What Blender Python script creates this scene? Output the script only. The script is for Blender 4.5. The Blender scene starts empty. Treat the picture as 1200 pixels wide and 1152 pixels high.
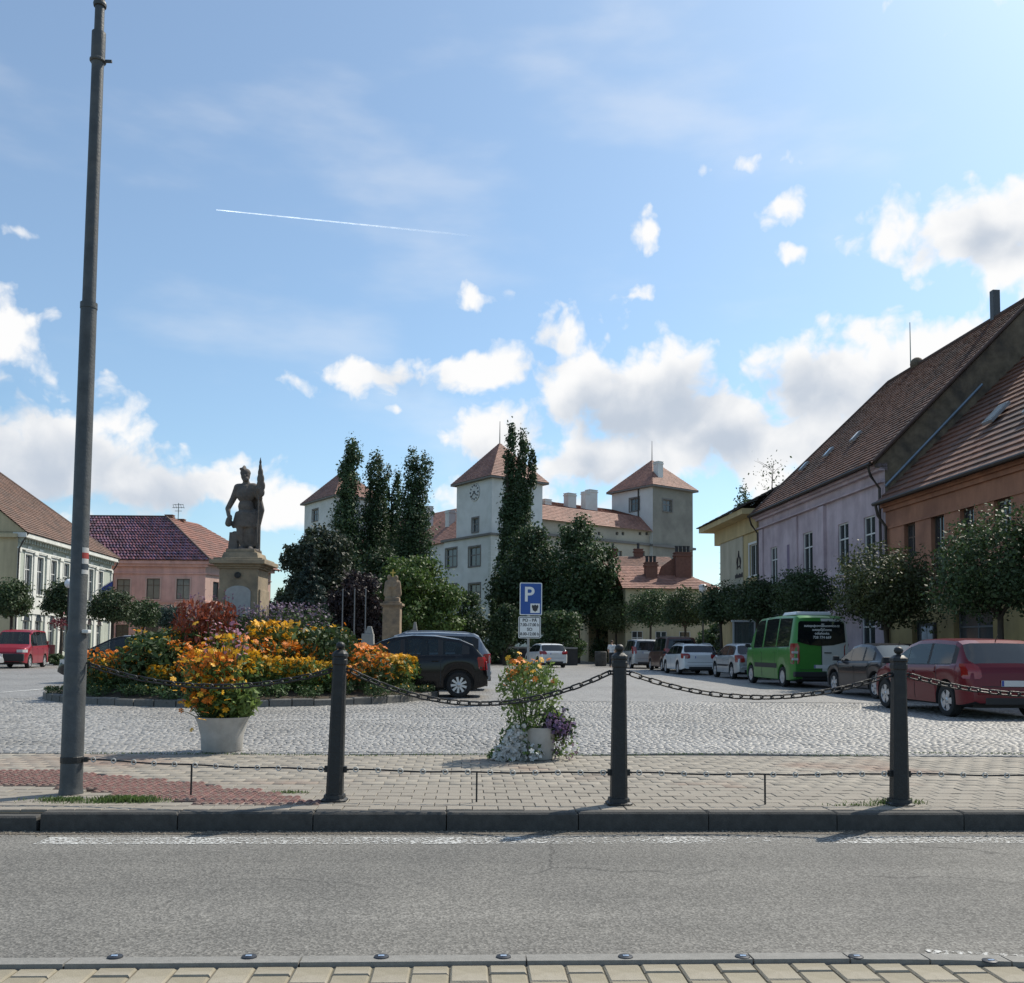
import bpy, bmesh, math, random
import numpy as np
from mathutils import Vector, Matrix
R = math.radians
rnd = random.Random(7)
rng = np.random.default_rng(11)
SC = bpy.context.scene
COL = SC.collection

# ------------------------------------------------------------------ camera
FPX, CX, CY = 1100.0, 600.0, 691.0
PITCH, ROLL, CAMZ = R(3.5), R(0.5), 1.25
cF = Vector((0, math.cos(PITCH), math.sin(PITCH)))
cR0 = Vector((1, 0, 0)); cU0 = Vector((0, -math.sin(PITCH), math.cos(PITCH)))
cR = cR0 * math.cos(ROLL) + cU0 * math.sin(ROLL)
cU = -cR0 * math.sin(ROLL) + cU0 * math.cos(ROLL)
cam = bpy.data.cameras.new('camera'); camo = bpy.data.objects.new('camera', cam); COL.objects.link(camo)
cam.sensor_width = 36; cam.lens = FPX / 1200 * 36
cam.shift_y = (CY - 576) / 1200
cam.clip_start = 0.1; cam.clip_end = 20000
m3 = Matrix((cR, cU, -cF)).transposed()
camo.matrix_world = Matrix.Translation((0, 0, CAMZ)) @ m3.to_4x4()
SC.camera = camo
SC.view_settings.view_transform = 'Standard'; SC.view_settings.look = 'None'
SC.view_settings.gamma = 1; SC.view_settings.exposure = 0.06
SC.cycles.max_bounces = 6; SC.cycles.diffuse_bounces = 3; SC.cycles.glossy_bounces = 3; SC.cycles.transparent_max_bounces = 8

def ray(px, py):
    return cF + cR * ((px - CX) / FPX) - cU * ((py - CY) / FPX)
def G(px, py, z=0.0):                      # where the sight line to a photo pixel meets height z
    d = ray(px, py); t = (z - CAMZ) / d.z
    return Vector((0, 0, CAMZ)) + d * t
def D(px, py, Y):                          # the point at distance Y ahead
    d = ray(px, py); return Vector((0, 0, CAMZ)) + d * (Y / d.y)

# ------------------------------------------------------------------ sky and sun
SUN_AZ, SUN_EL = R(49), R(49)              # azimuth to the right of straight ahead
sun_dir = Vector((math.sin(SUN_AZ) * math.cos(SUN_EL), math.cos(SUN_AZ) * math.cos(SUN_EL), math.sin(SUN_EL)))
sl = bpy.data.lights.new('sun', 'SUN'); sl.energy = 4.9; sl.angle = R(0.53); sl.color = (1.0, 0.925, 0.80)
so = bpy.data.objects.new('sun', sl); COL.objects.link(so)
so.rotation_euler = (-sun_dir).to_track_quat('-Z', 'Y').to_euler()
W = bpy.data.worlds.new('World'); SC.world = W; W.use_nodes = True
W.cycles.sampling_method = 'MANUAL'; W.cycles.sample_map_resolution = 512
wn, wl = W.node_tree.nodes, W.node_tree.links
wn.clear()
def wnode(t, **k):
    n = wn.new(t)
    for a, b in k.items(): setattr(n, a, b)
    return n
def wmath(op, a, b=None, clamp=False):
    n = wnode('ShaderNodeMath', operation=op); n.use_clamp = clamp
    for i, v in enumerate((a, b)):
        if v is None: continue
        if isinstance(v, (int, float)): n.inputs[i].default_value = v
        else: wl.new(v, n.inputs[i])
    return n.outputs[0]
def wvec(op, a, b=None):
    n = wnode('ShaderNodeVectorMath', operation=op)
    for i, v in enumerate((a, b)):
        if v is None: continue
        if isinstance(v, (tuple, Vector)): n.inputs[i].default_value = tuple(v)
        else: wl.new(v, n.inputs[i])
    return n.outputs['Value'] if op in ('LENGTH', 'DOT_PRODUCT') else n.outputs[0]
sky = wnode('ShaderNodeTexSky', sky_type='NISHITA', sun_disc=False, sun_elevation=SUN_EL, sun_rotation=SUN_AZ,
            altitude=250, air_density=1.0, dust_density=1.3, ozone_density=1.6)
tc = wnode('ShaderNodeTexCoord')
sep = wnode('ShaderNodeSeparateXYZ'); wl.new(tc.outputs['Generated'], sep.inputs[0])
az = wmath('ARCTAN2', sep.outputs[0], sep.outputs[1])
el = wmath('ARCSINE', sep.outputs[2])
cmb = wnode('ShaderNodeCombineXYZ'); wl.new(az, cmb.inputs[0]); wl.new(el, cmb.inputs[1])
ae = cmb.outputs[0]
def azel(px, py):
    d = ray(px, py).normalized(); return math.atan2(d.x, d.y), math.asin(d.z)
CLOUDS = [  # cumulus banks: centre and half size in photo pixels, weight
    (690,455,80,75,1.0),(770,465,85,70,1.0),(850,490,80,50,.95),(660,400,40,34,.85),(590,520,70,45,.85),(700,540,130,50,.9),
    (960,450,100,58,1.0),(1060,420,110,52,1.0),(900,520,110,50,.9),(1020,510,90,50,.9),
    (450,438,85,28,.8),(560,432,80,28,.8),(1150,262,105,42,1.0),(1210,310,70,30,.8),
    (735,350,52,13,.8),(920,240,44,17,.72),(850,197,60,12,.62),(757,272,22,30,.6),(570,350,32,12,.65),(352,447,32,14,.7),
    (1092,330,38,15,.75),(60,530,120,62,1.0),(150,560,90,45,.95),(255,575,95,38,.9),(0,390,40,42,.85),(40,272,24,12,.65),
    (460,482,18,8,.6),(620,590,170,40,.72),(330,600,90,26,.7),(-150,430,150,70,.9),(1420,380,160,90,.95),(1330,560,160,60,.9),(930,300,26,10,.6)]
BASES = [(740,492,105,42,1.0),(850,520,90,34,.9),(985,462,75,36,.8),(1050,480,80,36,.7),(1165,275,60,22,.7),(60,560,100,40,.8),(170,585,80,26,.7),
    (690,545,90,34,.7),(470,455,60,14,.45),(640,440,26,40,.5),(1400,420,120,60,.9),(-150,470,110,50,.8)]   # shaded undersides of the banks
def bank(vec, items, k, lo=0.0):
    cur = None
    for (px, py, rx, ry, w) in items:
        a, e = azel(px, py)
        v = wvec('MULTIPLY', wvec('SUBTRACT', vec, (a, e, 0)), (FPX / rx * k, FPX / ry * k, 0))
        f = wmath('MULTIPLY', wmath('SUBTRACT', 1.0, wvec('LENGTH', v)), w if ry > 20 else w * .62)
        if cur is None: cur = f
        else:
            cur = wmath('SMOOTH_MAX', cur, f); cur.node.inputs[2].default_value = .18
    return cur
def noise2(vec, scale, detail, rough=.55, dist=0.0):
    n = wnode('ShaderNodeTexNoise', noise_dimensions='2D'); wl.new(vec, n.inputs['Vector'])
    n.inputs['Scale'].default_value = scale; n.inputs['Detail'].default_value = detail; n.inputs['Roughness'].default_value = rough; n.inputs['Distortion'].default_value = dist
    return wmath('SUBTRACT', n.outputs[0], .5)
def billow(vec, scale, detail):
    vo = wnode('ShaderNodeTexVoronoi', voronoi_dimensions='2D', feature='SMOOTH_F1'); wl.new(vec, vo.inputs['Vector'])
    vo.inputs['Scale'].default_value = scale; vo.inputs['Smoothness'].default_value = .6; vo.inputs['Detail'].default_value = detail; vo.inputs['Roughness'].default_value = .5
    return wmath('SUBTRACT', .4, vo.outputs['Distance'])
warp = wnode('ShaderNodeTexNoise', noise_dimensions='2D'); wl.new(ae, warp.inputs['Vector']); warp.inputs['Scale'].default_value = 14; warp.inputs['Detail'].default_value = 4
wsub = wvec('MULTIPLY', wvec('SUBTRACT', warp.outputs['Color'], (.5, .5, .5)), (.035, .03, 0))
aw = wvec('ADD', ae, wsub)
body = bank(aw, CLOUDS, .69)
far = wmath('MAXIMUM', wmath('MULTIPLY', wmath('SUBTRACT', noise2(ae, 3.0, 3), .17), 2.0), -1.2)   # cumulus over the rest of the dome
fluff = wmath('ADD', wmath('MULTIPLY', noise2(aw, 8.0, 10, .64), 1.0), wmath('MULTIPLY', billow(aw, 22, 3.5), .5))
d0 = wmath('ADD', wmath('MAXIMUM', body, far), fluff)
under = wmath('ADD', bank(ae, BASES, .62), wmath('ADD', wmath('MULTIPLY', noise2(wvec('ADD', aw, (.02, .03, 0)), 11.0, 6), 1.0), wmath('MULTIPLY', billow(wvec('ADD', aw, (.010, .012, 0)), 20, 1.5), -.35)))
d1 = under
cov = wnode('ShaderNodeMapRange', interpolation_type='SMOOTHSTEP'); wl.new(d0, cov.inputs[0])
cov.inputs[1].default_value = .0; cov.inputs[2].default_value = .38
shade = wnode('ShaderNodeMapRange', interpolation_type='SMOOTHSTEP'); wl.new(d1, shade.inputs[0])
shade.inputs[1].default_value = .05; shade.inputs[2].default_value = 1.0
ccol = wnode('ShaderNodeMix', data_type='RGBA'); wl.new(shade.outputs[0], ccol.inputs[0])
ccol.inputs[6].default_value = (1.0, 1.0, 1.0, 1); ccol.inputs[7].default_value = (.55, .62, .72, 1)
# thin high haze streaks
ci = wnode('ShaderNodeTexNoise', noise_dimensions='2D')
wl.new(wvec('MULTIPLY', ae, (1.6, 5.0, 0)), ci.inputs['Vector']); ci.inputs['Scale'].default_value = 2.2; ci.inputs['Detail'].default_value = 5
cim = wnode('ShaderNodeMapRange', interpolation_type='SMOOTHSTEP'); wl.new(ci.outputs[0], cim.inputs[0])
cim.inputs[1].default_value = .48; cim.inputs[2].default_value = .85; cim.inputs[3].default_value = .09; cim.inputs[4].default_value = .36
cv = wmath('MAXIMUM', cov.outputs[0], cim.outputs[0])
bg1 = wnode('ShaderNodeBackground'); tint = wnode('ShaderNodeMix', data_type='RGBA', blend_type='MULTIPLY'); tint.inputs[0].default_value = 1; wl.new(sky.outputs[0], tint.inputs[6]); tint.inputs[7].default_value = (.81, 1.0, 1.04, 1); wl.new(tint.outputs[2], bg1.inputs[0]); bg1.inputs[1].default_value = 0.15
bg2 = wnode('ShaderNodeBackground'); wl.new(ccol.outputs[2], bg2.inputs[0]); bg2.inputs[1].default_value = 0.95
mx = wnode('ShaderNodeMixShader'); wl.new(cv, mx.inputs[0]); wl.new(bg1.outputs[0], mx.inputs[1]); wl.new(bg2.outputs[0], mx.inputs[2])
wo = wnode('ShaderNodeOutputWorld'); wl.new(mx.outputs[0], wo.inputs[0])

# ------------------------------------------------------------------ materials
MATS = {}
def pm(name, c, var=.15, scale=6.0, rough=.8, bump=0.0, bscale=None, metal=0.0, island=0.0, c2=None, c2scale=1.5, c2lo=.45, c2hi=.65,
       spec=.5, trans=0.0, coat=0.0, alpha=None):
    """base colour broken up by fine noise, optional second colour in large patches, optional per-piece change"""
    if name in MATS: return MATS[name]
    m = bpy.data.materials.new(name); m.use_nodes = True; MATS[name] = m
    nt = m.node_tree; nd, lk = nt.nodes, nt.links
    b = nd['Principled BSDF']
    t = nd.new('ShaderNodeTexCoord')
    n = nd.new('ShaderNodeTexNoise'); lk.new(t.outputs['Object'], n.inputs['Vector'])
    n.inputs['Scale'].default_value = scale; n.inputs['Detail'].default_value = 6; n.inputs['Roughness'].default_value = .65
    rp = nd.new('ShaderNodeMapRange'); lk.new(n.outputs[0], rp.inputs[0])
    rp.inputs[1].default_value = .25; rp.inputs[2].default_value = .75
    rp.inputs[3].default_value = 1 - var; rp.inputs[4].default_value = 1 + var
    val = rp.outputs[0]
    if island:
        g = nd.new('ShaderNodeNewGeometry')
        r2 = nd.new('ShaderNodeMapRange'); lk.new(g.outputs['Random Per Island'], r2.inputs[0])
        r2.inputs[3].default_value = 1 - island; r2.inputs[4].default_value = 1 + island
        oi = nd.new('ShaderNodeObjectInfo')
        r3 = nd.new('ShaderNodeMapRange'); lk.new(oi.outputs['Random'], r3.inputs[0])
        r3.inputs[3].default_value = 1 - island * .5; r3.inputs[4].default_value = 1 + island * .5
        mu = nd.new('ShaderNodeMath'); mu.operation = 'MULTIPLY'; lk.new(val, mu.inputs[0]); lk.new(r2.outputs[0], mu.inputs[1])
        mu2 = nd.new('ShaderNodeMath'); mu2.operation = 'MULTIPLY'; lk.new(mu.outputs[0], mu2.inputs[0]); lk.new(r3.outputs[0], mu2.inputs[1])
        val = mu2.outputs[0]
    src = None
    if c2 is not None:
        n2 = nd.new('ShaderNodeTexNoise'); lk.new(t.outputs['Object'], n2.inputs['Vector'])
        n2.inputs['Scale'].default_value = c2scale; n2.inputs['Detail'].default_value = 5; n2.inputs['Roughness'].default_value = .6
        r4 = nd.new('ShaderNodeMapRange'); lk.new(n2.outputs[0], r4.inputs[0]); r4.inputs[1].default_value = c2lo; r4.inputs[2].default_value = c2hi
        mi = nd.new('ShaderNodeMix'); mi.data_type = 'RGBA'; lk.new(r4.outputs[0], mi.inputs[0])
        mi.inputs[6].default_value = (*c, 1); mi.inputs[7].default_value = (*c2, 1); src = mi.outputs[2]
    hs = nd.new('ShaderNodeHueSaturation')
    if src: lk.new(src, hs.inputs['Color'])
    else: hs.inputs['Color'].default_value = (*c, 1)
    if 'plaster' in name:                # rain streaks and grime in the render
        mp = nd.new('ShaderNodeMapping'); lk.new(t.outputs['Object'], mp.inputs[0]); mp.inputs['Scale'].default_value = (1.3, 1.3, .16)
        n5 = nd.new('ShaderNodeTexNoise'); lk.new(mp.outputs[0], n5.inputs['Vector']); n5.inputs['Scale'].default_value = 1.2; n5.inputs['Detail'].default_value = 7; n5.inputs['Roughness'].default_value = .65
        r5 = nd.new('ShaderNodeMapRange'); lk.new(n5.outputs[0], r5.inputs[0]); r5.inputs[1].default_value = .35; r5.inputs[2].default_value = .6; r5.inputs[3].default_value = .82; r5.inputs[4].default_value = 1.04
        m5 = nd.new('ShaderNodeMath'); m5.operation = 'MULTIPLY'; lk.new(val, m5.inputs[0]); lk.new(r5.outputs[0], m5.inputs[1]); val = m5.outputs[0]
    lk.new(val, hs.inputs['Value']); lk.new(hs.outputs[0], b.inputs['Base Color'])
    b.inputs['Roughness'].default_value = rough; b.inputs['Metallic'].default_value = metal
    b.inputs['Specular IOR Level'].default_value = spec
    if coat: b.inputs['Coat Weight'].default_value = coat; b.inputs['Coat Roughness'].default_value = .04
    if bump:
        bp = nd.new('ShaderNodeBump'); bp.inputs['Strength'].default_value = bump; bp.inputs['Distance'].default_value = .01
        nb = nd.new('ShaderNodeTexNoise'); lk.new(t.outputs['Object'], nb.inputs['Vector'])
        nb.inputs['Scale'].default_value = bscale or scale * 4; nb.inputs['Detail'].default_value = 4
        lk.new(nb.outputs[0], bp.inputs['Height']); lk.new(bp.outputs[0], b.inputs['Normal'])
    if trans:
        out = nd['Material Output']; tr = nd.new('ShaderNodeBsdfTranslucent'); lk.new(hs.outputs[0], tr.inputs[0])
        ms = nd.new('ShaderNodeMixShader'); ms.inputs[0].default_value = trans
        lk.new(b.outputs[0], ms.inputs[1]); lk.new(tr.outputs[0], ms.inputs[2]); lk.new(ms.outputs[0], out.inputs[0])
    return m
def glassmat(name, c, see=.0, rough=.03):
    if name in MATS: return MATS[name]
    m = pm(name, c, .2, 1.2, rough, spec=.8)
    if see:
        nd, lk = m.node_tree.nodes, m.node_tree.links
        b = nd['Principled BSDF']; out = nd['Material Output']
        t = nd.new('ShaderNodeBsdfTransparent'); t.inputs[0].default_value = (.75, .85, .85, 1)
        ms = nd.new('ShaderNodeMixShader'); ms.inputs[0].default_value = see
        lk.new(b.outputs[0], ms.inputs[1]); lk.new(t.outputs[0], ms.inputs[2]); lk.new(ms.outputs[0], out.inputs[0])
    return m

# ------------------------------------------------------------------ mesh helpers
class MB:
    def __init__(s): s.v = []; s.f = []; s.smooth = False
    def add(s, vs, fs):
        o = len(s.v); s.v.extend([tuple(p) for p in vs]); s.f.extend([tuple(i + o for i in f) for f in fs]); return s
    def quad(s, a, b, c, d): return s.add([a, b, c, d], [(0, 1, 2, 3)])
    def tri(s, a, b, c): return s.add([a, b, c], [(0, 1, 2)])
    def box(s, c, d, M=None, top=1.0):
        x, y, z = d[0] / 2, d[1] / 2, d[2] / 2
        vs = [Vector((sx * x * (top if sz > 0 else 1), sy * y * (top if sz > 0 else 1), sz * z)) for sz in (-1, 1) for sx, sy in ((-1, -1), (1, -1), (1, 1), (-1, 1))]
        if M is not None: vs = [M @ p for p in vs]
        vs = [p + Vector(c) for p in vs]
        return s.add(vs, [(3, 2, 1, 0), (4, 5, 6, 7), (0, 1, 5, 4), (1, 2, 6, 5), (2, 3, 7, 6), (3, 0, 4, 7)])
    def bbox(s, a, b):
        return s.box([(a[i] + b[i]) / 2 for i in range(3)], [abs(b[i] - a[i]) for i in range(3)])
    def cbox(s, a, b, ch):                                   # box with chamfered edges all round its top
        (x0, y0, z0), (x1, y1, z1) = a, b
        def ring(i, z): return [(x0 + i, y0 + i, z), (x1 - i, y0 + i, z), (x1 - i, y1 - i, z), (x0 + i, y1 - i, z)]
        vs = ring(0, z0) + ring(0, z1 - ch) + ring(ch, z1)
        fs = [(8, 9, 10, 11), (3, 2, 1, 0)]
        for k in (0, 4):
            for i in range(4): fs.append((k + i, k + (i + 1) % 4, k + 4 + (i + 1) % 4, k + 4 + i))
        return s.add(vs, fs)
    def prism(s, poly, a, b, axis=2, M=None):                # poly extruded from a to b along an axis
        n = len(poly)
        def mk(p, t):
            if axis == 2: q = (p[0], p[1], t)
            elif axis == 1: q = (p[0], t, p[1])
            else: q = (t, p[0], p[1])
            return M @ Vector(q) if M is not None else q
        vs = [mk(p, a) for p in poly] + [mk(p, b) for p in poly]
        fs = [tuple(range(n - 1, -1, -1)), tuple(range(n, 2 * n))] + [(i, (i + 1) % n, n + (i + 1) % n, n + i) for i in range(n)]
        return s.add(vs, fs)
    def tube(s, pts, rad, seg=8, cap=True):
        pts = [Vector(p) for p in pts]; n = len(pts)
        if not isinstance(rad, (list, tuple)): rad = [rad] * n
        vs = []; up = Vector((0, 0, 1))
        for i, p in enumerate(pts):
            d = (pts[min(i + 1, n - 1)] - pts[max(i - 1, 0)]).normalized()
            u = up if abs(d.z) < .9 else Vector((1, 0, 0))
            a = d.cross(u).normalized(); b = a.cross(d)
            for k in range(seg):
                t = 2 * math.pi * k / seg
                vs.append(p + (a * math.cos(t) + b * math.sin(t)) * rad[i])
        fs = []
        for i in range(n - 1):
            for k in range(seg):
                k2 = (k + 1) % seg
                fs.append((i * seg + k, i * seg + k2, (i + 1) * seg + k2, (i + 1) * seg + k))
        if cap: fs += [tuple(range(seg - 1, -1, -1)), tuple((n - 1) * seg + k for k in range(seg))]
        return s.add(vs, fs)
    def lathe(s, prof, seg=16, c=(0, 0, 0), axis='z', cap=True):
        vs = []
        for r, h in prof:
            for k in range(seg):
                t = 2 * math.pi * (k + .5) / seg; x, y = r * math.cos(t), r * math.sin(t)
                q = (x, y, h) if axis == 'z' else (x, h, y)
                vs.append((q[0] + c[0], q[1] + c[1], q[2] + c[2]))
        fs = []
        for i in range(len(prof) - 1):
            for k in range(seg):
                k2 = (k + 1) % seg; q = (i * seg + k, i * seg + k2, (i + 1) * seg + k2, (i + 1) * seg + k)
                fs.append(q if axis == 'z' else q[::-1])
        if cap:
            e = (len(prof) - 1) * seg
            f0, f1 = tuple(range(seg - 1, -1, -1)), tuple(e + k for k in range(seg))
            fs += [f0, f1] if axis == 'z' else [f0[::-1], f1[::-1]]
        return s.add(vs, fs)
    def mesh(s, name, mat, smooth=None):
        me = bpy.data.meshes.new(name); me.from_pydata(s.v, [], s.f); me.update()
        if mat: me.materials.append(mat)
        if smooth is not None:
            me.polygons.foreach_set('use_smooth', [True] * len(me.polygons)); me.set_sharp_from_angle(angle=R(smooth))
        return me
    def build(s, name, mat, parent=None, smooth=None, bevel=0):
        me = s.mesh(name, mat, smooth)
        if bevel:
            bm = bmesh.new(); bm.from_mesh(me); bmesh.ops.remove_doubles(bm, verts=bm.verts, dist=1e-5)
            bmesh.ops.bevel(bm, geom=[e for e in bm.edges if len(e.link_faces) == 2 and e.calc_face_angle() > .6], offset=bevel, segments=2, affect='EDGES', profile=.6)
            bm.to_mesh(me); bm.free()
        return put(name, me, parent)
def put(name, data, parent=None, loc=None, rz=None):
    o = bpy.data.objects.new(name, data); COL.objects.link(o)
    if parent is not None: o.parent = parent
    if loc is not None: o.location = loc
    if rz is not None: o.rotation_euler = (0, 0, rz)
    return o
def thing(name, label, cat, loc=(0, 0, 0), rz=0.0, group=None):
    return tag(put(name, None, None, loc, rz), label, cat, group)
def tag(o, label, cat, group=None):
    o['label'] = label; o['category'] = cat
    if group: o['group'] = group
    return o
def struct(o, kind='structure'): o['kind'] = kind; return o
def copy_tree(o, parent=None):
    c = o.copy(); COL.objects.link(c); c.parent = parent
    for ch in list(o.children): copy_tree(ch, c)
    return c
def npmesh(name, V, F, mat, smooth=False):                  # V (n,3) float, F (m,4) int
    me = bpy.data.meshes.new(name); k = F.shape[1]
    me.vertices.add(len(V)); me.vertices.foreach_set('co', np.ascontiguousarray(V, dtype=np.float32).ravel())
    me.loops.add(F.size); me.loops.foreach_set('vertex_index', np.ascontiguousarray(F, dtype=np.int32).ravel())
    me.polygons.add(len(F)); me.polygons.foreach_set('loop_start', np.arange(0, F.size, k, dtype=np.int32))
    me.update(calc_edges=True); me.validate()
    if smooth: me.polygons.foreach_set('use_smooth', [True] * len(F))
    if mat: me.materials.append(mat)
    return me
def leaf_mesh(name, P, size, mat, out=None, aspect=.55, up=.25):
    """one bent rhombic leaf per point; `out` gives a preferred facing"""
    n = len(P)
    nr = rng.normal(size=(n, 3)); nr[:, 2] += up
    if out is not None: nr += out * 1.0
    nr /= np.linalg.norm(nr, axis=1, keepdims=True) + 1e-9
    t = rng.normal(size=(n, 3)); t -= nr * (t * nr).sum(1, keepdims=True); t /= np.linalg.norm(t, axis=1, keepdims=True) + 1e-9
    b = np.cross(nr, t); s = (size * rng.uniform(.45, 1.5, n))[:, None]
    V = np.stack([P - t * s * .5, P + b * s * .5 * aspect + nr * s * .08, P + t * s * .5, P - b * s * .5 * aspect + nr * s * .08], 1).reshape(-1, 3)
    return npmesh(name, V, np.arange(4 * n).reshape(n, 4), mat)
def remesh_obj(mb, vox, mat, name, smooth_it=3):
    """fuses overlapping solids into one continuous surface"""
    me = mb.mesh(name, mat); o = bpy.data.objects.new(name, me); COL.objects.link(o)
    md = o.modifiers.new('r', 'REMESH'); md.mode = 'VOXEL'; md.voxel_size = vox; md.use_smooth_shade = True
    if smooth_it:
        sm = o.modifiers.new('s', 'SMOOTH'); sm.iterations = smooth_it; sm.factor = .5
    dg = bpy.context.evaluated_depsgraph_get(); ev = o.evaluated_get(dg)
    nm = bpy.data.meshes.new_from_object(ev); bpy.data.objects.remove(o)
    nm.name = name
    if not nm.materials: nm.materials.append(mat)
    return nm
def capsule(mb, p0, r0, p1, r1, seg=12):
    p0, p1 = Vector(p0), Vector(p1); d = (p1 - p0); L = d.length
    if L < 1e-6: d = Vector((0, 0, 1))
    d = d.normalized()
    pts, rad = [], []
    for k in range(5):
        a = math.pi / 2 * k / 4; pts.append(p0 - d * r0 * math.cos(a)); rad.append(max(r0 * math.sin(a), .002))
    for k in range(5):
        a = math.pi / 2 * k / 4; pts.append(p1 + d * r1 * math.sin(a)); rad.append(max(r1 * math.cos(a), .002))
    u = Vector((0, 0, 1)) if abs(d.z) < .9 else Vector((1, 0, 0))
    a_ = d.cross(u).normalized(); b_ = a_.cross(d); vs = []
    for p, r in zip(pts, rad):
        for k in range(seg):
            t = 2 * math.pi * k / seg; vs.append(p + (a_ * math.cos(t) + b_ * math.sin(t)) * r)
    n = len(pts); fs = [(i * seg + k, i * seg + (k + 1) % seg, (i + 1) * seg + (k + 1) % seg, (i + 1) * seg + k) for i in range(n - 1) for k in range(seg)]
    fs += [tuple(range(seg - 1, -1, -1)), tuple((n - 1) * seg + k for k in range(seg))]
    mb.add(vs, fs)
def ellipsoid(mb, c, r, seg=14, rings=8, M=None):
    vs = []; c = Vector(c)
    for i in range(rings + 1):
        a = math.pi * i / rings
        for k in range(seg):
            t = 2 * math.pi * k / seg
            p = Vector((r[0] * max(math.sin(a), .01) * math.cos(t), r[1] * max(math.sin(a), .01) * math.sin(t), -r[2] * math.cos(a)))
            vs.append(c + (M @ p if M is not None else p))
    fs = [(i * seg + k, i * seg + (k + 1) % seg, (i + 1) * seg + (k + 1) % seg, (i + 1) * seg + k) for i in range(rings) for k in range(seg)]
    fs += [tuple(range(seg - 1, -1, -1)), tuple(rings * seg + k for k in range(seg))]
    mb.add(vs, fs)
def text_mesh(s, size, mat, name='lettering', bold=0.0, depth=.002):
    cu = bpy.data.curves.new(name, 'FONT'); cu.body = s; cu.size = size; cu.align_x = 'CENTER'; cu.align_y = 'CENTER'
    cu.extrude = depth; cu.offset = bold; cu.resolution_u = 4
    o = bpy.data.objects.new(name, cu); COL.objects.link(o)
    dg = bpy.context.evaluated_depsgraph_get(); me = bpy.data.meshes.new_from_object(o.evaluated_get(dg)); bpy.data.objects.remove(o)
    me.materials.clear(); me.materials.append(mat); return me
# ------------------------------------------------------------------ the ground: street frame along the kerb
ZR = -0.14                                                   # carriageway level; pavement and square are at 0
K0 = G(600, 952); _kl, _kr = G(60, 952), G(1190, 952.5)
ku = (_kr - _kl); ku.z = 0; ku.normalize(); kn = Vector((-ku.y, ku.x, 0))
def S(u, n, z=0.0): return K0 + ku * u + kn * n + Vector((0, 0, z - K0.z))
def toS(p): d = p - K0; return d.dot(ku), d.dot(kn)
KA = math.atan2(ku.y, ku.x)
frame = Matrix.Translation((K0.x, K0.y, 0)) @ Matrix.Rotation(KA, 4, 'Z')
def sput(name, me, parent=None): o = put(name, me, parent); o.matrix_world = frame; return o

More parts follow.
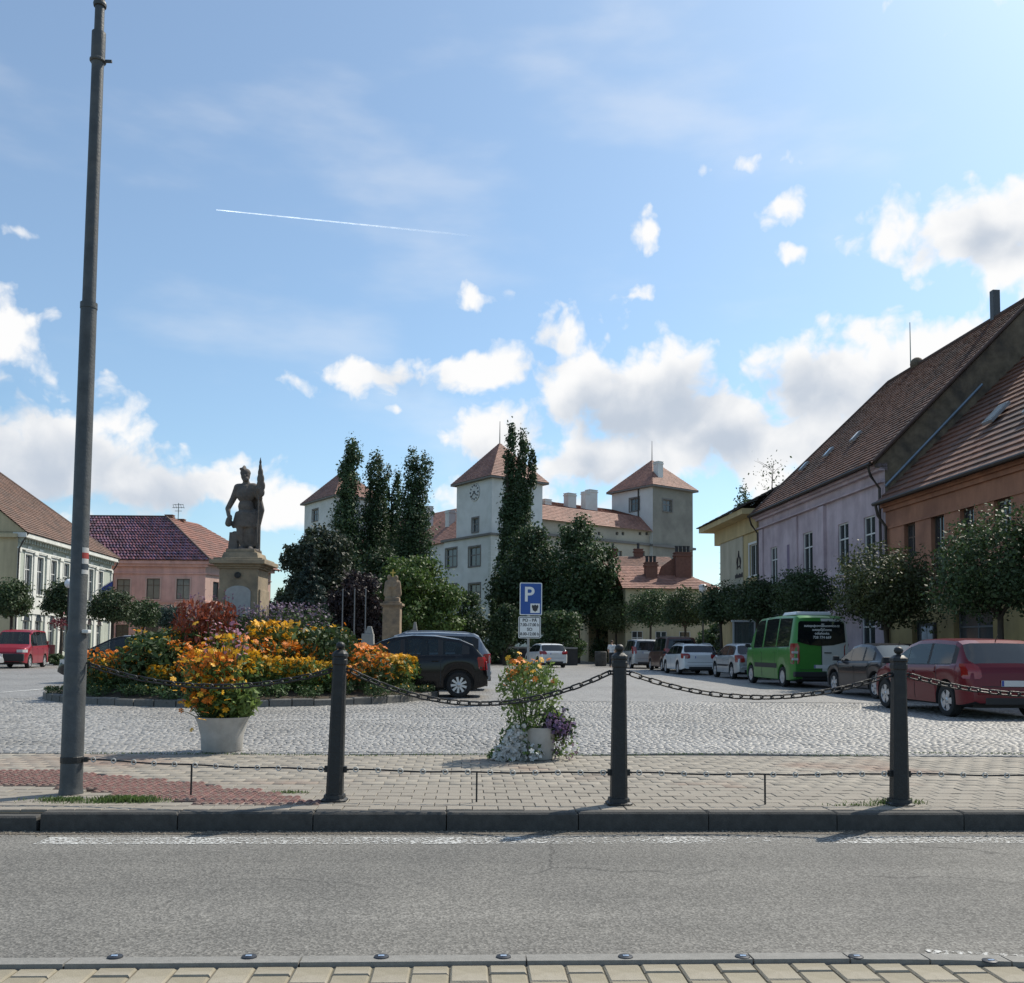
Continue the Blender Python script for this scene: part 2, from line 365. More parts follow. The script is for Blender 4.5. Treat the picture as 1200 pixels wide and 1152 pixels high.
def asphalt():
    m = pm('asphalt', (.158, .152, .138), .22, 60, .88, .0, c2=(.128, .124, .114), c2scale=.55, c2lo=.4, c2hi=.62)
    nd, lk = m.node_tree.nodes, m.node_tree.links; b = nd['Principled BSDF']; t = nd['Texture Coordinate']
    src = b.inputs['Base Color'].links[0].from_socket
    v = nd.new('ShaderNodeTexVoronoi'); lk.new(t.outputs['Object'], v.inputs['Vector']); v.inputs['Scale'].default_value = 95
    rp = nd.new('ShaderNodeMapRange'); lk.new(v.outputs['Color'], rp.inputs[0]); rp.inputs[1].default_value = .25; rp.inputs[2].default_value = .95
    rp.inputs[3].default_value = .64; rp.inputs[4].default_value = 1.6
    hs = nd.new('ShaderNodeHueSaturation'); lk.new(src, hs.inputs['Color']); lk.new(rp.outputs[0], hs.inputs['Value']); lk.new(hs.outputs[0], b.inputs['Base Color'])
    # wheel tracks and stains drawn out along the lane
    mp = nd.new('ShaderNodeMapping'); lk.new(t.outputs['Object'], mp.inputs[0]); mp.inputs['Scale'].default_value = (.10, 1.5, 1)
    tn_ = nd.new('ShaderNodeTexNoise'); lk.new(mp.outputs[0], tn_.inputs['Vector']); tn_.inputs['Scale'].default_value = 1.0; tn_.inputs['Detail'].default_value = 6; tn_.inputs['Roughness'].default_value = .6
    tr_ = nd.new('ShaderNodeMapRange'); lk.new(tn_.outputs[0], tr_.inputs[0]); tr_.inputs[1].default_value = .32; tr_.inputs[2].default_value = .68; tr_.inputs[3].default_value = .80; tr_.inputs[4].default_value = 1.16
    h2 = nd.new('ShaderNodeHueSaturation'); lk.new(hs.outputs[0], h2.inputs['Color']); lk.new(tr_.outputs[0], h2.inputs['Value']); 
    wp = nd.new('ShaderNodeTexNoise'); lk.new(t.outputs['Object'], wp.inputs['Vector']); wp.inputs['Scale'].default_value = 2.2; wp.inputs['Detail'].default_value = 5
    wa_ = nd.new('ShaderNodeVectorMath'); wa_.operation = 'MULTIPLY_ADD'; lk.new(wp.outputs['Color'], wa_.inputs[0]); wa_.inputs[1].default_value = (.5, .5, 0); lk.new(t.outputs['Object'], wa_.inputs[2])
    cv_ = nd.new('ShaderNodeTexVoronoi'); cv_.feature = 'DISTANCE_TO_EDGE'; lk.new(wa_.outputs[0], cv_.inputs['Vector']); cv_.inputs['Scale'].default_value = .42
    cr_ = nd.new('ShaderNodeMapRange'); lk.new(cv_.outputs['Distance'], cr_.inputs[0]); cr_.inputs[2].default_value = .006; cr_.inputs[3].default_value = .45
    mk = nd.new('ShaderNodeTexNoise'); lk.new(t.outputs['Object'], mk.inputs['Vector']); mk.inputs['Scale'].default_value = .5
    mr = nd.new('ShaderNodeMapRange'); lk.new(mk.outputs[0], mr.inputs[0]); mr.inputs[1].default_value = .5; mr.inputs[2].default_value = .56
    mxc = nd.new('ShaderNodeMix'); lk.new(mr.outputs[0], mxc.inputs[0]); mxc.inputs[2].default_value = 1.0; lk.new(cr_.outputs[0], mxc.inputs[3])
    h3 = nd.new('ShaderNodeHueSaturation'); lk.new(h2.outputs[0], h3.inputs['Color']); lk.new(mxc.outputs[0], h3.inputs['Value']); lk.new(h3.outputs[0], b.inputs['Base Color'])
    bp = nd.new('ShaderNodeBump'); bp.inputs['Strength'].default_value = .5; bp.inputs['Distance'].default_value = .005
    lk.new(v.outputs['Distance'], bp.inputs['Height']); lk.new(bp.outputs[0], b.inputs['Normal'])
    return m
M_ASPH = asphalt()
def cobble_mat():
    m = pm('cobble_far', (.275, .266, .25), .22, 3, .5, 0, c2=(.225, .215, .2), c2scale=.25)
    nd, lk = m.node_tree.nodes, m.node_tree.links; b = nd['Principled BSDF']; t = nd['Texture Coordinate']
    src = b.inputs['Base Color'].links[0].from_socket
    v = nd.new('ShaderNodeTexVoronoi'); v.feature = 'DISTANCE_TO_EDGE'; lk.new(t.outputs['Object'], v.inputs['Vector']); v.inputs['Scale'].default_value = 10.5; v.inputs['Randomness'].default_value = .55
    rp = nd.new('ShaderNodeMapRange'); lk.new(v.outputs['Distance'], rp.inputs[0]); rp.inputs[2].default_value = .12; rp.inputs[3].default_value = .45
    hs = nd.new('ShaderNodeHueSaturation'); lk.new(src, hs.inputs['Color']); lk.new(rp.outputs[0], hs.inputs['Value']); lk.new(hs.outputs[0], b.inputs['Base Color'])
    bp = nd.new('ShaderNodeBump'); bp.inputs['Strength'].default_value = .7; bp.inputs['Distance'].default_value = .02
    lk.new(rp.outputs[0], bp.inputs['Height']); lk.new(bp.outputs[0], b.inputs['Normal'])
    return m
M_COBF = cobble_mat()
M_COB = pm('cobble_stone', (.235, .228, .215), .2, 30, .5, .2, 60, island=.24, c2=(.175, .168, .155), c2scale=.35)
M_JOINT = pm('joint_sand', (.14, .125, .10), .3, 20, .95, c2=(.12, .12, .085), c2scale=1.2)
M_PAV = pm('concrete_paver', (.235, .213, .178), .14, 18, .85, .3, 140, island=.13, c2=(.205, .15, .118), c2scale=.55, c2lo=.52, c2hi=.66)
M_PAVN = pm('sand_paver', (.245, .217, .158), .12, 25, .85, .3, 160, island=.10, c2=(.31, .28, .225), c2scale=2)
M_KERB = pm('kerb_concrete', (.062, .06, .056), .3, 14, .92, .35, 90, c2=(.032, .032, .031), c2scale=3, c2lo=.5, c2hi=.75)
M_KERBF = pm('flat_kerb', (.205, .2, .185), .2, 30, .8, .3, 120)
M_EARTH = pm('earth', (.13, .12, .075), .3, .5, .95, c2=(.07, .1, .03), c2scale=.05)
def sheet(name, pts, mat, kind='structure'):
    o = MB().add(pts, [tuple(range(len(pts)))]).build(name, mat); struct(o, kind); return o
sheet('ground', [(-3000, -500, -.32), (3000, -500, -.32), (3000, 6000, -.32), (-3000, 6000, -.32)], M_EARTH)
def ssheet(name, u0, u1, n0, n1, z, mat):
    me = MB().quad((u0, n0, z), (u1, n0, z), (u1, n1, z), (u0, n1, z)).mesh(name, mat)
    return struct(sput(name, me))
NI = toS(G(600, 1124, ZR))[1]                                # far edge of the island across the lane
ssheet('road', -60, 60, NI - 14, -.001, ZR, M_ASPH)
NC = toS(G(640, 885))[1]                                     # pavement ends, cobbles begin
NFAR = 11.0                                                  # real cobbles up to here beyond the pavement
ssheet('pavement_bed', -40, 40, .115, NC, -.022, M_JOINT)
struct(sput('cobbled_square', MB().quad((-75, NC, -.022), (75, NC, -.022), (75, 130, -.022), (-75, 130, -.022)).mesh('cobbled_square', pm('cobble_joint', (.135, .13, .12), .3, 20, .95))))
struct(sput('square_paving', MB().quad((-75, NC + NFAR, 0), (75, NC + NFAR, 0), (75, 130, 0), (-75, 130, 0)).mesh('square_paving', M_COBF)))

# kerb stones, one object each
kerb = struct(put('kerb', None))
ukj = toS(G(37, 955))[0]
k_me = MB(); k_me.cbox((.004, 0, ZR - .1), (.996, .115, 0), .014)
k_me = k_me.mesh('kerb_stone', M_KERB)
for i in range(-7, 8):
    o = put('kerb_stone', k_me, kerb); o.matrix_world = frame @ Matrix.Translation((ukj + i + (.012 if i >= 0 else -.012), rnd.uniform(-.004, .004), (rnd.uniform(-.004, .003) if i >= 0 else -.03))) @ Matrix.Rotation(rnd.uniform(-.004, .004), 4, 'Z')
for i in list(range(-30, -7)) + list(range(8, 40)):
    if i % 3 == 0:
        o = put('kerb_stone', k_me, kerb); o.matrix_world = frame @ Matrix.Translation((ukj + i, 0, 0)) @ Matrix.Diagonal((3, 1, 1, 1))

# red tactile band: a straight strip running askew from behind the lamp post down to the kerb
tb0 = Vector(toS(G(-60, 905))); tb1 = Vector(toS(G(372, 941)))
_q0 = Vector(toS(G(0, 904))); _q1 = Vector(toS(G(180, 911))); _d = (_q1 - _q0).normalized()
_r0 = Vector(toS(G(0, 916)))
tn = Vector((-_d.y, _d.x)); tw = abs((_r0 - _q0).dot(tn))
def tactile_poly():
    # outline in the street frame: upper edge, lower edge (parallel to the kerb near its foot)
    up = [toS(G(-80, 900)), toS(G(80, 905)), toS(G(200, 915)), toS(G(300, 928)), toS(G(376, 941))]
    lo = [toS(G(240, 942)), toS(G(150, 934)), toS(G(80, 924)), toS(G(-80, 914))]
    return up + lo
TP = tactile_poly()
def inpoly(x, y, P):
    c = False; j = len(P) - 1
    for i in range(len(P)):
        if (P[i][1] > y) != (P[j][1] > y) and x < (P[j][0] - P[i][0]) * (y - P[i][1]) / (P[j][1] - P[i][1]) + P[i][0]: c = not c
        j = i
    return c
# pavement slabs
PW, PD = .20, .165
paving = struct(put('pavement', None))
pm_ = [MB().cbox((-PW / 2 + .0028, -PD / 2 + .0028, -.05), (PW / 2 - .0028, PD / 2 - .0028, 0), .004).mesh('paver', M_PAV) for _ in range(1)]
rows = int((NC - .125) / PD)
cells = []
for r in range(rows):
    n = .13 + (r + .5) * PD
    for c in range(-70, 75):
        u = c * PW + (PW / 2 if r % 2 else 0)
        if inpoly(u, n, TP): continue
        if any(abs(u - toS(G(*q))[0]) < .0 for q in ()): continue
        cells.append((u, n, rnd.uniform(-.005, .001), rnd.uniform(-.006, .006), rnd.uniform(-.012, .012), rnd.uniform(-.012, .012)))
def vis(u, n):
    p = S(u, n) - Vector((0, 0, CAMZ)); d = p.dot(cF)
    x = CX + FPX * p.dot(cR) / d; return -15 < x < 1215
near = sorted([c for c in cells if vis(c[0], c[1])], key=lambda c: c[1])[:300]; ns = set(id(c) for c in near)
for c in near:
    o = put('paver', pm_[0], paving)
    o.matrix_world = frame @ Matrix.Translation((c[0], c[1], c[2])) @ Matrix.Rotation(c[3], 4, 'Z') @ Matrix.Rotation(c[4], 4, 'X') @ Matrix.Rotation(c[5], 4, 'Y')
def many(cells, w, d, ch, zb, name, mat, parent, hz=0):
    C = np.array([c[:3] for c in cells]); n = len(C)
    sx = np.array([[-1, -1], [1, -1], [1, 1], [-1, 1]], float)
    W_ = (np.array([c[6] for c in cells]) if len(cells[0]) > 6 else np.full(n, w)) / 2 - .003
    D_ = (np.array([c[7] for c in cells]) if len(cells[0]) > 7 else np.full(n, d)) / 2 - .003
    rot = np.array([c[3] for c in cells]); tx = np.array([c[4] for c in cells]); ty = np.array([c[5] for c in cells])
    rings = []
    for (ins, z) in ((0, zb), (0, -ch), (ch, 0.)):
        x = (W_ - ins)[:, None] * sx[:, 0]; y = (D_ - ins)[:, None] * sx[:, 1]
        cx, sn = np.cos(rot)[:, None], np.sin(rot)[:, None]
        zz = z + x * ty[:, None] + y * tx[:, None] if z == 0. else np.full_like(x, z)
        rings.append(np.stack([x * cx - y * sn + C[:, :1], x * sn + y * cx + C[:, 1:2], zz + C[:, 2:3]], 2))
    V = np.concatenate(rings, 1).reshape(-1, 3)
    fs = [(8, 9, 10, 11)]
    for k in (0, 4):
        for i in range(4): fs.append((k + i, k + (i + 1) % 4, k + 4 + (i + 1) % 4, k + 4 + i))
    F = (np.array(fs)[None] + (np.arange(n) * 12)[:, None, None]).reshape(-1, 4)
    o = put(name, npmesh(name, V, F, mat), parent); o.matrix_world = frame; o['kind'] = 'stuff'; return o
many([c for c in cells if id(c) not in ns], PW, PD, .004, -.05, 'distant_pavers', M_PAV, paving)
# red studded tactile slabs
M_TACT = pm('red_tactile_paver', (.165, .082, .072), .25, 20, .85, .2, 90, island=.22, c2=(.16, .12, .10), c2scale=3)
tac = struct(put('tactile_paving', None))
st = MB(); st.cbox((-.096, -.096, -.05), (.096, .096, 0), .005)
for i in range(3):
    for j in range(3): st.lathe([(.026, -.001), (.022, .008), (.013, .012)], 8, (-.064 + i * .064, -.064 + j * .064, 0))
st = st.mesh('tactile_slab', M_TACT)
_ta = math.atan2(TP[2][1] - TP[0][1], TP[2][0] - TP[0][0])
nt_ = 0
for r in range(0, 14):
    for c in range(-40, 5):
        u, n = c * .2, .13 + (r + .5) * .2
        if inpoly(u, n, TP) and vis(u, n):
            o = put('tactile_slab', st, tac); o.matrix_world = frame @ Matrix.Translation((u, n, .002 + rnd.uniform(-.002, .002))) @ Matrix.Rotation(rnd.uniform(-.01, .01), 4, 'Z'); nt_ += 1
# cobbles
cob = struct(put('cobbles', None))
cc = []
n = NC + .06
while n < NC + NFAR:
    d = rnd.uniform(.075, .098); half = 8 + (n + 7) * .62
    u = -half + rnd.uniform(0, .1); wob = rnd.uniform(-.02, .02)
    while u < half:
        w = rnd.uniform(.07, .115)
        bow = .12 * math.sin(u * .55) + .05 * math.sin(u * 1.7 + n)
        cc.append((u + w / 2, n + d / 2 + bow + wob, rnd.uniform(-.004, .003) + .004 * math.sin(u * 1.3 + n), rnd.uniform(-.07, .07), rnd.uniform(-.032, .032), rnd.uniform(-.032, .032), w, d))
        u += w + rnd.uniform(0, .005)
    n += d + .001
cc = [c for c in cc if c[1] > NC + .02]
cn = sorted([c for c in cc if vis(c[0], c[1])], key=lambda c: c[1])[:300]; cs = set(id(c) for c in cn)
cob_me = [MB().cbox((-.055, -.05, -.05), (.055, .05, 0), .006).mesh('cobble', M_COB)]
for c in cn:
    o = put('cobble', cob_me[0], cob)
    o.matrix_world = frame @ Matrix.Translation(c[:3]) @ Matrix.Rotation(c[3], 4, 'Z') @ Matrix.Rotation(c[4], 4, 'X') @ Matrix.Rotation(c[5], 4, 'Y') @ Matrix.Diagonal((c[6] / .12, c[7] / .11, 1, 1))
many([c for c in cc if id(c) not in cs], .1, .1, .006, -.05, 'distant_cobbles', M_COB, cob)

# island across the lane: flush kerb lengths, sand coloured pavers, road studs
isl = struct(put('traffic_island', None))
ZI = ZR + .03
ssheet('island_bed', -40, 40, NI - 5, NI - .10, ZR + .006, M_JOINT)
n1 = toS(G(600, 1117.5, ZI))[1]; n0 = toS(G(600, 1126, ZI))[1]
def edge_n(u, k):                                            # the kerb bends towards the camera at the right
    b = max(0, u - toS(G(1000, 1120, ZI))[0]); return (n1 if k else n0) - .10 * b * b - (.0 if b == 0 else .012)
ujoin = toS(G(995, 1122, ZI))[0]
segs = []
u = -9.0
bounds = [-9 + i for i in range(0, 9)]
js = [-7 + .0, -6, -5, -4, -3, -2.05, -1.06, -.08, .92, ujoin, ujoin + .35, ujoin + .7, ujoin + 1.05, ujoin + 1.4, ujoin + 2.4, ujoin + 3.4]
for a, b in zip(js[:-1], js[1:]):
    mb = MB(); N = 4
    for i in range(N):
        ua, ub = a + (b - a) * i / N, a + (b - a) * (i + 1) / N
        if i == 0: ua += .004
        if i == N - 1: ub -= .004
        vs = [(ua, edge_n(ua, 0), ZI), (ub, edge_n(ub, 0), ZI), (ub, edge_n(ub, 1), ZI - .004), (ua, edge_n(ua, 1), ZI - .004)]
        lo = [(p[0], p[1], ZR - .05) for p in vs]
        mb.add(vs + lo, [(0, 1, 2, 3), (0, 4, 5, 1), (2, 6, 7, 3)])
        if i == 0: mb.add(vs + lo, [(0, 3, 7, 4)])
        if i == N - 1: mb.add(vs + lo, [(1, 5, 6, 2)])
    o = put('kerb_stone', mb.mesh('flush_kerb_stone', M_KERBF), isl); o.matrix_world = frame
ip = MB().cbox((-.079, -.098, -.05), (.079, .098, 0), .008).mesh('sand_paver', M_PAVN)
for c in range(-48, 50):
    for r in range(9):
        u = c * .165; eb = min(edge_n(u - .08, 0), edge_n(u + .08, 0)); nn = eb - .02 - .098 - r * .203 - (.1 if c % 2 else 0)
        if r == 0 and c % 2:
            o = put('paver', ip, isl); o.matrix_world = frame @ Matrix.Translation((u, eb - .02 - .045, ZI - .012 + rnd.uniform(-.002, .002))) @ Matrix.Diagonal((1, .46, 1, 1))
        if not vis(u, nn) or r > 4: continue
        o = put('paver', ip, isl); o.matrix_world = frame @ Matrix.Translation((u, nn, ZI - .012 + rnd.uniform(-.003, .002))) @ Matrix.Rotation(rnd.uniform(-.008, .008), 4, 'Z')
M_STUD = pm('stud_metal', (.035, .038, .045), .2, 40, .5, metal=.4)
M_REFL = pm('stud_glass', (.35, .45, .6), .3, 60, .08, spec=.9)
for i, px in enumerate((135, 292, 447, 590, 733, 870, 1003, 1160)):
    p = G(px, 1121 if px < 1100 else 1126, ZI)
    s_ = thing('road_stud', 'small round reflector stud in the flush kerb of the sand-coloured traffic island', 'road stud', (p.x, p.y, ZI), KA, 'road studs along the island kerb')
    MB().lathe([(.034, -.002), (.032, .003), (.022, .006), (.012, .0075)], 16).build('stud_body', M_STUD, s_, 40)
    MB().box((0, -.010, .0065), (.026, .012, .006)).build('reflector', M_REFL, s_)

# worn edge line along the kerb
def paint(worn):
    nm = 'road_paint_%d' % int(worn * 100)
    m = pm(nm, (.52, .52, .50), .1, 20, .7)
    nd, lk = m.node_tree.nodes, m.node_tree.links; b = nd['Principled BSDF']; out = nd['Material Output']; t = nd['Texture Coordinate']
    n = nd.new('ShaderNodeTexNoise'); lk.new(t.outputs['Object'], n.inputs['Vector']); n.inputs['Scale'].default_value = 38; n.inputs['Detail'].default_value = 5; n.inputs['Roughness'].default_value = .75
    n2 = nd.new('ShaderNodeTexNoise'); lk.new(t.outputs['Object'], n2.inputs['Vector']); n2.inputs['Scale'].default_value = 1.1
    ad = nd.new('ShaderNodeMath'); lk.new(n.outputs[0], ad.inputs[0]); mu = nd.new('ShaderNodeMath'); mu.operation = 'MULTIPLY'; lk.new(n2.outputs[0], mu.inputs[0]); mu.inputs[1].default_value = .35
    lk.new(mu.outputs[0], ad.inputs[1])
    rp = nd.new('ShaderNodeMapRange'); lk.new(ad.outputs[0], rp.inputs[0]); rp.inputs[1].default_value = worn - .04; rp.inputs[2].default_value = worn + .04
    tr = nd.new('ShaderNodeBsdfTransparent'); ms = nd.new('ShaderNodeMixShader'); lk.new(rp.outputs[0], ms.inputs[0])
    lk.new(tr.outputs[0], ms.inputs[1]); lk.new(b.outputs[0], ms.inputs[2]); lk.new(ms.outputs[0], out.inputs[0]); return m
la, lb = toS(G(38, 990, ZR)), toS(G(38, 982, ZR))
uc = toS(G(540, 986, ZR))[0]
struct(sput('edge_line', MB().add([(la[0], la[1], ZR + .004), (uc, la[1], ZR + .004), (uc, lb[1] + .01, ZR + .004), (lb[0] + .12, lb[1] + .01, ZR + .004)], [(0, 1, 2, 3)]).mesh('edge_line', paint(.69))))
struct(sput('edge_line', MB().quad((uc, la[1], ZR + .004), (9, la[1], ZR + .004), (9, lb[1] + .01, ZR + .004), (uc, lb[1] + .01, ZR + .004)).mesh('edge_line', paint(.75))))
wl0, wl1 = toS(G(1090, 1118, ZR)), toS(G(1260, 1131, ZR))
struct(sput('edge_line', MB().quad((wl0[0], wl0[1], ZR + .004), (wl1[0], wl1[1], ZR + .004), (wl1[0], wl1[1] + .10, ZR + .004), (wl0[0], wl0[1] + .06, ZR + .004)).mesh('edge_line', paint(.69))))
# painted bay lines on the cobbles
pa, pb, pc_ = G(596, 775), G(650, 832), G(628, 836)
def gline(a, b, w, z=.010, name='bay_line', worn=.62):
    d = (b - a); d.z = 0; d.normalize(); s = Vector((-d.y, d.x, 0)) * w / 2
    P = [a + s, a - s, b - s, b + s]
    struct(MB().add([(p.x, p.y, z) for p in P], [(0, 1, 2, 3)]).build(name, paint(worn)))
gline(G(612, 788), G(652, 832), .14, worn=.64); gline(G(652, 831), G(560, 838), .16, worn=.67)
gline(G(130, 846), G(620, 842), .14, worn=.72); gline(G(0, 812), G(75, 806), .2, worn=.64)
# grit swept against the kerb
gr = []
for i in range(2600):
    u = rnd.uniform(-7, 9); nn = -abs(rnd.gauss(0, .07)) - .004
    gr.append((u, nn, ZR + .004 + rnd.uniform(0, .004), rnd.uniform(0, 3), 0, 0, rnd.uniform(.012, .028), rnd.uniform(.012, .024)))
o = many(gr, .01, .01, .003, -.008, 'kerb_grit', pm('grit', (.17, .15, .12), .3, 30, .95, island=.4), None)
struct(sput('gutter_dirt', MB().quad((-40, -.13, ZR + .003), (40, -.13, ZR + .003), (40, -.002, ZR + .003), (-40, -.002, ZR + .003)).mesh('gutter_dirt',
    (lambda m: m)(paint(.60)))))
md = bpy.data.objects['gutter_dirt'].data; dm = paint(.60).copy(); dm.name = 'gutter_dirt'
for nd_ in dm.node_tree.nodes:
    if nd_.type == 'HUE_SAT': nd_.inputs['Color'].default_value = (.115, .10, .08, 1)
md.materials[0] = dm
# grass in the joints
M_GRASS = pm('grass', (.115, .18, .05), .3, 8, .7, island=.35, trans=.3)
def tufts(spots, name='grass_tuft'):
    V = []
    for (px, py, w, d, k, h) in spots:
        c = G(px, py)
        for i in range(k):
            p = c + ku * rnd.gauss(0, w / 2) + kn * rnd.gauss(0, d / 2); hh = h * rnd.uniform(.4, 1.2)
            a = rnd.uniform(0, 6.28); e = Vector((math.cos(a), math.sin(a), 0)) * hh * rnd.uniform(.2, .9); wv = Vector((-e.y, e.x, 0)).normalized() * .004
            V += [p - wv, p + wv, p + e * .5 + Vector((0, 0, hh * .75)) + wv * .7, p + e + Vector((0, 0, hh))]
    V = np.array(V); o = put(name, npmesh(name, V, np.arange(len(V)).reshape(-1, 4), M_GRASS)); o['kind'] = 'stuff'
tufts([(150, 939, .26, .07, 900, .045), (75, 938, .22, .06, 420, .03), (110, 941, .4, .04, 200, .02), (340, 929, .18, .05, 160, .02), (1050, 942, .2, .05, 180, .05), (1010, 944, .3, .03, 130, .02), (1040, 941, .3, .06, 120, .02)]
      + [(x, 884 + rnd.uniform(-2, 2), .7, .05, 140, .02) for x in range(140, 1200, 95)])
# ------------------------------------------------------------------ bollards, chains, rods, lamp post
M_IRON = pm('painted_iron', (.012, .0135, .015), .35, 14, .55, .35, 60, c2=(.03, .027, .024), c2scale=4, c2lo=.55, c2hi=.75)
M_GALV = pm('weathered_steel', (.06, .066, .07), .3, 9, .55, .3, 60, metal=.1, c2=(.10, .098, .09), c2scale=2.5, c2lo=.5, c2hi=.7)
M_RING = pm('worn_ring', (.5, .48, .44), .2, 30, .5)
def octo(r, k=.42): return [(r, -r * k), (r, r * k), (r * k, r), (-r * k, r), (-r, r * k), (-r, -r * k), (-r * k, -r), (r * k, -r)]
def oloft(mb, prof):                                          # eight sided shaft: (half width, height)
    vs = []; 
    for r, h in prof: vs += [(x, y, h) for x, y in octo(r, .66)]
    fs = [tuple(range(7, -1, -1))]
    for i in range(len(prof) - 1):
        for k in range(8): fs.append((i * 8 + k, i * 8 + (k + 1) % 8, (i + 1) * 8 + (k + 1) % 8, (i + 1) * 8 + k))
    fs.append(tuple((len(prof) - 1) * 8 + k for k in range(8))); mb.add(vs, fs)
BP = [G(392, 938), G(725, 942), G(1054, 943)]
blab = ['square black iron bollard standing between the lamp post and the white-petunia pot', 'square black iron bollard beside the white-petunia pot, middle of the three',
        'square black iron bollard with grass at its foot, end of the three']
lean = [1.1, .2, .6]
bols = []
for i, p in enumerate(BP):
    b = thing('bollard', blab[i], 'bollard', (p.x, p.y, 0), KA, 'chained iron bollards along the kerb'); b.rotation_euler = (0, R(lean[i]), KA + R(rnd.uniform(-2, 2)))
    mb = MB(); oloft(mb, [(.10, .0), (.10, .012), (.082, .022), (.078, .05)]); mb.build('base_plate', M_IRON, b)
    mb = MB(); oloft(mb, [(.065, .05), (.051, 1.09)]); mb.build('shaft', M_IRON, b, 30)
    mb = MB(); oloft(mb, [(.051, 1.09), (.058, 1.10), (.058, 1.135), (.054, 1.14), (.054, 1.155), (.063, 1.165), (.060, 1.185), (.035, 1.21), (.022, 1.214)]); mb.build('cap', M_IRON, b, 30)
    mb = MB(); mb.lathe([(.018, 1.21), (.018, 1.222), (.033, 1.232), (.038, 1.248), (.033, 1.266), (.018, 1.278), (.004, 1.281)], 14); mb.build('finial', M_IRON, b, 50)
    for s in (-1, 1):
        m = MB(); m.tube([(s * .044, 0, 1.06), (s * .085, 0, 1.065), (s * .092, 0, 1.05), (s * .085, 0, 1.035), (s * .046, 0, 1.04)], .008, 6); m.build('chain_eye', M_IRON, b, 40)
        m = MB(); m.box((s * .075, 0, .25), (.03, .03, .05)); m.tube([(s * .08, 0, .25), (s * .105, 0, .25)], .010, 6); m.build('rod_bracket', M_IRON, b)
    bols.append(b)
LPB = G(83, 930)
# lamp post
lp = thing('lamp_post', 'tall stepped grey steel lamp post with hiking-trail stripes on its shaft', 'lamp post', (LPB.x, LPB.y, 0), KA)
def zat(py, px=100): return D(px, py, LPB.y).z
zs = [zat(740, 88), zat(358, 103), zat(45, 112), zat(8, 114)]
MB().lathe([(.098, 0), (.092, .04), (.089, .06), (.087, zs[0] - .05), (.070, zs[0] + .01), (.066, zs[1])], 20).build('lower_shaft', M_GALV, lp, 40)
MB().lathe([(.070, zs[1] - .03), (.070, zs[1] + .02), (.055, zs[1] + .022), (.050, zs[2] - .25)], 20).build('middle_shaft', M_GALV, lp, 40)
MB().lathe([(.050, zs[2] - .25), (.058, zs[2] - .2), (.058, zs[2] + .05), (.040, zs[2] + .06), (.038, 8.2)], 20).build('upper_shaft', M_GALV, lp, 40)
m = MB(); m.lathe([(.062, 0), (.068, .008), (.068, .022), (.062, .03)], 20, (0, 0, zs[2] - .22)); m.box((.09, 0, zs[2] - .205), (.06, .02, .02)); m.build('clamp', M_GALV, lp)
m = MB(); m.lathe([(.052, 0), (.056, .02), (.052, .04)], 20, (0, 0, zs[3])); m.build('clamp', M_GALV, lp)
m = MB(); m.tube([(0, 0, 8.15), (0, -.1, 8.5), (0, -.6, 8.75), (0, -1.3, 8.8)], .032, 10); m.build('bracket_arm', M_GALV, lp, 40)
m = MB(); m.box((0, -1.55, 8.8), (.26, .6, .12)); m.build('lantern', M_GALV, lp, bevel=.03)
m = MB(); m.box((.088, -.02, zs[0] + .0), (.055, .075, .03)); m.build('collar_cap', pm('white_enamel', (.6, .6, .58), .1, 20, .5), lp, bevel=.008)
m = MB(); m.tube([(.09, 0, 1.085), (.12, 0, 1.09), (.125, 0, 1.07), (.1, 0, 1.06)], .009, 6); m.build('chain_eye', M_IRON, lp, 40)
m = MB(); m.lathe([(.088, .255), (.092, .26), (.092, .305), (.088, .31)], 20); m.box((.115, 0, .282), (.03, .03, .04)); m.build('rod_bracket', M_IRON, lp)
M_WP = pm('white_trail_paint', (.45, .45, .44), .15, 30, .7); M_RP = pm('red_trail_paint', (.30, .035, .03), .2, 30, .7); M_GP = pm('dark_trail_paint', (.02, .035, .05), .2, 30, .7); M_BP = pm('blue_trail_paint', (.05, .09, .3), .2, 30, .7)
hz = [zat(y, 92) for y in (642, 648, 655, 661, 668, 673)]
def arcplate(z0, z1, a0, a1, r=.0712):
    mb = MB(); K = 6
    for k in range(K):
        t0, t1 = a0 + (a1 - a0) * k / K, a0 + (a1 - a0) * (k + 1) / K
        q = lambda t, z, rr: (rr * math.cos(t), rr * math.sin(t), z)
        mb.quad(q(t0, z0, r), q(t1, z0, r), q(t1, z1, r), q(t0, z1, r))
    return mb
for z1, z0, mt in zip(hz[:-1], hz[1:], (M_WP, M_RP, M_WP, M_GP, M_WP)):
    arcplate(z0, z1, R(-52), R(20)).build('trail_stripe', mt, lp)

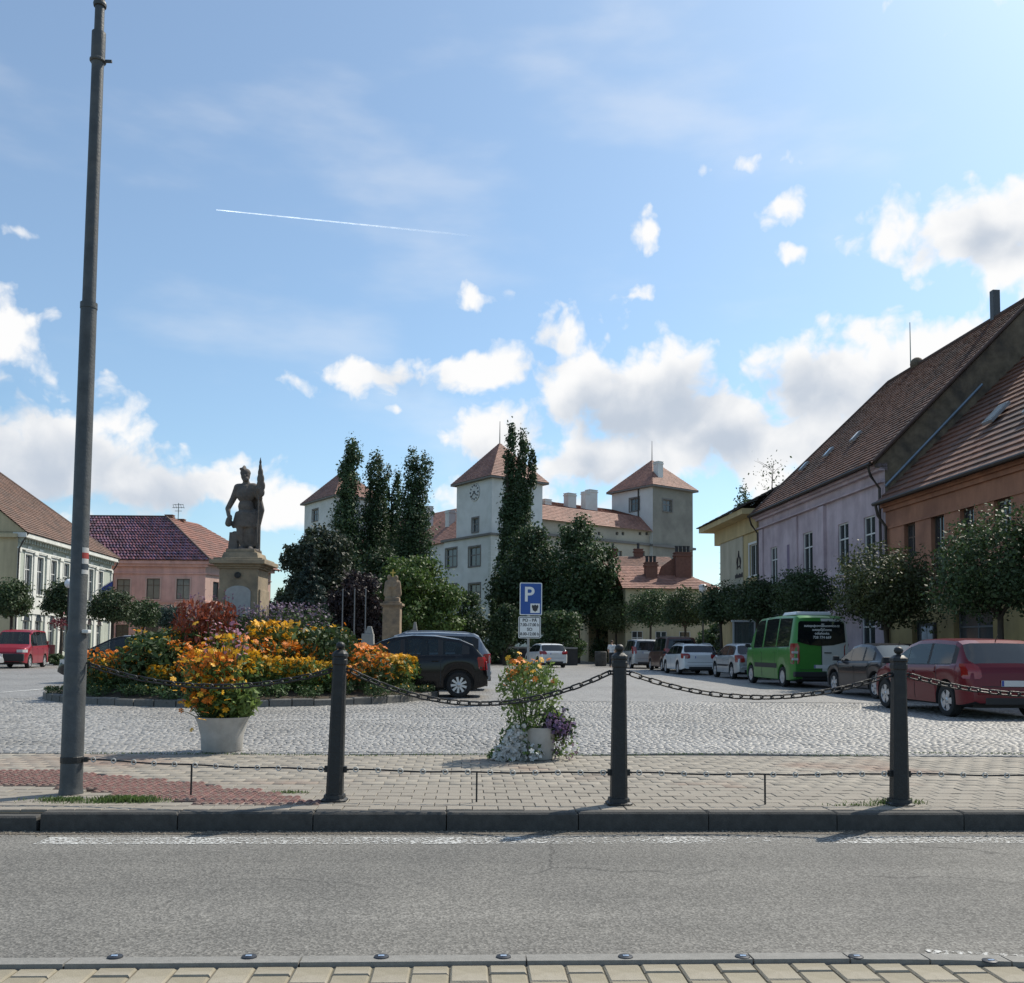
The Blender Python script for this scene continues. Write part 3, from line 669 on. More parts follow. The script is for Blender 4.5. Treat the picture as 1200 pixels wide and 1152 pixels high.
# chains: every link an object
def link_mesh(L=.118, wd=.056, r=.0074):
    mb = MB(); pts = []
    hw = wd / 2 - r; hl = L / 2 - wd / 2
    for k in range(7): a = -math.pi / 2 + math.pi * k / 6; pts.append(Vector((hl + hw * math.cos(a), hw * math.sin(a), 0)))
    for k in range(7): a = math.pi / 2 + math.pi * k / 6; pts.append(Vector((-hl + hw * math.cos(a), hw * math.sin(a), 0)))
    n = len(pts); vs = []; seg = 6
    for i, p in enumerate(pts):
        d = (pts[(i + 1) % n] - pts[i - 1]).normalized(); s = Vector((d.y, -d.x, 0))
        for k in range(seg):
            t = 2 * math.pi * k / seg; vs.append(p + (s * math.cos(t) + Vector((0, 0, 1)) * math.sin(t)) * r)
    fs = [(i * seg + k, ((i + 1) % n) * seg + k, ((i + 1) % n) * seg + (k + 1) % seg, i * seg + (k + 1) % seg) for i in range(n) for k in range(seg)]
    mb.add(vs, fs); return mb.mesh('link', M_IRON, 60)
LINK = link_mesh()
def chain(a, b, sag, label):
    a, b = Vector(a), Vector(b)
    t = thing('chain', label, 'chain', tuple(a), 0, 'sagging chains between the posts')
    N = 400; P = []
    for i in range(N + 1):
        s = i / N; p = a.lerp(b, s); p.z -= sag * 4 * s * (1 - s); P.append(p)
    pitch = .118 - .034; acc = 0; k = 0; last = P[0]; nxt = pitch / 2
    for i in range(1, N + 1):
        acc += (P[i] - P[i - 1]).length
        if acc >= nxt:
            d = (P[min(i + 3, N)] - P[max(i - 3, 0)]).normalized()
            y = Vector((0, 0, 1)).cross(d).normalized(); z = d.cross(y)
            M = Matrix((d, y, z)).transposed()
            M = M @ Matrix.Rotation(R(40 if k % 2 else -50) + rnd.uniform(-.15, .15), 3, 'X')
            o = put('link', LINK, t); o.matrix_parent_inverse = Matrix.Identity(4)
            o.location = P[i] - a; o.rotation_euler = M.to_euler(); nxt += pitch; k += 1
def bolpt(i, s, z, off=.092):
    p = BP[i]; return Vector((p.x + math.sin(R(lean[i])) * z, p.y, z)) + ku * s * off
lpt = Vector((LPB.x, LPB.y, 0)) + ku * .12
chain(lpt + Vector((0, 0, 1.07)), bolpt(0, -1, 1.04), .15, 'sagging black iron chain from the lamp post across the flower bed')
chain(bolpt(0, 1, 1.045), bolpt(1, -1, 1.045), .255, 'sagging black iron chain in front of the white-petunia pot')
chain(bolpt(1, 1, 1.045), bolpt(2, -1, 1.045), .185, 'sagging black iron chain in front of the green van')
p3 = BP[2] + (BP[2] - BP[1])
chain(bolpt(2, 1, 1.045), Vector((p3.x, p3.y, 1.045)), .15, 'sagging black iron chain in front of the dark red hatchback')
def rod(a, b, sup, label):
    a, b = Vector(a), Vector(b); d = b - a
    t = thing('barrier_rod', label, 'barrier', tuple(a), 0, 'thin ringed rods strung low between the posts')
    pts = [Vector((0, 0, 0)) + d * s + Vector((0, 0, -.012 * 4 * s * (1 - s) + .004 * math.sin(s * 17))) for s in [i / 14 for i in range(15)]]
    MB().tube(pts, .0075, 6).build('rod', M_IRON, t, 40)
    n = int(d.length / .176); ring = MB()
    K, seg = 12, 5; vs = []; dn = d.normalized()
    for i in range(K):
        al = 2 * math.pi * i / K; c = Vector((math.cos(al) * .019 * dn.x, math.cos(al) * .019 * dn.y, math.sin(al) * .019)); o_ = c.normalized(); y_ = dn.cross(Vector((0, 0, 1))).normalized()
        for k in range(seg): be = 2 * math.pi * k / seg; vs.append(c + (o_ * math.cos(be) + y_ * math.sin(be)) * .006)
    ring.add(vs, [(i * seg + k, i * seg + (k + 1) % seg, ((i + 1) % K) * seg + (k + 1) % seg, ((i + 1) % K) * seg + k) for i in range(K) for k in range(seg)])
    rme = ring.mesh('ring', M_RING, 60)
    for i in range(n + 1):
        s = (i + .35) / (n + .5)
        if s > 1: break
        o = put('ring', rme, t); o.location = d * s + Vector((0, 0, -.012 * 4 * s * (1 - s))) + Vector((0, -.006, 0))
    if sup is not None:
        p = a + d * sup; MB().tube([(p.x - a.x, p.y - a.y, -a.z), (p.x - a.x, p.y - a.y, -.012 + d.z * sup)], .008, 6).build('support_rod', M_IRON, t)
rod(lpt + Vector((0, 0, .285)), bolpt(0, -1, .25), .45, 'thin black rod with rings from the lamp post to a bollard')
rod(bolpt(0, 1, .25, .1), bolpt(1, -1, .25, .1), .5, 'thin black rod with rings below the white-petunia pot')
rod(bolpt(1, 1, .25, .1), bolpt(2, -1, .25, .1), .52, 'thin black rod with rings between the last two bollards')
rod(bolpt(2, 1, .25, .1), Vector((p3.x, p3.y, .25)) - ku * .1, .5, 'thin black rod with rings running on past the last bollard')

# ------------------------------------------------------------------ flowers
M_LEAF = pm('flower_leaf', (.10, .165, .04), .3, 4, .65, island=.4, trans=.3)
M_LEAFD = pm('dark_flower_leaf', (.05, .09, .028), .3, 4, .65, island=.4, trans=.2)
M_LEAFL = pm('light_flower_leaf', (.13, .19, .05), .3, 4, .65, island=.35, trans=.35)
M_REFLEAF = pm('red_reflection_leaf', (.20, .05, .025), .3, 4, .6, island=.4, trans=.3)  # red of a windscreen reflection put into a leaf colour
M_STEM = pm('stem', (.07, .10, .03), .2, 5, .7)
M_YEL = pm('yellow_petal', (.78, .42, .025), .15, 6, .6, island=.25, trans=.25)
M_ORA = pm('orange_petal', (.75, .22, .02), .15, 6, .6, island=.3, trans=.25)
M_WHI = pm('white_petal', (.78, .78, .76), .08, 6, .6, island=.1, trans=.3)
M_PUR = pm('purple_petal', (.20, .13, .24), .15, 6, .6, island=.4, trans=.25)
M_VIO = pm('violet_petal', (.165, .125, .20), .15, 6, .6, island=.35, trans=.3)
M_PNK = pm('dusky_petal', (.20, .11, .17), .2, 6, .6, island=.4, trans=.25)
def blooms(P, size, mat, name='blooms', up=.7, petals=6):
    P = np.asarray(P); n = len(P)
    nr = rng.normal(size=(n, 3)) * .55; nr[:, 2] += up; nr[:, 1] -= .25; nr /= np.linalg.norm(nr, axis=1, keepdims=True)
    t = rng.normal(size=(n, 3)); t -= nr * (t * nr).sum(1, keepdims=True); t /= np.linalg.norm(t, axis=1, keepdims=True); b = np.cross(nr, t)
    s = (size * rng.uniform(.7, 1.25, n))[:, None]; V = []; F = []
    for k in range(petals):
        a = 2 * math.pi * k / petals; w = .42 * 2 * math.pi / petals
        d = t * math.cos(a) + b * math.sin(a); e1 = t * math.cos(a - w) + b * math.sin(a - w); e2 = t * math.cos(a + w) + b * math.sin(a + w)
        V += [P, P + e1 * s * .36 + nr * s * .06, P + d * s * .5 - nr * s * .03, P + e2 * s * .36 + nr * s * .06]
    V = np.stack(V, 1).reshape(-1, 3); return npmesh(name, V, np.arange(len(V)).reshape(-1, 4), mat)
def stems_mesh(base, tips, r, mat, name='stems'):
    mb = MB()
    for b, t in zip(base, tips):
        b, t = Vector(b), Vector(t); m = b.lerp(t, .5) + Vector((rnd.uniform(-.04, .04), rnd.uniform(-.04, .04), .03)); mb.tube([b, m, t], [r, r * .8, r * .5], 3, False)
    return mb.mesh(name, mat)
def clump(h, rad, nleaf, leaf, lmat, nbl, bsize, bmat, seed, open_=0., petals=6, topbias=.6, extra=None):
    """meshes of one bushy plant: foliage, stems, blooms"""
    global rng
    rng = np.random.default_rng(seed)
    z = rng.beta(1.6, 1.2, nleaf) * h * .88; a = rng.uniform(0, 2 * np.pi, nleaf)
    rr = rad * np.sqrt(rng.uniform(.05, 1, nleaf)) * (.55 + .5 * np.sin(np.pi * np.clip(z / h, 0.05, .95)))
    P = np.stack([rr * np.cos(a), rr * np.sin(a), z + .03], 1) + rng.normal(size=(nleaf, 3)) * .02
    out = [('foliage', leaf_mesh('foliage', P, leaf, lmat, aspect=.42))]
    zb = h * (topbias + (1.02 - topbias) * rng.beta(2.0, 1.3, nbl)); a = rng.uniform(0, 2 * np.pi, nbl)
    rb = rad * (1.05 - .35 * (zb / h)) * np.sqrt(rng.uniform(.15, 1, nbl)) * 1.1
    B = np.stack([rb * np.cos(a), rb * np.sin(a), zb], 1)
    out.append(('stems', stems_mesh([(x * .3, y * .3, 0) for x, y, _ in B[::2]], B[::2], .006, M_STEM)))
    out.append(('blooms', blooms(B, bsize, bmat, petals=petals)))
    if extra:
        B2 = B[: len(B) // 4] + rng.normal(size=(len(B) // 4, 3)) * [.12, .12, .05]; out.append(('blooms', blooms(B2, bsize * .8, extra)))
    return out
KINDS = {
 'yellow': [clump(.75, .42, 700, .10, M_LEAF, 230, .10, M_YEL, 100 + i, topbias=.35) for i in range(3)],
 'orange': [clump(.7, .4, 700, .085, M_LEAFD, 150, .085, M_ORA, 120 + i, topbias=.35, extra=M_YEL) for i in range(3)],
 'green': [clump(1.0, .5, 900, .12, M_LEAFD, 14, .07, M_YEL, 140 + i, extra=M_ORA) for i in range(3)],
 'verbena': [clump(1.35, .5, 500, .085, M_LEAFD, 150, .055, M_VIO, 160 + i, topbias=.55, petals=5, extra=M_PNK) for i in range(3)],
 'red': [clump(1.35, .48, 900, .12, M_REFLEAF, 60, .06, M_PNK, 180 + i, topbias=.5) for i in range(2)],
 'low': [clump(.32, .34, 420, .07, M_LEAFD, 6, .05, M_YEL, 200 + i) for i in range(2)],
}
KLAB = {'yellow': ('golden yellow daisies in the round bed', 'yellow_daisy'), 'orange': ('orange marigolds in the round bed', 'orange_marigold'),
 'green': ('leafy green plant in the round bed', 'leafy_plant'), 'verbena': ('airy violet verbena in the round bed', 'violet_verbena'),
 'red': ('dark red plant added for a windscreen reflection', 'red_reflection_plant'), 'low': ('low edging plant in the round bed', 'edging_plant')}
def plant(kind, loc, s=1.0, sz=None, rz=None):
    ang = math.degrees(math.atan2(loc[1] - BC.y, loc[0] - BC.x)); rr0 = math.hypot(loc[0] - BC.x, loc[1] - BC.y)
    side_ = 'on the side facing the black people carrier' if -60 < ang < 90 else 'on the side facing the red van' if ang < -125 or ang > 90 else 'on the side facing the road'
    zone = 'at the rim' if rr0 > BR * .75 else 'half way in' if rr0 > BR * .42 else 'close to the pedestal'
    t = thing(KLAB[kind][1], '%s, %s %s' % (KLAB[kind][0], zone, side_.replace('on the side ', '')), 'plant', loc, rnd.uniform(0, 6.28) if rz is None else rz, 'plants of the round flower bed, ' + kind)
    t.scale = (s, s, sz or s)
    for nm, me in rnd.choice(KINDS[kind]): struct(put(nm, me, t), 'stuff')
    return t
# the round bed
e0 = G(300, 829); BR = 4.55
BC = Vector((-6.45, e0.y + BR, 0))
M_SOIL = pm('soil', (.05, .038, .026), .3, 9, .95, .6, 20)
M_RIM = pm('bed_stone', (.13, .125, .115), .25, 12, .85, .4, 40, island=.25)
bed = thing('flower_bed', 'round flower bed edged with low dark stones round the statue', 'flower bed', tuple(BC))
m = MB(); prof = [(BR - .1, 0), (BR - .12, .14), (BR * .8, .28), (BR * .5, .48), (BR * .2, .6), (.01, .62)]; m.lathe(prof, 40); m.build('soil', M_SOIL, bed, 60)
nst = 64; sm_ = MB(); w = 2 * math.pi * BR / nst
sm_.cbox((-.09, -w / 2 + .008, -.04), (.09, w / 2 - .008, .15), .02); sm_ = sm_.mesh('edging_stone', M_RIM)
for i in range(nst):
    a = 2 * math.pi * i / nst; o = put('edging_stone', sm_, bed, (BR * math.cos(a), BR * math.sin(a), rnd.uniform(-.015, .012)), a + rnd.uniform(-.02, .02))
def bedz(r): return float(np.interp(r, [0, BR * .2, BR * .5, BR * .8, BR - .12], [.62, .6, .48, .28, .12]))
rr_ = random.Random(5)
def ring(n, r, kinds, a0=-200, a1=20, s=(.85, 1.15)):
    for i in range(n):
        a = R(a0 + (a1 - a0) * (i + rr_.uniform(.2, .8)) / n); q = r * rr_.uniform(.94, 1.05)
        k = kinds(math.degrees(a), i) if callable(kinds) else rr_.choice(kinds)
        da = math.degrees(a); sc_ = rr_.uniform(*s)
        if (da < -138 or da > 180) and r > BR * .4: sc_ *= .62
        elif -105 < da < 0 and BR * .4 < r < BR * .75: sc_ *= rr_.uniform(.95, 1.45)
        plant(k, (BC.x + q * math.cos(a), BC.y + q * math.sin(a), bedz(q) - .02), sc_)
def k_out(a, i):
    if a > -75: return rr_.choice(['yellow', 'yellow', 'yellow', 'orange'])
    if a < -115: return rr_.choice(['yellow', 'yellow', 'yellow', 'orange'])
    return rr_.choice(['orange', 'orange', 'yellow', 'green'])
def k_mid(a, i):
    if a > -75: return rr_.choice(['yellow', 'orange', 'orange', 'green'])
    if a < -115: return rr_.choice(['yellow', 'yellow', 'orange'])
    return rr_.choice(['orange', 'green', 'orange'])
ring(24, BR * .955, ['low'], s=(.7, 1.1))
ring(26, BR * .83, k_out, s=(.7, 1.3))
ring(22, BR * .66, k_mid, s=(1.0, 1.3))
ring(18, BR * .48, lambda a, i: rr_.choice(['orange', 'low', 'yellow']) if a < -128 else rr_.choice(['green', 'orange', 'yellow', 'green']), s=(1.0, 1.3))
ring(13, BR * .32, ['verbena', 'verbena', 'green'], -185, 40, s=(1.0, 1.3))
ring(6, BR * .3, ['green', 'verbena'], 40, 140)
for px in (224, 256):  # two made-up red plants, added where a windscreen reflection tints the bed
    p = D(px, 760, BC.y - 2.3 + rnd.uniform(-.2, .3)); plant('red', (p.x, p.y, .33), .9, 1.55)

# flower pots
M_POT = pm('pot_concrete', (.42, .40, .37), .12, 8, .8, .25, 60, c2=(.33, .31, .28), c2scale=3)
def pot(name, label, p, prof, rim=.04):
    t = thing(name, label, 'flower pot', (p.x, p.y, .004))
    h = prof[-1][1]; r = prof[-1][0]
    MB().lathe(prof + [(r - rim, h), (r - rim - .01, h - .06)], 32, cap=False).build('pot', M_POT, t, 40)
    MB().lathe([(.01, 0), (prof[0][0], 0)], 24, cap=False).build('pot_base', M_POT, t)
    MB().lathe([(r - rim - .005, h - .05), (.01, h - .03)], 24, cap=False).build('soil', M_SOIL, t)
    return t
P1 = G(260, 880)
t = pot('flower_pot', 'flared grey pot of orange daisies in front of the round flower bed', P1, [(.225, 0), (.235, .02), (.245, .18), (.28, .32), (.315, .40)])
def pot_plant(nm, label, loc, meshes, s=1.0):
    q = thing(nm, label, 'plant', loc); q.scale = (s, s, s)
    for a, b in meshes: struct(put(a, b, q), 'stuff')
    return q
pot_plant('orange_daisy', 'dense orange and yellow daisies growing in the flared grey pot', (P1.x - .13, P1.y - .02, .36), clump(.78, .33, 1500, .07, M_LEAF, 330, .085, M_ORA, 301, topbias=.12, extra=M_YEL) + [('blooms', blooms(rng.normal(size=(230, 3)) * [.17, .17, .22] + [0, -.02, .45], .085, M_YEL))])
pot_plant('leafy_plant', 'light green narrow leaves on the bed-side half of the flared grey pot', (P1.x + .17, P1.y - .03, .36), clump(.42, .24, 1100, .10, M_LEAFL, 8, .05, M_ORA, 302), 1.0)
q = pot_plant('pink_verbena', 'thin stems with pinkish flower heads rising above the orange daisies', (P1.x - .02, P1.y + .08, .36), clump(1.15, .34, 120, .07, M_LEAFL, 60, .05, pm('pink_petal', (.42, .2, .28), .2, 6, .6, island=.3, trans=.3), 303, topbias=.6))
P2 = G(630, 889)
pot('flower_pot', 'tapered grey pot of white petunias and tall marigolds beside the middle bollard', P2, [(.17, 0), (.175, .02), (.19, .2), (.205, .35)], .03)
rng = np.random.default_rng(77)
pot_plant('tall_marigold', 'tall straggly plant with orange and yellow blooms in the petunia pot', (P2.x - .1, P2.y, .31), 
    (lambda c: c)(clump(.80, .36, 1500, .06, M_LEAFL, 26, .085, M_ORA, 311, topbias=.55) + clump(.86, .33, 250, .06, M_LEAF, 20, .075, M_YEL, 312, topbias=.6)))
def spill(c0, n, sx, sz, bm, bs, lm, seed, k):
    global rng
    rng = np.random.default_rng(seed)
    s = rng.uniform(0, 1, n); x = sx * (s ** .8) + rng.normal(size=n) * .06; z = -sz * s ** 1.5 + rng.normal(size=n) * .05 + .03; y = -.02 - .14 * rng.uniform(-.6, 1, n)
    if k: f_ = rng.uniform(0, 1, n) ** .75; z = .05 - .39 * f_ + rng.normal(size=n) * .012; x = sx * rng.uniform(0, 1, n) * (.35 + .65 * f_); y = -.12 * np.sin(np.pi * np.clip(x / sx, 0, 1)) - rng.uniform(0, .05, n)
    P = np.stack([x, y, np.maximum(z, -.33)], 1) + np.array(c0)
    L = np.concatenate([P + rng.normal(size=P.shape) * .03 + [0, .05, 0] for _ in range(5)]); L[:, 2] = np.maximum(L[:, 2], -.32)
    return [('foliage', leaf_mesh('foliage', L, .05, lm)), ('blooms', blooms(P + [0, -.02, 0], bs, bm, up=.25, petals=5))]
pot_plant('white_petunia', 'white petunias cascading down one side of the tapered pot', (P2.x - .16, P2.y - .06, .345), spill((.02, -.06, 0), 320, -.40, .34, M_WHI, .064, M_LEAF, 321, 1))
pot_plant('white_petunia', 'white petunia blooms lying along the foot of the tapered pot', (P2.x - .03, P2.y - .24, .42), [(n_, m_) for n_, m_ in spill((-.02, 0, -.36), 16, .05, .0, M_WHI, .06, M_LEAF, 325, 0)])
pot_plant('purple_petunia', 'dusky purple petunias spilling over the tapered pot away from the white ones', (P2.x + .14, P2.y - .03, .36), spill((-.05, 0, .05), 190, .22, .12, M_PUR, .055, M_LEAFD, 322, 0) + spill((.06, 0, 0), 60, .10, .33, M_PNK, .045, M_LEAFL, 323, 0))

# ------------------------------------------------------------------ statue of the helmeted saint on its pedestal
M_SAND = pm('sandstone', (.29, .232, .158), .25, 5, .9, .5, 40, c2=(.185, .152, .11), c2scale=1.8, c2lo=.42, c2hi=.66)
M_SANDD = pm('dark_sandstone', (.125, .108, .095), .3, 7, .9, .5, 40, c2=(.075, .07, .068), c2scale=2.5)
M_PLAQ = pm('grey_plaque', (.34, .34, .33), .15, 8, .7, .2, 40)
ZP = D(290, 645, BC.y).z
ped = thing('statue', 'sandstone statue of a helmeted man with flag and bucket on a tall pedestal', 'statue', tuple(BC), 0)
px_ = D(287, 645, BC.y).x - BC.x
pd = MB()
for (hw, z0, z1) in ((.92, 0, .5), (.76, .5, .95), (.58, .95, 1.15), (.48, 1.15, ZP - .495)): pd.bbox((px_ - hw, -hw, z0), (px_ + hw, hw, z1))
pd.build('pedestal', M_SAND, ped, bevel=.02)
cr = MB()
for (hw, z0, z1) in ((.53, ZP - .50, ZP - .45), (.58, ZP - .45, ZP - .39), (.68, ZP - .39, ZP - .29), (.60, ZP - .29, ZP - .24)): cr.bbox((px_ - hw, -hw, z0), (px_ + hw, hw, z1 + .004))
cr.build('cornice', M_SAND, ped, bevel=.015)
pl = MB(); pl.box((px_, 0, ZP - .165), (.92, .88, .16), top=.9); pl.box((px_ - .02, 0, ZP - .042), (.72, .7, .09)); pl.build('plinth', M_SAND, ped, bevel=.02)
m = MB(); pts = [(-.31, 0), (.31, 0), (.31, .62)] + [(.31 * math.cos(R(a)), .62 + .16 * math.sin(R(a))) for a in range(15, 180, 15)] + [(-.31, .62)]
m.prism([(x + px_, z + ZP - 1.70) for x, z in pts], -.51, -.47, axis=1); m.build('inscription_plaque', M_PLAQ, ped, bevel=.01)
m = MB(); m.lathe([(.075, -.475), (.08, -.51), (.05, -.52), (.045, -.505)], 18, (px_ - .02, 0, ZP - .66), 'y'); m.build('medallion', pm('dark_boss', (.03, .03, .03), .2, 9, .7), ped)
for s in (-1, 1):
    MB().bbox((px_ + s * .485 - .04, -.41, 1.3), (px_ + s * .485 + .04, .44, ZP - 1.0)).build('side_panel', M_SAND, ped, bevel=.015)
def C(x, y): return ((x - 315) / 257, (685 - y) / 257)
f = MB()
def cap2(x0, y0, r0, x1, y1, r1, d0=0., d1=0.):
    a, b = C(x0, y0), C(x1, y1); capsule(f, (a[0], d0, a[1]), r0, (b[0], d1, b[1]), r1)
ellipsoid(f, (C(308, 200)[0], -.02, C(308, 200)[1]), (.115, .135, .155))                     # head
ellipsoid(f, (C(306, 185)[0], 0, C(306, 182)[1]), (.132, .15, .12))                           # helmet bowl
for k in range(7):                                                                            # crest
    a = R(20 + k * 22); ellipsoid(f, (C(303, 180)[0] - .015, .15 * math.cos(a) * .9, C(303, 180)[1] + .145 * math.sin(a)), (.03, .05, .045))
ellipsoid(f, (C(285, 158)[0], -.06, C(285, 158)[1]), (.06, .05, .035))
ellipsoid(f, (C(312, 205)[0], -.155, C(312, 207)[1]), (.022, .03, .035)); ellipsoid(f, (C(318, 228)[0], -.11, C(318, 228)[1]), (.075, .06, .06))   # nose, bearded chin
cap2(310, 225, .075, 314, 262, .10)
cap2(262, 280, .115, 362, 276, .115); ellipsoid(f, (C(312, 315)[0], -.01, C(312, 315)[1]), (.255, .18, .25)); ellipsoid(f, (C(314, 400)[0], 0, C(314, 400)[1]), (.20, .155, .2))
ellipsoid(f, (C(314, 455)[0], 0, C(314, 455)[1]), (.235, .18, .16))
for k in range(9):                                                                            # tunic folds
    a = -1 + k * .25; cap2(314 + a * 50, 450, .07, 314 + a * 68 - 4, 530, .055, -.13 * math.cos(a * 1.4), -.16 * math.cos(a * 1.4))
cap2(290, 500, .125, 288, 590, .085, -.05, -.11); cap2(288, 590, .085, 305, 665, .055, -.11, -.03); ellipsoid(f, (C(302, 675)[0], -.12, .045), (.06, .15, .05))
cap2(345, 500, .125, 352, 590, .09, 0, -.04); cap2(352, 590, .09, 352, 665, .06, -.04, .02); ellipsoid(f, (C(357, 675)[0], -.08, .045), (.06, .14, .05))
cap2(258, 282, .10, 228, 350, .08, 0, .03); cap2(228, 350, .08, 198, 415, .068, .03, 0); cap2(198, 415, .066, 212, 462, .05, 0, -.1); ellipsoid(f, (C(222, 472)[0], -.13, C(222, 472)[1]), (.06, .06, .06))
for k in range(4): ellipsoid(f, (C(216 + k * 7, 488)[0], -.16, C(216, 486)[1]), (.014, .035, .03))
cap2(216, 492, .075, 214, 515, .088, -.12, -.12)                                              # bucket
cap2(368, 280, .10, 402, 345, .08, 0, -.02); cap2(402, 345, .075, 398, 300, .055, -.02, -.15); ellipsoid(f, (C(398, 292)[0], -.16, C(398, 292)[1]), (.06, .06, .06))
cap2(398, 640, .022, 409, 100, .02, -.12, -.12); cap2(409, 118, .034, 410, 80, .006, -.12, -.12)   # flag staff and tip
for (x, y, rx, rz_) in ((408, 150, .040, .12), (410, 185, .068, .14), (412, 225, .095, .16), (414, 270, .115, .17), (419, 312, .085, .12)):
    ellipsoid(f, (C(x, y)[0], -.1, C(x, y)[1]), (rx, .06, rz_))
for (x0, x1, d) in ((380, 412, .06), (372, 402, .12), (362, 392, .15), (352, 380, .17)):      # cloak
    cap2(x0, 285, .07, x1, 420, .075, d, d); cap2(x1, 420, .075, x1 - 18, 520, .06, d, d); cap2(x1 - 18, 520, .06, x1 - 16, 680, .055, d, d)
cap2(330, 300, .08, 330, 660, .12, .17, .14); cap2(322, 500, .16, 324, 640, .13, .02, .06); cap2(296, 500, .14, 296, 600, .10, -.02, .02); cap2(366, 440, .11, 366, 640, .085, .04, .06)
f.box((C(243, 640)[0], .05, .22), (.24, .34, .46), top=.8); ellipsoid(f, (C(246, 582)[0], .05, C(246, 582)[1]), (.10, .14, .09)); f.box((0.02, 0, -.01), (.66, .56, .07))
fme = remesh_obj(f, .017, M_SANDD, 'figure', 2)
fo = put('figure', fme, ped, (px_, 0, ZP))

# ------------------------------------------------------------------ parking sign
M_BLUE = pm('sign_blue', (.012, .07, .30), .1, 4, .35); M_SWH = pm('sign_white', (.72, .73, .72), .06, 5, .45); M_SBK = pm('sign_black', (.03, .03, .035), .1, 5, .5)
M_SIGNP = pm('sign_pole', (.30, .31, .31), .15, 9, .45, metal=.5)
YS = 21.0
sp_ = G(618, 758 + 1375 / YS); zc = lambda y: D(620, y, YS).z
sg = thing('parking_sign', 'blue P parking sign with white hours plate on a grey pole', 'sign', (D(619, 760, YS).x, YS, 0), R(2))
MB().lathe([(.03, 0), (.03, zc(686))], 12).build('pole', M_SIGNP, sg, 40)
z0, z1 = zc(721), zc(683); cx_ = D(622, 700, YS).x - D(619, 760, YS).x; hw = .25
def plate(x0, x1, z0, z1, y0, y1, mat, name, par, r=.02):
    pts = []
    for (cx, cz, a0) in ((x1 - r, z1 - r, 0), (x0 + r, z1 - r, 90), (x0 + r, z0 + r, 180), (x1 - r, z0 + r, 270)):
        for a in (0, 30, 60, 90): pts.append((cx + r * math.cos(R(a0 + a)), cz + r * math.sin(R(a0 + a))))
    m = MB(); m.prism(pts, y0, y1, axis=1); return m.build(name, mat, par)
b = plate(cx_ - hw, cx_ + hw, z0, z1, -.055, -.04, M_SWH, 'parking_plate', sg, .03)
plate(cx_ - hw + .02, cx_ + hw - .02, z0 + .02, z1 - .02, -.0585, -.052, M_BLUE, 'blue_field', b, .02)
def ptext(s, size, mat, x, y, z, par, bold=0, name='lettering', sx=1):
    o = put(name, text_mesh(s, size, mat, name, bold), par, (x, y, z)); o.rotation_euler = (R(90), 0, 0); o.scale = (sx, 1, 1); return o
ptext('P', .46, M_SWH, cx_ - .04, -.061, z0 + .45, b, .008)
plate(cx_ - .01, cx_ + .20, z0 + .05, z0 + .26, -.0625, -.058, M_SWH, 'pictogram_field', b, .004)
pic = [(-.075, .06), (-.05, .085), (-.03, .06), (-.01, .085), (.01, .085), (.03, .06), (.05, .085), (.075, .06), (.07, .02), (.055, -.01), (.05, -.045), (.02, -.055), (.0, -.08), (-.02, -.055), (-.05, -.045), (-.055, -.01), (-.07, .02)]
m = MB(); m.prism([(cx_ + .095 + x, z0 + .15 + z) for x, z in pic], -.066, -.062, axis=1); m.build('pictogram', M_SBK, b)
z0, z1 = zc(748), zc(722.5); cx2 = D(620.5, 735, YS).x - D(619, 760, YS).x
b = plate(cx2 - .25, cx2 + .25, z0, z1, -.055, -.04, M_SWH, 'hours_plate', sg, .03)
plate(cx2 - .235, cx2 + .235, z0 + .015, z1 - .015, -.0575, -.053, M_SBK, 'border', b, .022)
plate(cx2 - .22, cx2 + .22, z0 + .03, z1 - .03, -.0605, -.056, M_SWH, 'white_field', b, .015)
for s, k in (('PO - PÁ', .82), ('7.00-17.00 h', .61), ('SO', .40), ('8.00-12.00 h', .19)):
    ptext(s, .095, M_SBK, cx2, -.063, z0 + (z1 - z0) * k, b, .002, sx=.88 if len(s) > 8 else 1)
# ------------------------------------------------------------------ vehicles
M_TYRE = pm('tyre_rubber', (.018, .018, .018), .2, 20, .85, .2, 60)
M_RIM_ = pm('alloy', (.55, .55, .56), .1, 10, .35, metal=.6)
M_DARKP = pm('dark_plastic', (.02, .02, .022), .2, 20, .6)
M_TINT = glassmat('car_glass', (.012, .016, .018), .30)
M_TINTD = glassmat('dark_car_glass', (.010, .012, .014), .10)
M_CABIN = pm('cabin_trim', (.035, .035, .037), .2, 6, .9)
M_REDL = pm('red_lens', (.24, .008, .01), .15, 20, .12, spec=.8)
M_WHL = pm('clear_lens', (.5, .5, .5), .15, 20, .1, spec=.8)
M_PLATE = pm('plate_white', (.6, .6, .6), .05, 8, .5); M_PLB = pm('plate_blue', (.03, .06, .3), .05, 8, .5)
def tyre_mesh():
    mb = MB(); mb.lathe([(.20, -.085), (.27, -.098), (.30, -.09), (.312, -.06), (.312, .06), (.30, .09), (.27, .098), (.20, .085)], 28, (0, 0, 0), 'y', False); return mb.mesh('tyre', M_TYRE, 40)
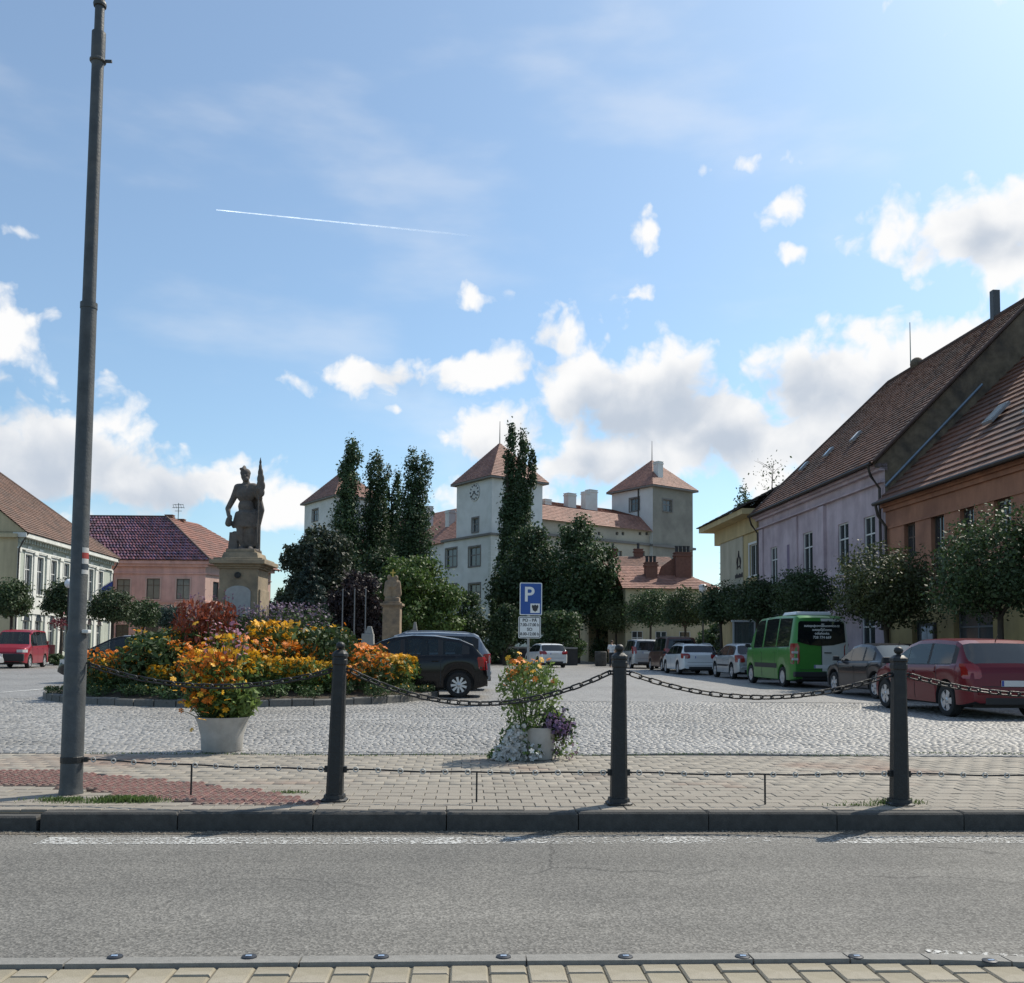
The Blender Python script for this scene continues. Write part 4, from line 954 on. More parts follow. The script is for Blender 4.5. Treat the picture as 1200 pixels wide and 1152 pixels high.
def rim_mesh(style):
    mb = MB()
    mb.lathe([(.215, -.02), (.215, -.075), (.20, -.085), (.19, -.06), (.19, .08)], 28, (0, 0, 0), 'y', False)
    mb.lathe([(.055, -.08), (.045, -.088), (.01, -.09)], 12, (0, 0, 0), 'y', False)
    n = {'five': 5, 'nine': 9, 'cover': 8}[style]
    for k in range(n):
        a = 2 * math.pi * k / n; w0, w1 = {'five': (.045, .065), 'nine': (.02, .032), 'cover': (.03, .062)}[style]
        d = Vector((math.cos(a), 0, math.sin(a))); s = Vector((-math.sin(a), 0, math.cos(a)))
        p = [d * .03 + s * w0, d * .20 + s * w1, d * .20 - s * w1, d * .03 - s * w0]; y0, y1 = Vector((0, -.078, 0)), Vector((0, -.055, 0))
        mb.add([q + y0 for q in p] + [q + y1 for q in p], [(0, 1, 2, 3), (4, 7, 6, 5), (0, 4, 5, 1), (2, 6, 7, 3)])
    return mb.mesh('rim', M_RIM_, 40)
TYRE = tyre_mesh(); RIMS = {k: rim_mesh(k) for k in ('five', 'nine', 'cover')}
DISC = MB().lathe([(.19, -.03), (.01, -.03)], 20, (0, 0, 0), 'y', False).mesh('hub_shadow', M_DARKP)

def interp(prof, x): return float(np.interp(x, [p[0] for p in prof], [p[1] for p in prof]))
def make_car(name, label, cat, loc, rz, prof, W, paint, belt=(.93, 1.0), rg=None, ws=None, side=(), xw=(-1.3, 1.3), wr=.312,
             tail=(.62, .98, .22), style='five', group='cars parked on the square', rails=None, glass=None, gdark=None, antenna=True, mould=None, zb0=.22, trimdark=True, handles=True, plate_z=None, doors=()):
    """prof: outline of the top from tail to nose (x, z); the shell is lofted through stations along x"""
    t = thing(name, label, cat, loc, rz, group)
    L0, L1 = prof[0][0], prof[-1][0]
    xs = []
    for (x0, z0), (x1, z1) in zip(prof[:-1], prof[1:]):
        k = max(1, int(math.ceil(max((x1 - x0) / .09, abs(z1 - z0) / .07))))
        xs += [x0 + (x1 - x0) * i / k for i in range(k)]
    xs.append(L1)
    AR = wr + .065
    for c in xw:
        for k in range(-6, 7): xs.append(c + AR * math.sin(k / 6 * math.pi / 2))
    for a, b_ in list(side) + [r for r in (rg, ws) if r] + list(doors): xs += [a, b_]
    xs = sorted(x for x in xs if L0 <= x <= L1); X = [xs[0]]
    for x in xs[1:]:
        if x - X[-1] > .0035: X.append(x)
    glass = glass or M_TINT; gdark = gdark or M_TINTD
    def yh(x):
        r_ = max(0, (x - (L1 - .75)) / .75); f_ = max(0, ((L0 + .40) - x) / .40)
        return W / 2 - .24 * r_ ** 2.4 - .13 * f_ ** 2.6
    def zbelt(x): return belt[0] + (belt[1] - belt[0]) * (L1 - x) / (L1 - L0)
    def zbot(x):
        z = zb0 + .10 * max(0, (x - (L1 - .5)) / .5) ** 2 + .08 * max(0, ((L0 + .4) - x) / .4) ** 2
        for c in xw:
            if abs(x - c) < AR: z = max(z, wr + math.sqrt(AR * AR - (x - c) ** 2) - .0)
        return z
    NL = 13
    def section(x):
        zt = interp(prof, x); zb = min(zbot(x), zt - .1); zw = zbelt(x); y = yh(x)
        green = zt > zw + .09
        if not green: zw = max(zt - .055, zb + .04)
        P = [(y - .10, zb), (y - .02, zb + .03)]
        for k, dy in ((.25, -.005), (.5, 0), (.75, -.005), (.93, -.022)): P.append((y + dy, zb + .03 + (zw - zb - .03) * k))
        P.append((y - .048, zw))
        if green:
            tum = .30 if zt < 1.75 else .17
            yw = lambda z: y - .055 - (z - zw) * tum
            hgt = zt - zw; zt1 = zw + hgt - min(.10, hgt * .45); zt2 = zt - min(.03, hgt * .2)
            P += [(yw(zw + .02), zw + .02), (yw(zt1), zt1), (yw(zt2) - .03, zt2)]; yr = yw(zt2) - .03
        else:
            yr = y - .16; P += [(y - .07, zt - .035), (y - .10, zt - .022), (yr, zt - .012)]
        P += [(yr * .80, zt - .004), (yr * .42, zt), (0, zt + .004)]
        return P, green
    secs = [section(x) for x in X]
    V = []; 
    for x, (P, g) in zip(X, secs):
        for s in (1, -1): V += [(x, s * p[0], p[1]) for p in P]
    NP = len(secs[0][0])
    groups = {}
    def put_f(key, f): groups.setdefault(key, []).append(f)
    for i in range(len(X) - 1):
        xm = (X[i] + X[i + 1]) / 2; gr = secs[i][1] and secs[i + 1][1]
        for si, s in enumerate((1, -1)):
            for k in range(NP - 1):
                a, b_ = (i * 2 + si) * NP + k, ((i + 1) * 2 + si) * NP + k
                q = (a, a + 1, b_ + 1, b_) if s == 1 else (a, b_, b_ + 1, a + 1)
                key = 'body'
                if k == 7 and gr:
                    for j, (w0, w1) in enumerate(side):
                        if w0 <= xm <= w1: key = ('side', j, s)
                    if key == 'body' and trimdark and any(abs(xm - w1) < .16 or abs(xm - w0) < .16 for w0, w1 in side[:-1] + side[1:]): key = ('pillar', round(xm * 1.2), s)
                elif k == 6 and gr and side and side[0][0] <= xm <= side[-1][1]: key = 'trim'
                elif k >= 9 and rg and rg[0] <= xm <= rg[1]: key = 'rear'
                elif k >= 9 and ws and ws[0] <= xm <= ws[1]: key = 'front'
                elif k == 0: key = 'sill'
                put_f(key, q)
    for i in (0, len(X) - 1):
        for k in range(NP - 1):
            a, b_ = (i * 2) * NP + k, (i * 2 + 1) * NP + k
            put_f('body', (a, b_, b_ + 1, a + 1) if i == 0 else (a, a + 1, b_ + 1, b_))
    def sub(key, nm, mat, par, sm=32):
        fs = groups.get(key)
        if not fs: return None
        idx = {}; vv = []; ff = []
        for f_ in fs:
            g_ = []
            for v_ in f_:
                if v_ not in idx: idx[v_] = len(vv); vv.append(V[v_])
                g_.append(idx[v_])
            ff.append(tuple(g_))
        mb = MB(); mb.add(vv, ff); me = mb.mesh(nm, mat, sm)
        bm = bmesh.new(); bm.from_mesh(me); bmesh.ops.remove_doubles(bm, verts=bm.verts, dist=1e-4); bm.to_mesh(me); bm.free()
        me.polygons.foreach_set('use_smooth', [True] * len(me.polygons)); me.set_sharp_from_angle(angle=R(sm))
        return put(nm, me, par)
    body = sub('body', 'body', paint, t)
    sub('trim', 'belt_trim', M_DARKP, t); [sub(g_, 'window_pillar', M_DARKP, t) for g_ in list(groups) if g_[0] == 'pillar']; sub('sill', 'sill', M_DARKP if trimdark else paint, t)
    sub('rear', 'rear_window', gdark, t, 60); sub('front', 'windscreen', glass, t, 60)
    for j in range(len(side)):
        for s in (1, -1): sub(('side', j, s), 'side_window', glass, t, 60)
    # cabin block, underbody
    zr = max(p[1] for p in prof)
    m = MB(); m.bbox((L0 + .25, -W / 2 + .24, .2), (L1 - .25, W / 2 - .24, .62)); m.build('underbody', M_DARKP, t)
    if side:
        sx0, sx1 = side[-1][0], side[0][1]
        if sx0 > sx1: sx0, sx1 = side[0][0], side[-1][1]
        m = MB(); m.bbox((sx0 - .1, -W / 2 + .16, .55), (sx1 - .2, W / 2 - .16, min(belt) - .03))
        for yy in (-.36, .36):
            m.box((sx0 + .95, yy, 1.02), (.16, .46, .6)); m.box((sx0 + .95, yy, 1.36 * zr / 1.5), (.1, .24, .16)); 
        m.box((sx0 + .1, 0, 1.0), (.16, 1.1, .5)); m.build('seats', M_CABIN, t)
    # wheels
    sc = wr / .312
    for xwv in xw:
        for s in (1, -1):
            w_ = put('wheel', TYRE, t, (xwv, s * (W / 2 - .115), wr)); w_.rotation_euler = (0, rnd.uniform(0, 1), math.pi if s == 1 else 0); w_.scale = (sc, 1, sc)
            w_.name = 'wheel'; put('rim', RIMS[style], w_); put('hub', DISC, w_)
    xr = lambda z: float(np.interp(z, [p[1] for p in prof[:8]], [p[0] for p in prof[:8]])) if True else L0
    tp = []
    for p in prof:
        if tp and p[1] <= tp[-1][1]: break
        tp.append(p)
    xr = lambda z: float(np.interp(z, [p[1] for p in tp], [p[0] for p in tp]))
    # tail lights: wrap round the corner
    z0, z1, wl_ = tail
    for s in (1, -1):
        m = MB(); vs = []
        NZ = 7
        for j in range(NZ + 1):
            z = z0 + (z1 - z0) * j / NZ; x = xr(z); ye = yh(x) - .03; inn = .05 if j in (0, NZ) else 0
            for (xx, yy) in ((x - .016, ye - wl_ + inn), (x - .012, ye - .05), (x + .05, yh(x + .05) + .006), (x + .20 - inn, yh(x + .20) + .002), (x + .20 - inn, ye - wl_ + inn)):
                vs.append((xx, s * yy, z))
        tf = [(4, 3, 2, 1, 0), tuple(NZ * 5 + k for k in range(5))] + [(j * 5 + k, j * 5 + (k + 1) % 5, j * 5 + 5 + (k + 1) % 5, j * 5 + 5 + k) for j in range(NZ) for k in range(5)]
        if s == -1: tf = [q[::-1] for q in tf]
        m.add(vs, tf); m.build('tail_light', M_REDL, t, 40)
        f_ = [(4, 3, 2, 1, 0), (5, 6, 7, 8, 9)] + [(k, (k + 1) % 5, 5 + (k + 1) % 5, 5 + k) for k in range(5)]
        if s == -1: f_ = [q[::-1] for q in f_]
        x = L1 - .28; y = yh(x); zh = interp(prof, x) - .16
        m = MB(); vs = []
        for z in (zh - .07, zh + .07):
            for (xx, yy) in ((L1 - .03, y - .36), (L1 - .10, yh(L1 - .1) - .02), (x, y + .004), (x - .12, yh(x - .12) + .002), (x - .1, y - .36)): vs.append((xx, s * yy, z))
        m.add(vs, f_); m.build('headlight', M_WHL, t)
        # mirror
        if ws:
            xm = ws[1] - .28; ym = yh(xm)
            m = MB(); m.box((xm, s * (ym + .09), zbelt(xm) + .09), (.10, .19, .13), top=.85); m.box((xm + .02, s * (ym - .005), zbelt(xm) + .05), (.06, .1, .04)); m.build('mirror', M_DARKP, t, bevel=.02)
    # rear bumper ledge, plate, door joints, handles
    zp = plate_z or (z0 + z1) / 2 - .02
    m = MB(); x = min(xr(zp - .05), xr(zp + .05)); m.bbox((x - .014, -.26, zp - .055), (x - .004, .26, zp + .055)); pp = m.build('number_plate', M_PLATE, t)
    m = MB(); m.bbox((x - .0165, .215, zp - .05), (x - .0145, .255, zp + .05)); m.build('blue_band', M_PLB, pp)
    m = MB(); zz = .50; x = xr(zz); m.bbox((x - .025, -W / 2 + .2, zz - .05), (x + .04, W / 2 - .2, zz + .04)); m.build('bumper', paint, t, bevel=.02)
    for zj in (.60,):
        mj = MB(); xj = xr(zj); mj.bbox((xj - .006, -W / 2 + .28, zj - .006), (xj + .03, W / 2 - .28, zj + .006)); mj.build('tailgate_joint', M_DARKP, t)
    m = MB(); m.bbox((x - .012, -W / 2 + .34, .27), (x + .08, W / 2 - .34, .40)); m.build('valance', M_DARKP, t, bevel=.015)
    def ys(x, z):
        P, g = section(x); return float(np.interp(z, [p[1] for p in P[:7]], [p[0] for p in P[:7]]))
    for s in (1, -1):
        for (da, db) in doors:
            m = MB()
            for dx in (da, db):
                zb = max(zbot(dx) + .05, .3); zt_ = zbelt(dx) - .005; K = 6
                for k in range(K):
                    za, zc_ = zb + (zt_ - zb) * k / K, zb + (zt_ - zb) * (k + 1) / K
                    q = [(dx - .009, s * (ys(dx, za) + .0025), za), (dx + .009, s * (ys(dx, za) + .0025), za), (dx + .009, s * (ys(dx, zc_) + .0025), zc_), (dx - .009, s * (ys(dx, zc_) + .0025), zc_)]
                    m.quad(*(q if s == -1 else q[::-1]))
            m.build('door_joint', M_DARKP, t)
            if handles:
                hx = da + .14; hz_ = zbelt(hx) - .13
                m = MB(); m.box((hx, s * (ys(hx, hz_) + .012), hz_), (.17, .03, .028)); m.build('door_handle', paint, t, bevel=.008)
        if mould:
            m = MB(); K = 10; a, b_ = mould[0], mould[1]
            for k in range(K):
                xa, xb = a + (b_ - a) * k / K, a + (b_ - a) * (k + 1) / K
                q = [(xa, s * (ys(xa, mould[2]) + .006), mould[2]), (xb, s * (ys(xb, mould[2]) + .006), mould[2]), (xb, s * (ys(xb, mould[3]) + .006), mould[3]), (xa, s * (ys(xa, mould[3]) + .006), mould[3])]
                m.quad(*(q if s == -1 else q[::-1]))
            m.build('side_moulding', M_DARKP, t)
        if rails:
            a, b_ = rails[:2]; m = MB(); pts = []
            for k in range(9):
                x = a + (b_ - a) * k / 8; P, g = section(x); pts.append((x, s * (P[9][0] - .04), P[9][1] + (.055 if 0 < k < 8 else .0)))
            m.tube(pts, .016, 6); m.build('roof_rail', rails[2], t, 40)
    if antenna:
        x = (rg[1] if rg else L0 + .4) + .12; z = interp(prof, x)
        m = MB(); m.tube([(x, 0, z), (x - .09, 0, z + .12)], [.010, .004], 6); m.build('antenna', M_DARKP, t)
    t['_'] = 0; del t['_']
    return t, section, xr, yh
def carpaint(n, c, rough=.28, metal=.15): return pm('car_paint_' + n, c, .06, 3, rough, metal=metal, coat=.35, spec=.22)
HATCH = [(-2.12, .42), (-2.11, .62), (-2.08, .90), (-2.0, 1.03), (-1.62, 1.40), (-1.42, 1.465), (-.6, 1.50), (.05, 1.485), (.42, 1.40), (1.27, .99), (1.82, .84), (2.03, .70), (2.12, .54), (2.14, .42)]
FAST = [(-2.2, .42), (-2.19, .64), (-2.16, .92), (-2.08, 1.0), (-1.75, 1.05), (-1.02, 1.38), (-.72, 1.425), (-.15, 1.44), (.28, 1.38), (1.15, .96), (1.88, .80), (2.1, .66), (2.18, .5), (2.2, .42)]
ESTATE = [(-2.28, .42), (-2.27, .65), (-2.25, .95), (-2.18, 1.04), (-1.96, 1.38), (-1.80, 1.46), (-.6, 1.49), (.2, 1.47), (.5, 1.39), (1.3, .98), (1.95, .82), (2.2, .68), (2.27, .55), (2.3, .42)]
MPV = [(-2.05, .42), (-2.04, .68), (-2.0, .98), (-1.93, 1.08), (-1.68, 1.36), (-1.35, 1.50), (-.75, 1.585), (-.2, 1.60), (.25, 1.55), (.55, 1.46), (1.35, 1.03), (1.75, .86), (1.97, .66), (2.05, .42)]
BOXY = [(-2.12, .42), (-2.11, .85), (-2.09, 1.05), (-2.0, 1.68), (-1.88, 1.78), (-.5, 1.82), (.4, 1.78), (.62, 1.69), (1.22, 1.10), (1.85, .95), (2.06, .74), (2.1, .58), (2.12, .42)]
PEOPLE = [(-2.4, .42), (-2.39, .85), (-2.36, 1.05), (-2.24, 1.72), (-2.1, 1.86), (-.5, 1.92), (.5, 1.87), (.75, 1.78), (1.45, 1.12), (2.1, .95), (2.34, .74), (2.38, .58), (2.4, .42)]
def HR(px, py, Y): p = D(px, py, Y); return p.x
PH = R(93.5)
def at_rear_left(px, Y, W, L, ang=3.5):
    """centre of a car facing away whose near left rear corner is seen at column px and distance Y"""
    x = D(px, 770, Y).x; d = Vector((-math.sin(R(ang)), math.cos(R(ang)), 0)); r = Vector((d.y, -d.x, 0))
    p = Vector((x, Y, 0)) + r * (W / 2) + d * (L / 2); return (p.x, p.y, 0), R(90 + ang)
lc, rz = at_rear_left(1133, 17.2, 1.81, 4.25, 3.0)
make_car('parked_car', 'dark red hatchback with silver wheels, last in the row by the orange house', 'car', lc, rz, HATCH, 1.81, carpaint('dark_red', (.125, .006, .014)), rg=(-2.0, -1.62), ws=(.42, 1.24),
         side=[(-1.45, -.62), (-.52, .30), (.32, .98)], tail=(.74, 1.02, .15), style='five', plate_z=.66, doors=[(-.98, -.1), (-.1, .95)])
lc, rz = at_rear_left(1042, 23.4, 1.76, 4.4, 3.5)
make_car('parked_car', 'blue-black fastback saloon between the green van and the dark red hatchback', 'car', lc, rz, FAST, 1.76, carpaint('plum', (.012, .013, .02)), rg=(-1.72, -1.02), ws=(.28, 1.12), belt=(.9, .98),
         side=[(-1.12, -.62), (-.52, .22), (.24, .86)], tail=(.68, .92, .24), style='five', plate_z=.76, doors=[(-.95, -.1), (-.1, .9)])
M_SILV = carpaint('silver', (.42, .43, .44), .3, .4); M_WHITE = carpaint('white', (.66, .67, .67))
lc, rz = at_rear_left(863, 38.6, 1.74, 4.1, 3.5)
make_car('parked_car', 'pale silver hatchback half hidden behind the green van', 'car', lc, rz, [(a * .96, b) for a, b in HATCH], 1.74, M_SILV, rg=(-1.92, -1.55), ws=(.40, 1.19), xw=(-1.24, 1.24),
         side=[(-1.38, -.62), (-.52, .28), (.30, .92)], tail=(.70, 1.0, .22), style='five', mould=(-.9, 1.0, .52, .6), doors=[(-.9, -.1), (-.1, .9)])
lc, rz = at_rear_left(799, 44.5, 1.8, 4.58, 3.5)
make_car('parked_car', 'white estate car with red tail lights parked beside the brown people carrier', 'car', lc, rz, ESTATE, 1.8, M_WHITE, rg=(-2.16, -1.93), ws=(.5, 1.27), side=[(-1.75, -1.0), (-.9, -.05), (.05, .98)],
         tail=(.78, 1.02, .26), style='five', plate_z=.84, rails=(-1.8, .2, M_SILV), doors=[(-.95, -.0), (0, 1.0)])
lc, rz = at_rear_left(779, 50.5, 1.88, 4.8, 3.5)
make_car('parked_car', 'tall brown people carrier parked beyond the white estate car', 'car', lc, rz, PEOPLE, 1.88, carpaint('brown', (.085, .035, .028)), belt=(1.05, 1.12), rg=(-2.35, -2.2), ws=(.75, 1.42),
         side=[(-1.95, -1.0), (-.9, .05), (.15, 1.0)], xw=(-1.5, 1.5), tail=(.85, 1.25, .18), plate_z=.72, doors=[(-1.0, .1), (.1, 1.15)])
lc, rz = at_rear_left(741, 57.5, 1.8, 4.25, 3.5)
make_car('parked_car', 'tall silver box-shaped car at the far end of the parked row', 'car', lc, rz, BOXY, 1.8, M_SILV, belt=(1.02, 1.1), rg=(-2.08, -1.98), ws=(.62, 1.2),
         side=[(-1.75, -.95), (-.85, -.02), (.08, .9)], tail=(.9, 1.35, .14), plate_z=.98, doors=[(-.9, .05), (.05, 1.0)])
p = G(640, 779)
make_car('parked_car', 'white hatchback standing alone on the open square before the dark low wall', 'car', (D(640, 770, 58).x, 59.5, 0), R(104), [(a * .97, b) for a, b in HATCH], 1.78, M_WHITE, rg=(-1.94, -1.56), ws=(.40, 1.2), xw=(-1.27, 1.27),
         side=[(-1.38, -.62), (-.52, .28), (.30, .92)], tail=(.82, 1.02, .28), plate_z=.86, doors=[(-.9, -.1), (-.1, .9)])
# black compact people carrier, side on, nose to the left
pw = G(548, 818)
make_car('parked_car', 'black compact people carrier side-on behind the flower bed, silver wheel covers', 'car', (pw.x - 1.6, pw.y + .85, 0), R(182), [(a, b * .965) for a, b in MPV], 1.72, carpaint('black', (.004, .0045, .006), .15, 0), belt=(.93, 1.06), rg=(-1.92, -1.55), ws=(.55, 1.32),
         side=[(-1.42, -.95), (-.83, .0), (.1, 1.12)], xw=(-1.35, 1.33), tail=(.68, 1.0, .16), style='nine', glass=glassmat('clear_car_glass', (.02, .03, .032), .55), doors=[(-.9, .05), (.05, 1.15)])
make_car('parked_car', 'steel blue estate car with silver roof rails behind the black people carrier', 'car', (D(484, 770, 27.6).x, 27.6, 0), R(181), [(a, b * 1.12) for a, b in ESTATE], 1.8, carpaint('steel_blue', (.20, .23, .27), .3, .3), rg=(-2.16, -1.93), ws=(.5, 1.27), belt=(1.02, 1.1),
         side=[(-1.75, -1.0), (-.9, -.05), (.05, .98)], rails=(-1.8, .4, pm('rail_silver', (.5, .5, .5), .1, 5, .35, metal=.6)), tail=(.78, 1.05, .2))
# left: dark car behind the flower bed, another with roof bars, the red van
make_car('parked_car', 'black saloon mostly hidden behind the flower bed near the lamp post', 'car', (D(156, 780, 30.2).x, 30.2, 0), R(176), [(a, b * 1.02) for a, b in HATCH], 1.8, carpaint('black', (.008, .009, .011)), rg=(-2.0, -1.62), ws=(.42, 1.24),
         side=[(-1.45, -.62), (-.52, .30), (.32, .98)], doors=[(-.98, -.1), (-.1, .95)])
make_car('parked_car', 'dark car with black roof bars behind the black saloon at the flower bed', 'car', (D(196, 780, 34.5).x, 34.5, 0), R(178), [(a, b * 1.12) for a, b in ESTATE], 1.8, carpaint('graphite', (.025, .027, .03)), rg=(-2.16, -1.93), ws=(.5, 1.27), belt=(1.02, 1.1),
         side=[(-1.75, -1.0), (-.9, -.05), (.05, .98)], rails=(-1.8, .4, M_DARKP))
YD = 47.0
make_car('parked_car', 'red box-shaped van with dark bumper facing out beside the white house', 'van', (D(15, 770, YD).x, YD + .6, 0), R(-78), [(a * 1.0, b * 1.06) for a, b in BOXY], 1.8, carpaint('red', (.26, .022, .035)), belt=(1.06, 1.14), rg=(-2.08, -1.98), ws=(.62, 1.2),
         side=[(-1.75, -.95), (-.85, -.02), (.08, .9)], doors=[(-.9, .05), (.05, 1.0)], tail=(.9, 1.35, .14))
redv = [o for o in bpy.data.objects if str(o.get('label', '')).startswith('red box')][0]
m = MB(); m.bbox((1.98, -.80, .34), (2.16, .80, .72)); m.build('front_bumper', M_DARKP, redv, bevel=.05)
make_car('parked_car', 'pale car cut off at the picture edge in front of the red van', 'car', (D(-60, 775, YD - 4).x, YD - 4, 0), R(5), HATCH, 1.78, M_SILV, rg=(-2.0, -1.62), ws=(.42, 1.24), side=[(-1.45, -.62), (-.52, .30), (.32, .98)])
# the green van
VAN = [(-2.62, .42), (-2.615, .9), (-2.61, 1.3), (-2.58, 2.10), (-2.52, 2.30), (-2.38, 2.38), (-.5, 2.42), (1.05, 2.38), (1.35, 2.27), (2.0, 1.42), (2.35, 1.2), (2.55, .95), (2.61, .7), (2.63, .42)]
M_GREEN = carpaint('green', (.045, .20, .035), .35, 0.05)
lc, rz = at_rear_left(928, 30.6, 1.99, 5.25, 3.5)
van, vsec, vxr, vyh = make_car('parked_van', 'green passenger van with one white rear door and white lettering', 'van', lc, rz, VAN, 1.99, M_GREEN, belt=(1.28, 1.34), ws=(1.35, 1.98), xw=(-1.62, 1.72), wr=.335,
         side=[(-2.2, -1.0), (-.9, .35), (.5, 1.45)], tail=(.78, 1.45, .10), plate_z=.70, mould=(-1.15, 1.2, .62, .78), trimdark=False, antenna=False, handles=True, doors=[(-.95, .4), (.45, 1.4)], style='cover', glass=glassmat('van_glass', (.018, .02, .022), .05))
def rearplate(poly, off, mat, name, par, th=.012):
    m = MB(); n = len(poly); vs = [(vxr(z) - off, y, z) for y, z in poly] + [(vxr(z) - off + th, y, z) for y, z in poly]
    m.add(vs, [tuple(range(n)), tuple(range(2 * n - 1, n - 1, -1))] + [(i, n + i, n + (i + 1) % n, (i + 1) % n) for i in range(n)]); return m.build(name, mat, par)
rw = rearplate([(.80, 1.50), (.40, 1.40), (.0, 1.37), (-.40, 1.40), (-.80, 1.50), (-.76, 2.12), (-.70, 2.18), (.70, 2.18), (.76, 2.12)], .024, M_TINTD, 'rear_window', van)
lv = [(.55, .86), (.75, .885), (.95, .90), (1.3, .89), (1.6, .87), (1.9, .84), (2.1, .82), (2.2, .78), (2.27, .72)]; m = MB()
for (za, ya), (zb_, yb) in zip(lv[:-1], lv[1:]):
    q = [(vxr(za) - .013, -.012, za), (vxr(za) - .013, -ya, za), (vxr(zb_) - .013, -yb, zb_), (vxr(zb_) - .013, -.012, zb_)]; m.quad(*q[::-1]); e = [(x + .03, y, z) for x, y, z in q]
    m.quad(q[1], q[2], e[2], e[1]); m.quad(q[0], e[0], e[3], q[3])
wd_ = m.build('white_rear_door', carpaint('offwhite', (.55, .56, .55)), van); wd_['label'] = 'white rear door'
m = MB(); m.box((vxr(1.15) - .03, -.20, 1.15), (.03, .24, .035)); m.build('handle', M_DARKP, wd_, bevel=.006)
m = MB(); m.bbox((vxr(1) - .016, -.012, .55), (vxr(1) + .05, .006, 1.36)); m.build('door_joint', M_DARKP, van)
for s in (1,):
    m = MB(); x = vxr(1.2)
    for z0 in (.90, 1.12): m.bbox((x - .020, .79, z0), (x + .06, .975, z0 + .075))
    m.build('clear_lens', M_WHL, van)
m = MB(); m.bbox((vxr(.5) - .10, -.93, .36), (vxr(.5) + .1, .93, .53)); m.build('step_bumper', M_DARKP, van, bevel=.03)
m = MB(); m.box((-1.35, 0, 2.46), (1.3, 1.25, .12), top=.9); m.build('roof_unit', carpaint('offwhite', (.55, .56, .55)), van, bevel=.03)
for s, z, k in (('autopujcovnabucovice.cz', 2.03, .118), ('autopůjčovna', 1.90, .115), ('odtahovka', 1.78, .115), ('728 774 669', 1.65, .12)):
    o = put('lettering', text_mesh(s, k, M_SWH, 'lettering', .0015), rw, (vxr(z) - .030, -.02, z)); o.rotation_euler = (R(90), 0, R(-90))
# ------------------------------------------------------------------ buildings
def wallmesh(mb, p0, u, n, Wd, H, ops, dep=.18, arch=()):
    """wall from p0 along u, outward normal n, with real openings (u0,u1,v0,v1) and their reveals"""
    p0, u, n = Vector(p0), Vector(u), Vector(n); z = Vector((0, 0, 1))
    us = sorted({0, Wd, *[o[0] for o in ops], *[o[1] for o in ops]}); vs = sorted({0, H, *[o[2] for o in ops], *[o[3] for o in ops]})
    P = lambda a, b, d=0: p0 + u * a + z * b - n * d
    flip = u.cross(z).dot(n) < 0
    def q(*pts): mb.quad(*(pts[::-1] if flip else pts))
    for a0, a1 in zip(us[:-1], us[1:]):
        for b0, b1 in zip(vs[:-1], vs[1:]):
            am, bm_ = (a0 + a1) / 2, (b0 + b1) / 2
            if any(o[0] < am < o[1] and o[2] < bm_ < o[3] for o in ops): continue
            q(P(a0, b0), P(a1, b0), P(a1, b1), P(a0, b1))
    for (a0, a1, b0, b1) in ops:
        q(P(a0, b0), P(a0, b1), P(a0, b1, dep), P(a0, b0, dep)); q(P(a1, b0), P(a1, b0, dep), P(a1, b1, dep), P(a1, b1))
        q(P(a0, b0), P(a0, b0, dep), P(a1, b0, dep), P(a1, b0)); q(P(a0, b1), P(a1, b1), P(a1, b1, dep), P(a0, b1, dep))
def obox(mb, p0, u, n, a0, a1, b0, b1, d0, d1):
    """box on a wall: a along the wall, b up, d outward from the wall face"""
    p0, u, n = Vector(p0), Vector(u), Vector(n); z = Vector((0, 0, 1))
    P = lambda a, b, d: p0 + u * a + z * b + n * d
    vs = [P(a0, b0, d0), P(a1, b0, d0), P(a1, b0, d1), P(a0, b0, d1), P(a0, b1, d0), P(a1, b1, d0), P(a1, b1, d1), P(a0, b1, d1)]
    f = [(0, 1, 2, 3), (7, 6, 5, 4), (0, 4, 5, 1), (1, 5, 6, 2), (2, 6, 7, 3), (3, 7, 4, 0)]
    if u.cross(z).dot(n) > 0: f = [q[::-1] for q in f]
    mb.add(vs, f)
M_PANE = glassmat('window_pane', (.035, .04, .045), 0, .05)
M_FRW = pm('white_frame', (.62, .62, .60), .08, 8, .5); M_FRB = pm('brown_frame', (.09, .06, .045), .15, 8, .6)
